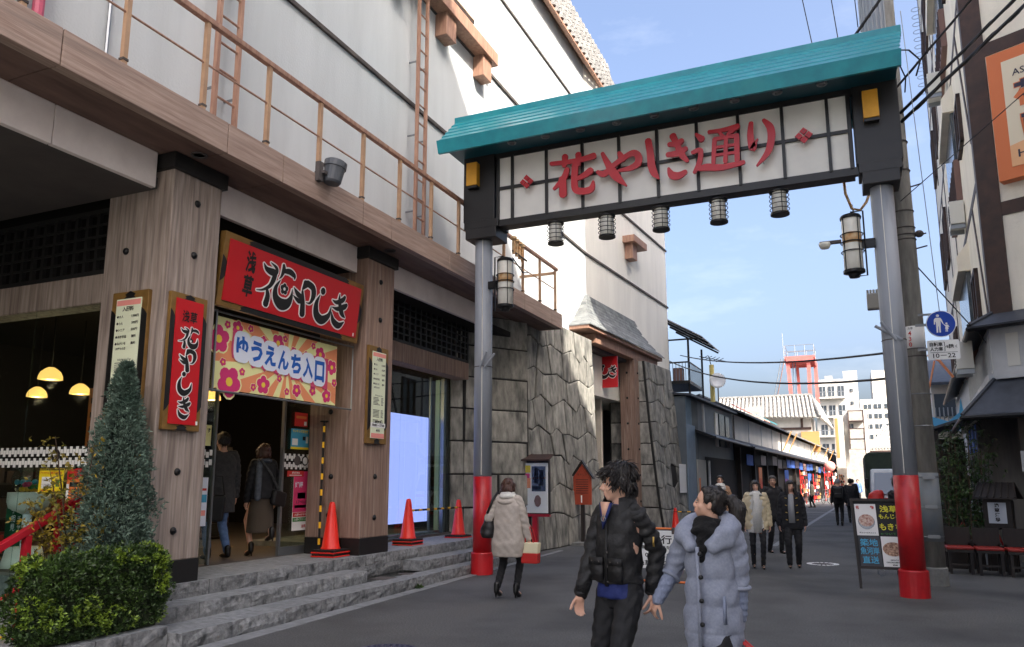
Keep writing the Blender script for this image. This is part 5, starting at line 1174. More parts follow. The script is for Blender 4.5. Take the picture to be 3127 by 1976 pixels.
cable((1.0, 13.0, 5.90), (5.0, 13.0, 9.15), .0, .007, 'thin slack wire crossing before the orange framed sign')
cable((-.05, 13.0, 8.3), (-.75, 13, 14), 0, .008, 'thin wire above the gate ridge, farther from the ribbed column'); cable((.33, 13.0, 8.3), (.0, 13, 12.5), 0, .008, 'thin wire above the gate ridge, next to the ribbed column')
cable((.60, 13.0, 9.0), (.5, 13, 12.5), 0, .008, 'thin wire hanging close alongside the ribbed column')
cable((1.0, 13.6, 3.62), (-5.85, 30, 6.45), .25, .02, 'long cable sagging over the street from the gate post, upper one'); cable((1.0, 13.6, 3.2), (-6.3, 30, 6.25), .42, .022, 'long cable sagging over the street from the gate post, lower one')
cable((1.16, 13.5, 5.0), (3.0, 18.0, 3.9), .0, .01, 'thin stay wire running from the utility pole down to the inn eave')
lp = thing('cable_loop', 'looped black cable at the end of the teal gate roof', 'cable', (1.1, 12.9, 8))
MB().tube([(1.02, 12.6, 8.05), (1.1, 12.7, 8.3), (1.3, 12.9, 8.36), (1.46, 13.0, 8.2), (1.38, 13.0, 7.95)], .014, 6).build('loop', 'black_metal', lp, smooth=True)
MB().tube([(1.03, 12.6, 7.95), (1.12, 12.7, 8.08), (1.22, 12.9, 7.9), (1.2, 13, 7.7)], .012, 6).build('loop', 'black_metal', lp, smooth=True)
# ------------------------------------------------------------ standing signboards
af = thing('menu_board', 'black folding menu board with photo sheets and chalk lettering beside the far gate post', 'menu board', (.3, 12.8, 0))
O = Vector((.03, 12.74, .0)); ru = Vector((1, .03, 0)).normalized(); uu = Vector((-.04, .10, 1)).normalized(); an = ru.cross(uu)
O2 = O + uu * .29
mk('chalk_black', C(30, 31, 32), C(44, 46, 48), s=3, rough=.75); mk('chalk_grey', C(86, 88, 92), C(66, 68, 72), s=3, rough=.8); mk('chalk_yellow', C(226, 220, 70), rough=.8); mk('chalk_blue', C(84, 176, 216), rough=.8); mk('food_a', C(150, 84, 74), C(226, 206, 190), s=26, rough=.6); mk('food_b', C(96, 60, 48), C(214, 178, 150), s=34, rough=.6)
MB().obox(O2, ru * .66, an * -.025, uu * .99).build('board', 'chalk_black', af)
for a in (-.02, .655): MB().obox(O + ru * a, ru * .035, an * .03, uu * 1.3).build('leg', 'wood_dark', af)
for a in (.0, .63): MB().obox(O + ru * a - an * .5, ru * .035, an * .03, (uu * 1.28 + an * .42)).build('leg', 'wood_dark', af)
for b in (.28, 1.26): MB().obox(O + uu * b, ru * .66, an * .028, uu * .04).build('board_rail', 'wood_dark', af)
A = lambda a, b: O2 + ru * a + uu * b + an * .002
def sheet(a, b, w, h, m): return MB().obox(A(a, b), ru * w, uu * h, an * .003).build('sheet', m, af)
sheet(.03, .47, .29, .46, 'white'); sheet(.035, .0 + .02, .29, .44, 'chalk_grey'); sheet(.34, .02, .30, .44, 'white')
def disc(a, b, r, m, s=1, z=.006, n=18): MB().prism([A(a, b) + ru * r * math.cos(t * math.tau / n) + uu * r * s * math.sin(t * math.tau / n) + an * z for t in range(n)], an * .002).build('photo_print', m, af)
disc(.175, .67, .115, 'steel', .95); disc(.175, .69, .105, 'food_a', .85, .009)
text('名', A(.07, .88) + an * .004, ru, uu, .05, 'poster_red', af, bold=.03); text('物', A(.27, .88) + an * .004, ru, uu, .05, 'poster_red', af, bold=.03); text('味えらべるもんじゃ', A(.175, .51) + an * .004, ru, uu, .022, 'ink', af, w=.22, bold=.02)
for i, (b_, n_) in enumerate((('浅草', .86), ('もんじゃ', .75), ('もきち', .60))): text(b_, A(.49, n_), ru, uu, .10 if i != 1 else .07, 'chalk_yellow', af, w=(.24, .28, .29)[i], bold=.02)
text('←ついてる', A(.48, .50), ru, uu, .035, 'poster_green', af, w=.26, bold=.02)
for i, (b_, n_) in enumerate((('築地', .37), ('魚河岸', .25), ('直送', .12))): text(b_, A(.175, n_) + an * .004, ru, uu, .105, 'chalk_blue', af, w=(.24, .25, .22)[i], bold=.012)
disc(.49, .28, .14, 'food_b', .72, .005); text('お好み焼き', A(.49, .125) + an * .004, ru, uu, .022, 'ink', af, bold=.03); text('OKONOMIYAKI', A(.49, .092) + an * .004, ru, uu, .02, 'ink', af, bold=.03, w=.22); text('¥580', A(.49, .055) + an * .004, ru, uu, .024, 'ink', af, bold=.03)
MB().torus(O2 + ru * .3 - UP * .05, .05, .004, 14, 4, an).build('hanging_ring', 'steel', af)
ps = thing('police_notice', 'white police notice board in an orange tube stand behind the couple', 'notice board', (-2.9, 12.2, 0))
X0, X1 = -3.42, -2.36
mk('orange_tube', C(226, 116, 40), rough=.4)
for x in (X0, X1):
    for yy in (-.0, .35): MB().tube([(x, 12.2 + yy, 0), (x, 12.2 + yy * .15, .82)], .013, 8).build('stand_leg', 'orange_tube', ps)
for z, yy in ((.82, .02), (.02, 0)): MB().cyl((X0, 12.2 + yy, z), (X1, 12.2 + yy, z), .016, n=8).build('stand_rail', 'orange_tube', ps)
MB().box(X0 + .02, X1 - .02, 12.18, 12.19, .21, .79).build('notice_face', 'white', ps)
fo = Vector(((X0 + X1) / 2 + .02, 12.18, 0))
text('車両通行止', fo + UP * .655, XR, UP, .135, 'ink', ps, w=.86, bold=.02); text('(自転車・人力車を除く)', fo + UP * .53, XR, UP, .065, 'ink', ps, w=.84, bold=.015); text('10：00～22：00', fo + UP * .415, XR, UP, .062, 'ink', ps, w=.74, bold=.02); text('浅草警察署', fo + UP * .295, XR, UP, .085, 'ink', ps, w=.62, bold=.02)
for x in (X0 + .2, X1 - .25): MB().box(x, x + .05, 12.165, 12.185, .74, .84).build('clip', 'dark_grey', ps)
# glazed notice board and house shaped sign
nb = thing('glazed_notice_board', 'wooden framed glazed notice board with posters on red legs before the stone wall', 'notice board', (-6.45, 16.07, 0))
for x in (-6.52,): MB().box(x, x + .11, 16.05, 16.15, 0, .8).build('board_leg', 'red_handrail', nb)
MB().box(-6.80, -6.12, 16.04, 16.16, .78, .84).build('bottom_rail', 'red_handrail', nb)
MB().box(-6.80, -6.12, 16.05, 16.15, .82, 2.02).build('board_case', 'wood_dark', nb)
MB().prism([(-6.86, 15.92, 2.0), (-6.06, 15.92, 2.0), (-6.06, 16.2, 2.12), (-6.86, 16.2, 2.12)], (0, 0, .03)).build('hood', 'hotel_timber', nb)
MB().box(-6.80, -6.725, 16.03, 16.06, .82, 2.0).build('side_stile', 'hotel_timber', nb)
MB().box(-6.72, -6.14, 16.03, 16.05, .86, 1.95).build('backing_sheet', mat('pale_blue', C(240, 241, 240), rough=.5), nb)
for x0, x1, z0, z1, m in ((-6.52, -6.19, 1.33, 1.88, 'window_dark'), (-6.46, -6.36, 1.5, 1.85, 'navy'), (-6.34, -6.24, 1.45, 1.8, 'brown_panel'), (-6.70, -6.55, 1.4, 1.62, 'ban_or'), (-6.70, -6.57, 1.62, 1.72, 'flower_pink'), (-6.70, -6.55, 1.74, 1.9, 'poster_yellow'), (-6.5, -6.2, 1.6, 1.64, 'ban_or'), (-6.5, -6.3, 1.36, 1.44, 'poster_blue')):
    MB().box(x0, x1, 16.022, 16.03, z0, z1).build('poster_print', m, nb)
disc2 = MB().prism([(-6.38 + .075 * math.cos(t * math.tau / 14) * (1 + .12 * (t % 2)), 16.028, 1.12 + .13 * math.sin(t * math.tau / 14)) for t in range(14)], (0, -.004, 0)).build('logo_print', 'brown_panel', nb)
MB().box(-6.72, -6.14, 16.005, 16.012, .86, 1.95).build('front_glass', 'glass_clear', nb)
hs = thing('house_shaped_sign', 'orange red wooden sign shaped like a gabled house on a single post', 'sign', (-6.24, 18.73, 0))
MB().prism([(-6.47, 18.7, .97), (-6.0, 18.7, .97), (-6.0, 18.7, 1.65), (-6.235, 18.7, 1.98), (-6.47, 18.7, 1.65)], (0, .07, 0)).build('sign_panel', mat('orange_wood', C(172, 72, 44), C(150, 58, 36), s=3, rough=.6), hs)
for s_ in (-1, 1): MB().prism([(-6.235, 18.66, 2.03), (-6.235 + s_ * .3, 18.66, 1.60), (-6.235 + s_ * .3, 18.66, 1.64), (-6.235, 18.66, 2.08)], (0, .16, 0)).build('sign_roof', 'wood_dark', hs)
MB().box(-6.29, -6.2, 18.72, 18.8, 0, 1.0).build('sign_post', 'wood_dark', hs)
for i in range(7): MB().box(-6.4, -6.07, 18.696, 18.7, 1.58 - i * .055, 1.595 - i * .055).build('carved_line', 'wood_dark', hs)
text('花やしき', (-6.235, 18.7, 1.72), XR, UP, .06, 'wood_dark', hs)
MB().box(-6.27, -6.24, 18.694, 18.7, 1.02, 1.2).build('slip', 'white', hs)
struct(MB().box(-7.0, -5.75, 18.3, 20.9, 0, .06), 'wall_plinth', 'concrete')
cone(-5.18, 24.8, .0, 'red cone by the far stone wall with a chain behind the police notice', 1)
cone(-3.75, 24.9, .0, 'red cone standing behind the woman with the ponytail', 1)
striped_bar((-5.18, 24.8, .6), (-3.75, 24.9, .6), 5, 'yellow and black striped bar linking the two far red cones')
# tall plain block across the street, outside the picture, that keeps the near street in shade
nbk = thing('office_block', 'tall plain pale block across the street from the hall, behind the viewer', 'building', (10, -1, 0))
MB().prism([(3.6, 4.5, 0), (26, 12.4, 0), (26, -7, 0), (3.6, -7, 0)], (0, 0, 23.7)).build('block_wall', mat('block_bounce_white', C(232, 228, 220), C(222, 218, 210), s=1, rough=.8), nbk)  # face made near-white so the unseen block bounces light to the hall
for k in range(7):
    for i in range(3):
        MB().box(3.5, 3.62, 1.2 - i * 3.2, 3.0 - i * 3.2, 2 + k * 3.1, 3.6 + k * 3.1).build('window', 'window_dark', nbk)
# ============================================================ FAR STREET
d3, n3 = fr(3.0)
mk('corr_blue', C(112, 132, 150), C(98, 118, 136), s=2, rough=.5); mk('corr_grey', C(96, 104, 110), C(84, 92, 98), s=2, rough=.55)
mk('far_white', C(204, 201, 194), C(186, 184, 178), s=.8, rough=.8); mk('shop_dark', C(34, 31, 30), rough=.9); mk('tan_board', C(176, 128, 76), rough=.6)
mk('tower_red_hazed', C(208, 112, 106), C(196, 98, 92), s=2, rough=.5); mk('green_tarp', C(52, 64, 50), C(40, 50, 40), s=3, rough=.8); mk('truck_white', C(226, 228, 230), rough=.35)  # tower red paled to carry haze and overexposure
S0 = Vector((-5.36, 28.0, 0))
def fp3(u, z=0, out=0): return S0 + d3 * u + n3 * out + UP * z
# corrugated house
ch = thing('corrugated_house', 'blue grey corrugated metal house beside the far stone wall', 'house', S0)
MB().prism([fp3(0, 0), fp3(8.8, 0), fp3(8.8, 0, -6), fp3(0, 0, -6)], UP * 4.62).build('house_wall', 'corr_grey', ch)
for i in range(46):
    MB().cyl(fp3(.05 + i * .04, 2.2, .0), fp3(.05 + i * .04, 4.6, 0), .014, n=6).build('corrugation', 'corr_blue' if i < 22 else 'corr_grey', ch)
MB().obox(fp3(0, 0, .0), d3 * 1.25, n3 * .03, UP * 3.6).build('blue_sheet', 'corr_blue', ch)
MB().obox(fp3(1.35, 0, .02), d3 * 1.45, n3 * .03, UP * 2.36).build('pale_panel', mat('pale_panel', C(176, 174, 166), rough=.7), ch)
MB().obox(fp3(2.8, 0, .02), d3 * 6.0, n3 * .02, UP * 2.5).build('dark_opening', 'shop_dark', ch)
MB().cyl(fp3(3.1, 1.2, .1), fp3(3.1, 2.35, .1), .05, n=8).build('downpipe', 'board_white', ch)
MB().cyl(fp3(2.6, 3.4, .08), fp3(2.5, 4.55, .08), .05, n=8).build('downpipe', 'board_white', ch)
MB().prism([fp3(-.1, 4.62, .25), fp3(8.9, 4.62, .25), fp3(8.9, 5.2, -6), fp3(-.1, 5.2, -6)], UP * .08).build('house_roof', 'roof_dark', ch)
for u, w, m in ((4.9, .5, 'ac_white'), (5.7, 1.0, 'window_dark'), (7.0, .8, 'window_dark')): MB().obox(fp3(u, 3.0, 0), d3 * w, n3 * .05, UP * 1.4).build('window', m, ch)
MB().prism([fp3(1.3, 3.22, .72), fp3(9, 3.22, .72), fp3(9, 3.5, .0), fp3(1.3, 3.5, .0)], UP * -.10).build('pent_roof', 'black_metal', ch)
MB().cyl(fp3(1.3, 3.17, .76), fp3(9, 3.12, .76), .05, n=8).build('eave_gutter', 'black_metal', ch)
MB().obox(fp3(1.5, .72, .06), d3 * .22, n3 * .01, UP * .95).build('strip_sign', 'poster_orange', ch)
# roof terrace frame on the house
cf = thing('roof_terrace', 'black steel terrace frame with a corrugated canopy above the corrugated house', 'terrace', (-6, 31.2, 5))
for x, y in ((-5.76, 31.2), (-6.6, 31.2), (-5.7, 34.0)): MB().cyl((x, y, 4.7), (x, y, 7.3), .045, n=8).build('frame_post', 'black_metal', cf)
MB().prism([(-5.15, 30.9, 7.3), (-5.05, 35, 7.3), (-7.0, 35, 8.4), (-7.0, 30.9, 8.4)], UP * .04).build('canopy_sheet', 'board_white', cf)
for y in (30.9, 32.3, 33.7, 35): MB().cyl((-5.12, y, 7.26), (-7.0, y, 8.36), .04, n=6).build('rafter', 'black_metal', cf)
for z in (7.25,): MB().cyl((-5.3, 30.9, z), (-7.0, 30.9, z), .035, n=6).build('tie_bar', 'black_metal', cf)
MB().box(-7.0, -5.76, 31.0, 31.04, 6.3, 6.36).build('terrace_rail', 'black_metal', cf); MB().box(-7.2, -5.7, 31.0, 34, 5.45, 5.58).build('terrace_floor', 'black_metal', cf)
for i in range(10): MB().cyl((-6.9 + i * .13, 31.02, 5.5), (-6.9 + i * .13, 31.02, 6.33), .014, n=5).build('baluster', 'corr_blue', cf)
for i in range(12): MB().cyl((-5.74, 31.1 + i * .25, 5.5), (-5.74, 31.1 + i * .25, 6.33), .014, n=5).build('baluster', 'black_metal', cf)
MB().cyl((-5.74, 31, 6.35), (-5.7, 34, 6.35), .03, n=6).build('terrace_rail', 'black_metal', cf)
tag(MB().box(-6.45, -6.05, 31.3, 31.7, 5.58, 6.15).build('rattan_hamper', 'brown_panel'), 'brown tub standing on the black roof terrace', 'tub')
ant = thing('tv_antenna', 'small roof antenna with crossed rods on a yellow pole above the corrugated house', 'antenna', (-5.0, 33, 4.8))
MB().cyl((-5.2, 33.4, 4.9), (-5.2, 33.4, 6.5), .10, n=8).build('mast', mat('mast_yellow', C(232, 212, 130), rough=.5), ant)
for i in range(5): MB().cyl((-5.6 + i * .16, 33.2, 6.75 + i * -.04), (-5.35 + i * .16, 33.6, 6.95 - i * .04), .014, n=5).build('rod', 'black_metal', ant)
MB().cyl((-5.7, 33.4, 6.9), (-4.6, 33.4, 6.62), .016, n=5).build('boom', 'black_metal', ant); MB().cyl((-5.2, 33.4, 6.4), (-5.3, 33.4, 6.9), .02, n=5).build('boom', 'black_metal', ant)
dsh = thing('satellite_dish', 'round white satellite dish on a roof post above the corrugated house', 'satellite dish', (-4.9, 33.2, 5.2))
MB().lathe((-4.95, 33.2, 5.75), [(.001, 0), (.2, .03), (.34, .10), (.34, .12), (.2, .05), (.001, .02)], 20, (.2, -1, .25)).build('dish', 'truck_white', dsh, smooth=True)
MB().cyl((-4.95, 33.3, 4.9), (-4.95, 33.3, 5.7), .03, n=6).build('dish_post', 'steel', dsh)
# row of low shops
def shop(u0, u1, roof_m, label, wall_m='far_white', struts=(), cloth='blue_cloth', base_z=0):
    t = thing('shop_house', label, 'shop', fp3((u0 + u1) / 2), 'low white walled shops along the street')
    MB().prism([fp3(u0, 0, -.0), fp3(u1, 0, -.0), fp3(u1, 0, -6), fp3(u0, 0, -6)], UP * 3.3).build('shop_front', 'shop_dark', t)
    MB().prism([fp3(u0 + .02, 3.3, .0), fp3(u1 - .02, 3.3, .0), fp3(u1 - .02, 3.3, -5), fp3(u0 + .02, 3.3, -5)], UP * 1.35).build('upper_wall', wall_m, t)
    MB().prism([fp3(u0, 4.62, .55), fp3(u1, 4.62, .55), fp3(u1, 5.55, -1.6), fp3(u0, 5.55, -1.6)], UP * .09).build('shop_roof', roof_m, t)
    MB().prism([fp3(u0, 5.6, -1.5), fp3(u1, 5.6, -1.5), fp3(u1, 4.6, -4.6), fp3(u0, 4.6, -4.6)], UP * .09).build('shop_roof', roof_m, t)
    MB().prism([fp3(u0, 3.1, .85), fp3(u1, 3.1, .85), fp3(u1, 3.42, .0), fp3(u0, 3.42, .0)], UP * .07).build('pent_roof', 'roof_dark', t)
    MB().cyl(fp3(u0, 3.06, .9), fp3(u1, 3.06, .9), .06, n=8).build('eave_gutter', 'black_metal', t)
    n = max(2, int((u1 - u0) / 4))
    for i in range(n + 1): MB().obox(fp3(u0 + (u1 - u0 - .16) * i / n, 3.42, .0), d3 * .16, n3 * .035, UP * 1.2).build('wall_stud', 'dark_grey' if i in (0, n) else 'board_white', t)
    for i in range(n): MB().obox(fp3(u0 + (u1 - u0 - .16) * (i + .0) / n + .05, 0, .05), d3 * .22, n3 * .2, UP * 3.1).build('shop_post', 'wood_dark', t)
    rg = random.Random(int(u0 * 10))
    for i in range(n * 2):
        u = u0 + (u1 - u0) * (i + .1) / (n * 2)
        MB().obox(fp3(u, 2.35 + rg.uniform(-.1, .1), .5), d3 * (u1 - u0) / (n * 2) * .85, n3 * .015, UP * .5).build('shop_curtain', rg.choice([cloth, cloth, 'navy', 'window_dark', 'shop_dark']), t)
    for u in struts:
        MB().obox(fp3(u, 3.5, .12), d3 * .10, n3 * .08, UP * 1.25 + n3 * .55 + d3 * .3).build('leaning_board', 'tan_board', t)
shop(9.0, 25.2, 'roof_dark', 'long low shop with a dark slate roof nearest along the far street', struts=(24.6,))
shop(25.2, 44, 'roof_tile', 'second low shop with a pale roof and leaning tan boards', struts=(27.6, 41.5)); shop(44, 62, 'roof_tile', 'third low shop along the far street, lit on its upper wall', struts=(46, 53, 60)); shop(62, 80, 'roof_tile', 'fourth low shop, the last before the brown trimmed flats', struts=(66, 72))
def goods(u, out, label, seed, w=1.6, h=2.3):
    t = thing('goods_rack', label, 'goods rack', fp3(u, 0, out), 'racks of bright goods before the shops'); rg = random.Random(seed)
    for a in (0, w): MB().cyl(fp3(u + a, 0, out), fp3(u + a, h, out), .03, n=6).build('rack_post', 'poster_red', t)
    for i in range(6):
        for j in range(7):
            m = rg.choice(['poster_red', 'ban_or', 'navy', 'tan_board', 'white', 'poster_orange', 'cushion_red', 'shop_dark', 'brown_panel', 'shop_dark', 'hotel_timber'])
            MB().obox(fp3(u + w * i / 6 + .02, .25 + (h - .3) * j / 7, out + rg.uniform(-.1, .12)), d3 * (w / 6 * .85), n3 * .12, UP * ((h - .3) / 7 * rg.uniform(.6, .95))).build('parcel', m, t)
goods(26.5, .9, 'rack of colourful packets under the blue curtains of the second shop', 1, 3.0); goods(34, 1.0, 'rack of colourful toys in the middle of the second shop', 2, 3.2, 2.1); goods(40, 1.3, 'tall sunlit rack of masks and toys beyond the second shop', 3, 4.0, 2.7); goods(48, 1.3, 'bright rack of goods before the third shop', 4, 4, 2.4); goods(57, 1.3, 'farthest rack of goods before the third shop', 5, 4, 2.3)
lt = thing('festival_lantern', 'large round red and white paper ball hanging by the sunlit rack', 'paper lantern', fp3(39.5, 2.6, 1.6))
MB().ell(fp3(40.5, 2.75, 1.7), (.45, .45, .42), 14, 9).build('paper_ball', 'pink_print', lt, smooth=True); MB().ell(fp3(40.5, 2.75, 1.72), (.46, .3, .2), 12, 6).build('painted_patch', 'poster_red', lt, smooth=True)
for u, w, z0, z1, m, l in ((10.4, .9, 1.2, 2.2, 'poster_orange', 'orange curtain over the counter of the nearest shop'), (19.6, 1.6, 1.0, 2.2, 'blue_cloth', 'deep blue banner with red marks beside the older man'), (27, 4.5, .7, 2.15, 'poster_red', 'red and white draped cloth in the sunlit shop front'), (32.2, 2.2, .6, 2.1, 'blue_cloth', 'blue and white cloth beside the red draped shop front')):
    t = thing('shop_banner', l, 'banner', fp3(u, z0, .8)); MB().obox(fp3(u, z0, .82), d3 * w, n3 * .02, UP * (z1 - z0)).build('cloth', m, t)
    for i in range(4): MB().prism([fp3(u + w * i / 4, z0, .842), fp3(u + w * (i + .55) / 4, z0, .842), fp3(u + w * (i + .9) / 4, z1 - .5 - .1 * i, .842), fp3(u + w * (i + .5) / 4, z1 - .5, .842)], n3 * .004).build('cloth_print', 'white' if u > 25 else 'poster_red', t)
# bicycle leaning among goods
def bicycle(o, d, label, m='steel', sc=1):
    o = Vector(o); d = Vector(d).normalized(); nn = d.cross(UP)
    t = thing('bicycle', label, 'bicycle', o)
    for u in (0, 1.05):
        w = MB().torus(o + d * u + UP * .33, .32, .02, 22, 5, nn).build('wheel', 'rubber', t)
        for k in range(8): MB().cyl(o + d * u + UP * .33, o + d * (u + .31 * math.cos(k * math.tau / 8)) + UP * (.33 + .31 * math.sin(k * math.tau / 8)), .005, n=4).build('spoke', 'steel', w)
    P_ = lambda u, z: o + d * u + UP * z
    for a, b in (((0, .33), (.42, .36)), ((.42, .36), (.32, .85)), ((.32, .80), (.85, .78)), ((.42, .36), (.85, .70)), ((0, .33), (.32, .75)), ((1.05, .33), (.84, .95))): MB().cyl(P_(*a), P_(*b), .017, n=6).build('tube', m, t)
    MB().ell(P_(.30, .9), (.12, .08, .04), 10, 5).build('saddle', 'rubber', t, smooth=True); MB().tube([P_(.84, .95) - nn * .25 - d * .08, P_(.86, 1.0), P_(.84, .95) + nn * .25 - d * .08], .013, 6).build('handlebar', 'steel', t)
bicycle(fp3(30.5, 0, 1.9), d3 + n3 * .3, 'bicycle standing in the sun before the red draped shop front')
bicycle((1.62, 17.3, 0), (.9, .35, 0), 'red framed bicycle half hidden behind the chairs and bamboo', 'poster_red')
# tiled roof building
tb = thing('tiled_roof_building', 'white building with a steep pale tiled roof rising behind the shops', 'building', (-6, 75, 0))
MB().box(-11, -3.0, 75, 84, 3, 7.6).build('wall', 'far_white', tb)
MB().prism([(-11.4, 74.0, 7.45), (-2.3, 74.0, 7.2), (-3.0, 76.0, 9.3), (-11.2, 76.0, 9.3)], (0, .1, .1)).build('tiled_slope', 'roof_tile', tb)
MB().prism([(-2.3, 74.0, 7.2), (-1.2, 80, 6.4), (-2.4, 84, 9.0), (-3.0, 76.0, 9.3)], (-.1, 0, .1)).build('tiled_slope', 'roof_tile', tb)
mk('tile_white', C(176, 172, 165), C(146, 142, 136), s=3, rough=.7)
for i in range(24):
    a = Vector((-11.2 + i * .37, 73.95, 7.5 - .012 * i)); b = Vector((-11.1 + i * .352, 76.0, 9.4))
    for k in range(6): MB().tube([a.lerp(b, k / 6), a.lerp(b, (k + 1.02) / 6)], [.125, .10], 7).build('roof_tile', 'tile_white', tb)
for i in range(10):
    a = Vector((-2.2 + i * .10, 74.2 + i * .6, 7.2 - i * .08)); b = Vector((-2.95 + i * .05, 76.1 + i * .7, 9.35 - .02 * i)); MB().tube([a, b], [.12, .10], 7).build('hip_tile', 'tile_white', tb)
MB().cyl((-11.3, 76.05, 9.45), (-2.9, 76.05, 9.45), .16, n=8).build('ridge', 'roof_tile', tb); MB().cyl((-2.9, 76, 9.4), (-2.2, 74, 7.3), .13, n=8).build('ridge', 'roof_tile', tb)
MB().box(-11, -3, 74.9, 75.0, 6.2, 6.42).build('wall_beam', 'hotel_timber', tb)
for x in (-7.2, -3.9): MB().box(x, x + .2, 74.9, 75, 6.4, 7.4).build('wall_post', 'hotel_timber', tb)
MB().box(-3.9, -2.4, 74.6, 76, 4.2, 6.0).build('timber_shutter', 'tan_board', tb)
vent = tag(MB().box(-8.4, -7.0, 73.2, 73.9, 6.6, 8.3).build('roof_fan_unit', 'tile_white'), 'pale louvred box standing in front of the tiled roof', 'vent box')
for i in range(2):
    t = thing('rooftop_sheet', ('pink and white striped sheet lying on the near shop roof', 'teal painted board lying on the near shop roof')[i], 'sheet', (-5, 50 + i * 6, 5.6))
    MB().obox(fp3(15 + i * 8, 5.2 + i * .05, -.3), d3 * (8 if i == 0 else 3.2), n3 * -.9 + UP * .5, UP * .06).build('sheet', ('pink_print', 'teal')[i], t)
# red steel tower
tw = thing('steel_tower', 'red steel frame tower with a railed platform above the tiled roof', 'tower', (-4, 81, 9.5))
for x0, x1, y in ((-4.85, -5.05, 80.2), (-3.15, -3.1, 80.2), (-4.3, -4.4, 84), (-2.6, -2.6, 84)):
    MB().obox((x0 - .17, y, 9.0), (.34, 0, 0), (0, .3, 0), (x1 - x0, 0, 4.6)).build('tower_leg', 'tower_red_hazed', tw)
MB().box(-5.3, -2.5, 80, 84.4, 13.6, 13.8).build('platform', 'tower_red_hazed', tw)
for i in range(9): MB().box(-5.3, -2.5, 80.2 + i * .5, 80.28 + i * .5, 13.4, 13.6).build('joist', 'tower_red_hazed', tw)
for y in (80, 84.3): MB().box(-5.3, -2.5, y, y + .1, 13.2, 13.6).build('edge_beam', 'tower_red_hazed', tw)
for x in (-5.3, -2.6): MB().box(x, x + .1, 80, 84.4, 13.2, 13.6).build('edge_beam', 'tower_red_hazed', tw)
for z in (14.3, 14.9):
    MB().tube([(-5.25, 80.05, z), (-2.55, 80.05, z), (-2.55, 84.3, z), (-5.25, 84.3, z), (-5.25, 80.05, z)], .03, 5).build('guard_rail', 'steel', tw)
for x in (-5.25, -4.3, -3.4, -2.55):
    for y in (80.05, 84.3): MB().cyl((x, y, 13.8), (x, y, 14.9), .03, n=5).build('rail_post', 'steel', tw)
MB().cyl((-5.35, 80, 13), (-5.4, 80, 16.2), .03, n=5).build('mast', 'steel', tw)
for dx in (0, .3): MB().cyl((-6.6 + dx, 80, 9.3), (-5.6 + dx, 80, 13.6), .05, n=5).build('ladder_rail', 'steel' if dx == 0 else 'brown_panel', tw)
for i in range(13): MB().cyl((-6.6 + i * .077, 80, 9.4 + i * .33), (-6.3 + i * .077, 80, 9.4 + i * .33), .025, n=4).build('ladder_rung', 'steel', tw)
for x in (-4.6, -4.35): MB().cyl((x, 80.8, 9.2), (x, 80.8, 13.4), .05, n=6).build('riser_pipe', 'corr_blue', tw)
# apartment blocks
def block(name, label, x0, x1, y, z0, z1, depth, m, wins, wm='window_dark', bal=()):
    t = thing(name, label, 'building', ((x0 + x1) / 2, y, 0))
    MB().box(x0, x1, y, y + depth, z0, z1).build('wall', m, t)
    for wx, wz, ww, wh in wins:
        f = MB().box(wx, wx + ww, y - .1, y + .02, wz, wz + wh).build('window', wm, t)
        MB().box(wx + ww * .48, wx + ww * .52, y - .14, y - .1, wz, wz + wh).build('mullion', 'truck_white', f)
    for bx, bz, bw in bal:
        b = MB().box(bx, bx + bw, y - 1.1, y, bz, bz + .25).build('balcony', m, t)
        MB().box(bx, bx + bw, y - 1.1, y - 1.02, bz + 1.0, bz + 1.1).build('balcony_rail', 'steel', b)
        k = int(bw / .22)
        q = MB()
        for i in range(k): q.box(bx + bw * i / k, bx + bw * i / k + .05, y - 1.09, y - 1.04, bz + .2, bz + 1.05)
        q = q.build('baluster', 'steel', b); q['kind'] = 'stuff'
    return t
w = []; bl = []
for k in range(5):
    z = 14.3 - 3.0 * k + 1.0
    for x in (-3.7, -2.4, -1.0): w.append((x, z - .6, .9, 1.6))
    bl.append((-4.3, z - 1.0, 4.3))
w += [(.75, 15.3, .4, .5), (.75, 13.3, .4, .5), (.75, 11.4, .3, .3)]
ap = block('apartment_block', 'pale multi storey apartment block with balconies, tallest on the skyline', -4.3, 1.9, 130, 0, 17.4, 14, 'far_white', w, bal=bl)
MB().box(-.1, 1.9, 129.95, 136, 17.38, 18.6).build('stair_tower', 'far_white', ap); MB().box(-2.8, -1.7, 131, 134, 17.4, 18.1).build('roof_tank', 'tile_white', ap)
w = [(x, z, 1.15, .75) for z in (13.4, 11.8, 10.1, 8.4, 6.8) for x in (2.7, 4.2, 5.8)]
block('office_tower', 'white office block with rows of wide grey windows behind the far gate post', 2.2, 9, 140, 0, 15, 12, 'far_white', w)
block('beige_tower', 'plain beige tower rising behind the white office block', 5.0, 9.5, 165, 0, 23.0, 12, 'plaster_warm', [])
fl = block('brown_trim_flats', 'narrow white flats with brown trimmed balconies before the apartment block', -.35, 2.0, 90, 0, 9.0, 14, 'far_white', [(-.9 + 1.0, 6.4, .5, 1.2), (.2, 3.9, .9, .9)])
for z in (7.9, 6.0, 4.9): MB().box(.15, 1.6, 88.9, 90, z, z + 1.0).build('balcony_front', 'tile_white', fl); MB().box(.12, 1.63, 88.88, 90, z - .1, z).build('balcony_trim', 'hotel_timber', fl); MB().box(.12, 1.63, 88.88, 90, z + 1.0, z + 1.08).build('balcony_trim', 'hotel_timber', fl)
for x in (.1, 1.55): MB().box(x, x + .1, 88.86, 88.95, 3.5, 9.0).build('balcony_post', 'hotel_timber', fl)
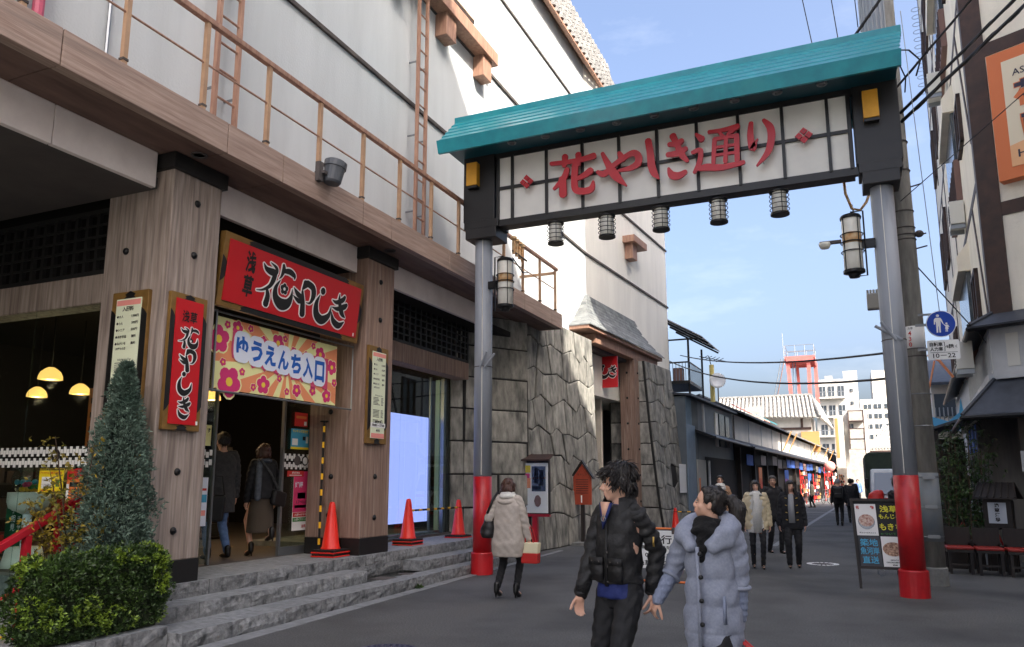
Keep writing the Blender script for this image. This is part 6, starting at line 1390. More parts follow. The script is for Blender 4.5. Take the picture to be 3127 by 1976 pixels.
MB().box(-1.3, -.4, 89, 96, 0, 8.4).build('side_stair', 'plaster_warm', fl); MB().box(.0, 1.4, 82, 88, 0, 4.6).build('low_annex', 'tile_white', fl); MB().box(-1.2, -.9, 88.95, 89, 4, 8.2).build('drain', 'tan_board', fl)
tr = thing('temple_hall', 'wide temple hall with a curved ribbed roof at the end of the street', 'temple', (4.5, 110, 0))
MB().box(2.3, 9, 110, 118, 0, 5.4).build('wall', 'brown_panel', tr)
cv = [(2.1, 109.4, 5.6), (2.9, 110.4, 6.4), (3.6, 112, 7.4), (4.4, 114, 8.9)]
for i in range(18):
    off = i * .35; MB().tube([(x + off, y, z) for x, y, z in cv], .12, 6).build('roof_rib', 'tile_white', tr, smooth=True)
q = [Vector(c) for c in cv]; MB().add([*q, *[c + Vector((6.5, 0, 0)) for c in q]], [(0, 1, 5, 4), (1, 2, 6, 5), (2, 3, 7, 6)]).build('roof_sheet', 'roof_tile', tr, recalc=False)
MB().box(2.1, 9, 109.2, 109.5, 5.1, 5.45).build('eave_beam', 'hotel_timber', tr)
# lit house behind the utility pole, with blue tarpaulin
rh = thing('cream_house', 'cream sunlit house with balcony and blue sheet between the utility pole and the inn', 'house', (6, 46, 0))
MB().box(4.2, 9, 46, 54, 0, 6.6).build('wall', 'plaster_warm', rh); MB().prism([(3.7, 45.2, 6.5), (9.4, 45.2, 6.5), (9.4, 49, 8.2), (3.7, 49, 8.2)], (0, 0, .15)).build('house_roof', 'roof_dark', rh)
MB().box(4.3, 6.6, 45.9, 46, 4.9, 6.1).build('window', 'window_dark', rh); MB().box(4.0, 7, 44.9, 46, 4.2, 4.35).build('balcony_floor', 'tile_white', rh)
for i in range(16): MB().box(4.0 + i * .19, 4.05 + i * .19, 44.92, 44.97, 4.3, 5.3).build('baluster', 'steel', rh)
MB().box(3.8, 6, 44.6, 46, 2.9, 3.1).build('lower_canopy', 'tile_white', rh)
bt = thing('blue_tarpaulin', 'bright blue tarpaulin slung between ropes beside the utility pole', 'tarpaulin', (2.3, 26, 3.2))
MB().add([(2.15, 26, 4.0), (2.35, 26, 3.45), (2.75, 26, 3.3), (3.05, 26, 3.55), (3.12, 26, 4.0), (3.2, 26, 3.3), (3.0, 26, 3.0), (2.2, 26, 3.0)], [(0, 1, 7), (1, 2, 7), (2, 6, 7), (2, 3, 6), (3, 5, 6), (3, 4, 5)]).build('tarpaulin_sheet', mat('tarp_blue', C(92, 178, 226), rough=.5), bt)
yl = thing('zigzag_stay', 'yellow wrapped stay rope slanting down behind the road sign', 'stay rope', (1.9, 20, 3))
MB().tube([(1.82, 20, 4.45), (2.05, 20, 4.3), (2.3, 20, 3.9)], .03, 6).build('sleeve', 'ban_or', yl); MB().tube([(1.95, 20, 4.3), (1.75, 20, 3.5), (1.62, 20, 3.1)], .02, 6).build('rope', 'ban_or', yl)
# truck coming up the street
tk = thing('parked_truck', 'white light truck with a dark green canvas hood parked up the street', 'truck', (1.5, 32, 0))
MB().box(.62, 2.45, 30.0, 31.6, .45, 1.05).build('cab_lower', 'truck_white', tk, bev=.06)
MB().prism([(.60, 30.0, 1.03), (.60, 31.6, 1.03), (.66, 31.6, 1.98), (.66, 30.35, 1.98)], (1.86, 0, 0)).build('cab_upper', 'truck_white', tk, bev=.05)
MB().prism([(.70, 29.985, 1.12), (2.36, 29.985, 1.12), (2.30, 30.28, 1.85), (.76, 30.28, 1.85)], (0, -.03, .0)).build('windscreen', mat('windscreen', C(70, 92, 116), rough=.1, spec=.9), tk)
MB().box(.70, 2.36, 29.93, 30.02, .86, .98).build('red_stripe', 'poster_red', tk)
MB().box(.62, 2.45, 29.9, 30.05, .32, .5).build('bumper', 'dark_grey', tk, bev=.02)
for x in (.72, 2.1): MB().box(x, x + .25, 29.95, 30.02, .6, .78).build('headlight', 'lamp_white', tk, bev=.02)
for x in (.72, 2.35):
    for y in (30.6, 34.4):
        w_ = MB().lathe((x - .11, y, .34), [(.001, 0), (.2, 0), (.33, .02), (.34, .1), (.33, .2), (.2, .22), (.001, .22)], 20, (1, 0, 0)).build('wheel', 'rubber', tk); MB().lathe((x - .13, y, .34), [(.001, 0), (.18, 0), (.18, .26), (.001, .26)], 16, (1, 0, 0)).build('rim', 'steel', w_)
MB().box(.55, 2.5, 31.7, 36, .62, .9).build('truck_bed', 'dark_grey', tk)
MB().prism([(.50, 31.65, .88), (2.55, 31.65, .88), (2.55, 31.65, 2.5), (2.4, 31.65, 2.62), (.65, 31.65, 2.62), (.50, 31.65, 2.5)], (0, 4.3, 0)).build('canvas_hood', 'green_tarp', tk, bev=.05)
for x in (.42, 2.5): MB().box(x, x + .14, 29.9, 29.98, 1.3, 1.65).build('mirror', 'black_metal', tk, bev=.02); MB().cyl((x + .07, 29.95, 1.3), (x + .25, 30.1, 1.1), .015, n=5).build('mirror_arm', 'black_metal', tk)
# road paint and kerb lines up the street
rp_ = struct(MB().add([(-2.6, 42, .004), (1.5, 42, .004), (1.5, 42.5, .004), (-2.6, 42.5, .004)], [(0, 1, 2, 3)]), 'stop_line', 'concrete', recalc=False)
struct(MB().add([(-1.9, 20, .004), (-1.75, 20, .004), (-.6, 60, .004), (-.75, 60, .004)], [(0, 1, 2, 3)]), 'channel_line', 'gutter', recalc=False)
for i in range(20):
    a = Vector((-4.9, 26, 0)) + d3 * i * 3
    MB().obox(a, d3 * 2.95, n3 * .4, UP * .012).build('channel_stone', 'gutter', bpy.data.objects['channel_line'])

sbk = block('shade_block', 'plain unseen block added up the street behind the inn to shade the shops', 5.4, 14, 34.5, 0, 14.5, 11, 'far_white', [(5.8 + i * 2, 2 + k * 3, 1.2, 1.4) for i in range(4) for k in range(4)])  # hidden block, added to cast shade on the nearer shops
shelf(-11.6, 6.8, 2.4, 'dim shelf of small goods behind the porch glass below the dome lamp', 1); shelf(-11.4, 9.4, 2.2, 'dim goods shelf deep in the open doorway', 2); shelf(-13.5, 6.7, 1.6, 'dim goods shelf at the far end behind the porch glass', 4)
# ============================================================ PEOPLE
import numpy as np
mk('skin', C(218, 174, 150), C(208, 160, 136), s=8, rough=.5); mk('lip', C(168, 92, 88), rough=.45); mk('hair_black', C(24, 20, 19), C(40, 33, 30), s=30, st=(1, 1, .25), rough=.42, bump=.4, bs=90); mk('hair_brown', C(58, 34, 26), C(78, 46, 34), s=30, st=(1, 1, .25), rough=.45, bump=.4, bs=90)
mk('hair_grey', C(110, 104, 98), C(70, 66, 62), s=40, rough=.6, bump=.3); mk('eye_white', C(230, 226, 220), rough=.3); mk('iris', C(22, 16, 14), rough=.2)
mk('jacket_black', C(24, 23, 24), C(31, 30, 31), s=10, rough=.66, bump=.6, bs=20); mk('shirt_blue', C(34, 48, 112), C(28, 40, 96), s=8, rough=.75, bump=.4, bs=20); mk('jeans_black', C(22, 22, 24), C(30, 30, 33), s=6, rough=.8, bump=.35, bs=22)
mk('coat_blue', C(146, 151, 166), C(132, 137, 153), s=70, rough=.9, bump=.35, bs=14); mk('knit_blue', C(138, 146, 168), C(124, 132, 154), s=80, st=(1, 1, .2), rough=.95, bump=.6, bs=120); mk('scarf_black', C(16, 15, 16), rough=.95, bump=.5, bs=60)
mk('coat_beige', C(186, 176, 166), C(172, 162, 152), s=14, rough=.9, bump=.4, bs=12); mk('coat_cream', C(206, 192, 160), C(192, 176, 144), s=12, rough=.75, bump=.4, bs=16); mk('knit_white', C(216, 214, 208), C(200, 198, 192), s=50, rough=.95, bump=.4, bs=70)
mk('coat_camel', C(168, 132, 104), rough=.9, bump=.3, bs=14); mk('coat_dark', C(26, 26, 30), C(34, 34, 38), s=8, rough=.85, bump=.4, bs=14); mk('grey_wool', C(70, 70, 72), C(58, 58, 60), s=30, rough=.95); mk('denim', C(104, 132, 178), C(84, 112, 158), s=12, rough=.85); mk('skirt_brown', C(74, 64, 54), rough=.9)
mk('boots_black', C(16, 15, 15), rough=.3); mk('bag_black', C(20, 19, 21), rough=.5); mk('bag_red', C(188, 34, 30), rough=.45); mk('bag_cream', C(222, 212, 178), rough=.7); mk('metal_gold', C(206, 170, 90), rough=.3, metal=.8); mk('knit_grey', C(150, 152, 156), rough=.95)
DG = None
def blob(mb, vox, smooth=6, disp=None):
    "one continuous closed surface from overlapping solids"
    me = bpy.data.meshes.new('tmp'); me.from_pydata([tuple(v) for v in mb.v], [], mb.f)
    b = bmesh.new(); b.from_mesh(me); bmesh.ops.recalc_face_normals(b, faces=b.faces); b.to_mesh(me); b.free()
    o = bpy.data.objects.new('tmp', me); TMP.collection.objects.link(o)
    r = o.modifiers.new('r', 'REMESH'); r.mode = 'VOXEL'; r.voxel_size = vox; r.use_smooth_shade = True
    if smooth: s = o.modifiers.new('s', 'SMOOTH'); s.iterations = smooth; s.factor = .5
    TMPV.update(); dg = TMP.view_layers[0].depsgraph
    out = bpy.data.meshes.new_from_object(o.evaluated_get(dg)); out.materials.clear()
    bpy.data.objects.remove(o); bpy.data.meshes.remove(me)
    if disp:
        n = len(out.vertices); co = np.empty(n * 3); no = np.empty(n * 3); out.vertices.foreach_get('co', co); out.vertices.foreach_get('normal', no)
        co = co.reshape(-1, 3); no = no.reshape(-1, 3); co = disp(co, no); out.vertices.foreach_set('co', co.ravel()); out.update()
    out.polygons.foreach_set('use_smooth', [True] * len(out.polygons))
    return out
TMP = bpy.data.scenes.new('tmp'); TMPV = TMP.view_layers[0]
def cap(b, p0, p1, r0, r1, n=10):
    p0, p1 = Vector(p0), Vector(p1); d = (p1 - p0); L = d.length; d = d / max(L, 1e-6)
    pts = []; rs = []
    for a in (-90, -60, -30): pts.append(p0 + d * r0 * math.sin(R(a))); rs.append(max(r0 * math.cos(R(a)), .0005))
    for a in (0,): pts.append(p0); rs.append(r0); pts.append(p1); rs.append(r1)
    for a in (30, 60, 90): pts.append(p1 + d * r1 * math.sin(R(a))); rs.append(max(r1 * math.cos(R(a)), .0005))
    return b.tube(pts, rs, n)
def chain(b, pts, rs, n=10):
    for i in range(len(pts) - 1): cap(b, pts[i], pts[i + 1], rs[i], rs[i + 1], n)
def loft(b, rings, n=24, ex=2.3):
    vs = []; fs = []
    for (z, cx, cy, rx, ry) in rings:
        for j in range(n):
            a = math.tau * j / n; c, s = math.cos(a), math.sin(a)
            vs.append((cx + rx * math.copysign(abs(c) ** (2 / ex), c), cy + ry * math.copysign(abs(s) ** (2 / ex), s), z))
    for i in range(len(rings) - 1):
        for j in range(n): fs.append((i * n + j, i * n + (j + 1) % n, (i + 1) * n + (j + 1) % n, (i + 1) * n + j))
    fs += [tuple(range(n))[::-1], tuple(range((len(rings) - 1) * n, len(rings) * n))]
    return b.add(vs, fs)
def ik(a, t, l1, l2, pole):
    a, t, pole = Vector(a), Vector(t), Vector(pole); d = t - a; L = min(d.length, (l1 + l2) * .999); u = d.normalized()
    x = (l1 * l1 - l2 * l2 + L * L) / (2 * L); h = math.sqrt(max(l1 * l1 - x * x, 0)); p = (pole - u * pole.dot(u)).normalized()
    return a + u * x + p * h, a + u * L
def hand(b, w, d, nrm, s, curl=.5, side=1, thumb=1):
    "hand from wrist w pointing along d, palm facing nrm"
    w, d, nrm = Vector(w), Vector(d).normalized(), Vector(nrm); nrm = (nrm - d * nrm.dot(d)).normalized(); x = d.cross(nrm) * side
    cap(b, w, w + d * .035 * s, .026 * s, .028 * s)
    for k in (-1.2, -.4, .4, 1.2): cap(b, w + d * .02 * s + x * k * .012 * s, w + d * .088 * s + x * k * .0175 * s, .014 * s, .0125 * s, 8)
    for k, L in ((-1.5, .062), (-.5, .078), (.5, .085), (1.5, .076)):
        p = w + d * .088 * s + x * k * .0185 * s; q = d; r = .0095 * s
        for j, f in enumerate((.42, .32, .26)):
            q = (q * math.cos(curl * (.6 + .3 * j)) + nrm * math.sin(curl * (.6 + .3 * j))).normalized(); e = p + q * L * f * s; cap(b, p, e, r, r * .9, 8); p = e; r *= .9
    p = w + d * .03 * s + x * .024 * s; q = (d * .75 + x * .6 + nrm * .35).normalized()
    for L in (.042, .034, .026):
        e = p + q * L * s; cap(b, p, e, .012 * s, .0105 * s, 8); p = e; q = (q + d * .25 + nrm * .2).normalized()
def child(me, name, m, t): return mobj(name, me, m, t)
def person(label, loc, face, H, feet=((-.09, .0), (.09, .0)), hands=None, head=(0, 0, 0), vox=.014, coat=None, legs='jeans_black', leg_r=1.0, shoes='boots_black', hair='hair_black', hair_style='short', female=False, lean=(0, 0), lift=(0, 0), palms=None, curl=.5, shoulder=None, group=None, heel=0, skirt=None, fine=False, smile=False):
    t = thing('person', label, 'person', loc, group); t.rotation_euler = (0, 0, R(face - 90))
    s = H / 1.68; lx, ly = lean
    hipz = .515 * H; sh_w = shoulder or (.158 if female else .180) * s
    hips = [Vector((sx * .082 * s, 0, hipz)) for sx in (-1, 1)]
    cz = lambda z: Vector((lx * (z - hipz) / (.3 * H), ly * (z - hipz) / (.3 * H), 0))
    shs = [Vector((sx * sh_w, -.01, .815 * H)) + cz(.815 * H) for sx in (-1, 1)]
    neck = Vector((0, -.012, .845 * H)) + cz(.845 * H); hc = Vector((0, .012 * s, .926 * H)) + cz(.926 * H)
    hm = Matrix.Translation(hc) @ Matrix.Rotation(R(head[0]), 4, 'Z') @ Matrix.Rotation(R(head[2]), 4, 'Y') @ Matrix.Rotation(R(head[1]), 4, 'X') @ Matrix.Scale(s * (1.0 if not female else .97), 4)
    Hd = lambda *p: hm @ Vector(p)
    b = MB(); hb = MB()
    # legs
    kn = []; an = []
    for i, sx in enumerate((-1, 1)):
        ank = Vector((feet[i][0], feet[i][1], .075 * s + lift[i] + heel))
        k, a = ik(hips[i], ank, .245 * H, .245 * H, (sx * .12, 1, 0)); kn.append(k); an.append(a)
        chain(b, (hips[i], hips[i].lerp(k, .5), k, k.lerp(a, .35), a), (.078 * s, .068 * s, .050 * s, .050 * s, .036 * s))
        cap(b, a + Vector((0, -.03, -.04 * s)), a + Vector((0, .13 * s, -.05 * s - heel * .6)), .03 * s, .026 * s)
    # torso, neck
    loft(b, [(hipz - .05, 0, 0, .12 * s, .08 * s), (hipz + .02, 0, 0, .155 * s, .10 * s), (.60 * H, *cz(.6 * H)[:2], .13 * s, .09 * s), (.70 * H, *cz(.7 * H)[:2], .15 * s, .10 * s), (.79 * H, *cz(.79 * H)[:2], .16 * s, .09 * s), (.835 * H, *cz(.83 * H)[:2], .08 * s, .06 * s)], 20, 2.2)
    cap(b, neck - Vector((0, 0, .05)), Hd(0, -.02, -.06), .054 * s, .05 * s)
    # arms
    el = []; wr = []
    for i, sx in enumerate((-1, 1)):
        tgt = Vector(hands[i]) if hands and hands[i] is not None else Vector((sx * (sh_w + .07), .02, .475 * H))
        e, w = ik(shs[i], tgt, .175 * H, .150 * H, (sx * .35, -1, -.1)); el.append(e); wr.append(w)
        chain(b, (shs[i] - Vector((0, 0, .02)), e, w), (.036 * s, .032 * s, .026 * s))
        cap(b, shs[i].lerp(neck, .7) - Vector((0, 0, .02)), shs[i] - Vector((0, 0, .03)), .046 * s, .032 * s)
        d = (w - e).normalized(); pl_ = palms[i] if palms and palms[i] is not None else Vector((-sx, .25, 0))
        dd = d if not (palms and len(palms) > 2 and palms[2 + i]) else Vector(palms[2 + i])
        hand(b, w, dd, pl_, s, curl, side=-sx if False else (1 if Vector(dd).cross(Vector(pl_)).dot(Vector((0, 1, 0))) > 0 else -1))
    # head
    E = lambda c, r: hb.add([hm @ Vector(v) for v in MB().ell(c, r, 16, 12).v], MB().ell(c, r, 16, 12).f)
    E((0, -.012, .026), (.073, .092, .086)); E((0, .018, -.038), (.058, .066, .072) if not female else (.054, .060, .066)); E((0, .056, -.090), (.026, .024, .020) if not female else (.020, .020, .016)); E((0, .072, .026), (.046, .014, .012) if not female else (.040, .010, .010))
    for sx in (-1, 1):
        E((sx * .032, .058, -.030), (.024, .022, .026) if not female else (.022, .018, .022)); E((sx * .075, -.006, -.012), (.010, .020, .032))
    cap(hb, Hd(0, .084, .008), Hd(0, .106 if not female else .101, -.026), .008 * s, (.0125 if not female else .0085) * s, 8); cap(hb, Hd(-.010, .092, -.034), Hd(.010, .092, -.034), .010 * s, .010 * s, 8)
    cap(hb, Hd(-.014, .080, -.060), Hd(.014, .080, -.060), .010 * s, .010 * s, 8); cap(hb, Hd(-.012, .078, -.072), Hd(.012, .078, -.072), .010 * s, .010 * s, 8)
    b.add(hb.v, hb.f)
    body = child(blob(b, vox, 3 if vox < .01 else 2), 'body', 'skin', t)
    # face details
    def face(name, prims, m):
        q = MB()
        for c, r in prims:
            e = MB().ell(c, r, 12, 8); q.add([hm @ Vector(v) for v in e.v], e.f)
        return q.build_local(name, m, t)
    for sx in (-1, 1):
        q = face('eye', [((sx * .031, .0795, .004), (.0135, .006, .0055))], 'eye_white')
        face('iris', [((sx * .031, .0838, .004), (.0062, .003, .0052))], 'iris'); face('eyelid', [((sx * .031, .0815, .0088), (.016, .0065, .0028))], 'iris')
        face('eyebrow', [((sx * .033, .0815, .024), (.019, .006, .0036))], hair if hair != 'hair_grey' else 'hair_black')
    face('lips', [((0, .0875, -.0605), (.0185, .0045, .0042)), ((0, .086, -.0695), (.016, .0045, .0048))], 'lip')
    if smile: face('teeth', [((0, .0892, -.0645), (.018, .004, .0042))], 'eye_white')
    # hair
    h = MB(); EH = lambda c, r: (lambda e: h.add([hm @ Vector(v) for v in e.v], e.f))(MB().ell(c, r, 16, 10))
    if hair_style in ('short', 'spiky'):
        EH((0, -.026, .040), (.082, .094, .086)); EH((0, .040, .078), (.066, .042, .034)); EH((0, -.06, -.01), (.068, .05, .06))
        for sx in (-1, 1): EH((sx * .066, .012, .035), (.018, .032, .045)); EH((sx * .07, -.04, .0), (.018, .035, .05))
    if hair_style == 'spiky':
        EH((0, -.035, .062), (.094, .106, .084)); EH((0, -.085, -.02), (.07, .045, .062)); EH((0, .058, .068), (.070, .036, .030))
        for sx in (-1, 1): EH((sx * .078, .015, .03), (.018, .034, .052)); EH((sx * .078, -.048, .0), (.022, .04, .058))
    if hair_style in ('long', 'bob'):
        EH((0, -.024, .038), (.083, .096, .086)); EH((0, .056, .060), (.062, .034, .030))
        z = -.17 if hair_style == 'long' else -.075
        EH((0, -.058, -.05), (.078, .055, .11 if hair_style == 'long' else .08))
        for sx in (-1, 1):
            cap(h, Hd(sx * .074, .022, .03), Hd(sx * .080, .05 if hair_style == 'long' else .024, z + .02), .026 * s, .026 * s if hair_style == 'bob' else .030 * s); cap(h, Hd(sx * .072, -.03, .03), Hd(sx * .080, -.035, z - .01), .032 * s, .030 * s)
    if hair_style == 'pony':
        EH((0, -.032, .044), (.084, .096, .086)); EH((0, -.055, .0), (.074, .066, .078)); EH((0, .018, .088), (.056, .046, .028))
        for sx in (-1, 1): EH((sx * .068, .004, .034), (.016, .042, .044)); EH((sx * .070, -.035, .0), (.014, .03, .045))
        chain(h, (Hd(0, -.11, .045), Hd(0, -.155, .045), Hd(.0, -.20, -.01), Hd(.0, -.205, -.13), Hd(.0, -.185, -.25)), (.024 * s, .040 * s, .060 * s, .056 * s, .012 * s))
    if hair_style == 'cap':
        EH((0, -.02, .045), (.086, .098, .086)); EH((0, -.03, .0), (.08, .088, .05))
    rgx = random.Random(int(H * 1000)); ph = rgx.random() * 9
    def hdisp(co, no):
        k = np.sin(co[:, 0] * 210 + ph) * np.sin(co[:, 1] * 190 + 1) * .5 + np.sin(co[:, 2] * 60 + co[:, 0] * 120) * .5
        return co + no * (.003 * k)[:, None]
    hob = child(blob(h, max(vox * .8, .006), 2, hdisp), 'hair', hair, t)
    q = MB(); n = 520 if hair_style == 'spiky' else (300 if fine else 120)
    me = hob.data; vs_ = [v.co.copy() for v in me.vertices]; ns_ = [v.normal.copy() for v in me.vertices]
    up_h = (hm.to_3x3() @ Vector((0, 0, 1))).normalized(); crown = hm @ Vector((.01, -.05, .12)); bun = hm @ Vector((0, -.115, .045))
    for i in range(n):
        j = rgx.randrange(len(vs_)); p = vs_[j]; nn_ = ns_[j]
        d = (p - crown) if hair_style != 'pony' else (bun - p)
        if hair_style == 'pony' and (p - bun).length < .03 or (hair_style == 'pony' and (hm.inverted() @ p).y < -.115): d = -up_h + nn_ * .1
        if hair_style in ('long', 'bob'): d = d.normalized() - up_h * 1.2
        d = (d - nn_ * d.dot(nn_)).normalized(); d = (d + Vector((rgx.uniform(-.35, .35), rgx.uniform(-.35, .35), rgx.uniform(-.3, .2))) * (.6 if hair_style == 'spiky' else (.08 if hair_style == 'pony' else .3)) + nn_ * (.20 if hair_style == 'spiky' else (.0 if hair_style == 'pony' else .06))).normalized()
        L = rgx.uniform(.04, .075) * s if hair_style != 'pony' else rgx.uniform(.03, .05) * s
        w_ = .0055 * s if hair_style == 'spiky' else .0035 * s
        q.tube([p - nn_ * .004, p + d * L * .5 + nn_ * .002, p + d * L - nn_ * (.006 if hair_style == 'spiky' else .002)], [w_, w_ * .8, .0006], 4)
    q.build_local('hair_tufts', hair, t)['kind'] = 'stuff'
    # trousers, shoes
    if legs:
        b = MB()
        loft(b, [(hipz - .09, 0, 0, .10 * s, .085 * s), (hipz - .02, 0, -.004, .165 * s, .115 * s), (hipz + .05, 0, 0, .16 * s, .11 * s), (hipz + .10, 0, 0, .145 * s, .10 * s)], 20, 2.2)
        for i in range(2):
            a = an[i] + Vector((0, 0, .0)); chain(b, (hips[i], hips[i].lerp(kn[i], .5), kn[i], kn[i].lerp(a, .4), a), [r * s * leg_r for r in (.094, .084, .066, .062, .050)])
        pz = rgx.random() * 9
        def wr_disp(co, no): return co + no * (.004 * np.sin(co[:, 2] * 70 + 14 * co[:, 0] + pz) * np.sin(co[:, 0] * 40 + co[:, 1] * 50))[:, None]
        child(blob(b, max(vox, .009), 3, wr_disp), 'trousers', legs, t)
    for i in range(2):
        b = MB(); a = an[i]; dz = heel
        cap(b, a + Vector((0, -.025, -.045 * s)), a + Vector((0, .085 * s, -.052 * s - dz * .8)), .038 * s, .036 * s); cap(b, a + Vector((0, .08 * s, -.05 * s - dz * .8)), a + Vector((0, .15 * s, -.056 * s - dz)), .036 * s, .022 * s); cap(b, a + Vector((0, -.01, .05)), a + Vector((0, -.02, -.03)), .045 * s, .042 * s)
        if heel: cap(b, a + Vector((0, -.04, -.05)), a + Vector((0, -.04, -.07 * s - heel + .006)), .016, .012)
        sh = blob(b, .011, 2); child(sh, 'shoe', shoes, t)
    info = dict(t=t, s=s, H=H, hips=hips, kn=kn, an=an, shs=shs, el=el, wr=wr, neck=neck, hm=hm, Hd=Hd, cz=cz, hc=hc, vox=vox)
    for c in (coat or []): garment(info, **c)
    if skirt:
        b = MB(); loft(b, [(skirt[1], 0, 0, .21 * s, .17 * s), (.4 * H, 0, 0, .19 * s, .14 * s), (.57 * H, 0, 0, .16 * s, .115 * s)], 22, 2.1); child(blob(b, vox, 3), 'skirt', skirt[0], t)
    return info
def _bl(self, name, m, t):
    me = bpy.data.meshes.new(name); me.from_pydata([tuple(v) for v in self.v], [], self.f); return mobj(name, me, m, t, smooth=True)
MB.build_local = _bl
def garment(I, m, hem, w=(1, 1), top=.835, puff=0, pitch=.15, sleeves=True, sl_r=1.0, cuff=1.0, name='coat', open_v=False, z0=0, waist=1.0, hemw=1.0, seed=0, collar=None, fold=.004, belly=0):
    s, H, t, cz = I['s'], I['H'], I['t'], I['cz']; b = MB()
    Z = lambda f: f * H
    rings = []
    fr_ = [(hem, .178 * hemw, .135 * hemw), (hem + (.56 - hem) * .5, .180 * waist * (1 + belly), .135 * waist), (.60, .162 * waist, .125 * waist), (.70, .170, .130), (.77, .176, .120), (.805, .160, .102), (top, .080, .070)]
    for f, rx, ry in fr_:
        c = cz(Z(f)) if f > .5 else Vector((0, 0, 0)); rings.append((Z(f), c.x, c.y, rx * s * w[0], ry * s * w[1]))
    loft(b, rings, 26, 2.35)
    SL = []
    if sleeves:
        for i in range(2):
            sh, e, wv = I['shs'][i], I['el'][i], I['wr'][i]; q = MB()
            stop = e.lerp(wv, cuff)
            cap(b, sh.lerp(I['neck'], .6) - Vector((0, 0, .02)), sh.lerp(I['neck'], .15) - Vector((0, 0, .01)), .058 * s, .062 * s)
            chain(q, (sh.lerp(I['neck'], .12) - Vector((0, 0, .012)), sh.lerp(e, .5), e, e.lerp(stop, .6), stop), [r * s * sl_r for r in (.066, .064, .058, .054, .046)])
            SL.append(q)
    ph = seed * 1.7 + .3
    def disp(co, no):
        k = np.zeros(len(co))
        if puff:
            u = (co[:, 2] - z0) / pitch; k += puff * (np.sqrt(np.abs(np.sin(u * math.pi))) - .75)
            k += puff * .22 * np.sin(co[:, 0] * 38 + 5 * u) * np.sin(co[:, 1] * 33)
        k += fold * np.sin(co[:, 2] * 46 + co[:, 0] * 22 + ph) * np.sin(co[:, 0] * 31 + co[:, 1] * 27 + ph)
        k += fold * .7 * np.sin(co[:, 2] * 21 - co[:, 1] * 40 + ph * 2)
        return co + no * k[:, None]
    me = blob(b, max(I['vox'], .0095), 4, disp); o = child(me, name, m, t)
    def sdisp(co, no):
        k = np.zeros(len(co))
        if puff: k += puff * .8 * (np.sqrt(np.abs(np.sin((co[:, 2] - z0) / pitch * math.pi * 1.15))) - .75)
        k += fold * np.sin(co[:, 2] * 55 + co[:, 0] * 30 + ph) * np.sin(co[:, 1] * 35 + ph * 2) + fold * .8 * np.sin(co[:, 2] * 90 + co[:, 1] * 60)
        return co + no * k[:, None]
    for q in SL: child(blob(q, max(I['vox'], .0095), 4, sdisp), 'sleeve', m, t)
    if collar:
        cm_, r, hgt = collar; q = MB(); n = 26; c = I['neck']
        for zz, rr in ((-.04, r + .035), (0, r + .02), (hgt * .6, r + .008), (hgt, r + .012)):
            pass
        vs = []; fs = []
        prof = [(-.06, r + .05), (-.01, r + .03), (hgt * .6, r + .018), (hgt, r + .022), (hgt + .006, r + .008), (hgt * .6, r), (-.01, r)]
        for dz, rr in prof:
            for j in range(n):
                a = math.tau * j / n; front = max(0, math.sin(a)) ** 3
                vs.append(c + Vector((rr * s * math.cos(a), rr * s * math.sin(a) * (1 + .25 * front), (dz - front * hgt * .75 - .03 * front) * s)))
        for i in range(len(prof) - 1):
            for j in range(n): fs.append((i * n + j, i * n + (j + 1) % n, (i + 1) * n + (j + 1) % n, (i + 1) * n + j))
        q.add(vs, fs).build_local('collar', cm_, t)
    return o
def L2(I, p):   # a person's own coordinates -> placed piece
    return Vector(p)
def lprism(I, name, m, mb): return mb.build_local(name, m, I['t'])
def wl2(I_loc, face, w):
    "world point -> a person's own coordinates"
    return Matrix.Rotation(-R(face - 90), 4, 'Z') @ (Vector(w) - Vector(I_loc))
# ------------------------------------------------------------ the couple
mf = -112; ml = Vector((-1.40, 4.93, 0))
grip = Vector((-1.19, 4.985, .775))
man = person('young man in a short black jacket over a blue shirt, looking aside', ml, mf, 1.66, feet=((-.10, .16), (.11, -.16)), lift=(0, .05),
             hands=(wl2(ml, mf, grip + Vector((-.02, .01, .085))), wl2(ml, mf, (-1.625, 4.82, .845))), head=(-46, -4, 0), vox=.0075, hair_style='spiky', legs='jeans_black', leg_r=.96, shoulder=.150, curl=.8, fine=True, palms=((.9, .3, 0), (-.8, .4, 0), (-.10, .1, -1), (.05, .2, -1)),
             coat=[dict(m='shirt_blue', hem=.495, w=(.84, .92), name='shirt', sleeves=False, top=.845, fold=.004), dict(m='jacket_black', hem=.55, w=(.88, 1.02), top=.842, puff=.0035, pitch=.085, z0=.88, sl_r=.98, name='jacket', hemw=.98, seed=2, fold=.006)])
I = man; s = I['s']; nk = I['neck']; mt = I['t']
# raised collar open at the front, with grey lining, shirt collar and pendant
def open_collar(I, m, m_in, r0, r1, h0, h1, gap, n=20, fwd=0):
    c = I['neck'] + Vector((0, fwd, 0)); vs = []; fs = []
    for k in range(n + 1):
        a = R(90 + gap) + R(360 - 2 * gap) * k / n; dr = math.cos((k / n - .5) * math.pi)
        for rr, z in ((r1, h0), ((r0 + r1) / 2 + .012, (h0 + h1) / 2), (r0 + .012, h1 * (.55 + .45 * dr)), (r0 - .004, h1 * (.55 + .45 * dr) - .004), (r0 - .006, (h0 + h1) / 2), (r1 - .03, h0)):
            vs.append(c + Vector((rr * math.cos(a), rr * math.sin(a) * .95, z)))
    for k in range(n):
        for j in range(5): fs.append((k * 6 + j, k * 6 + j + 1, (k + 1) * 6 + j + 1, (k + 1) * 6 + j))
    o = MB().add(vs, fs).build_local('collar', m, I['t']); o.data.materials.append(M[m_in])
    for p in o.data.polygons:
        if p.index % 5 in (3, 4): p.material_index = 1
    return o
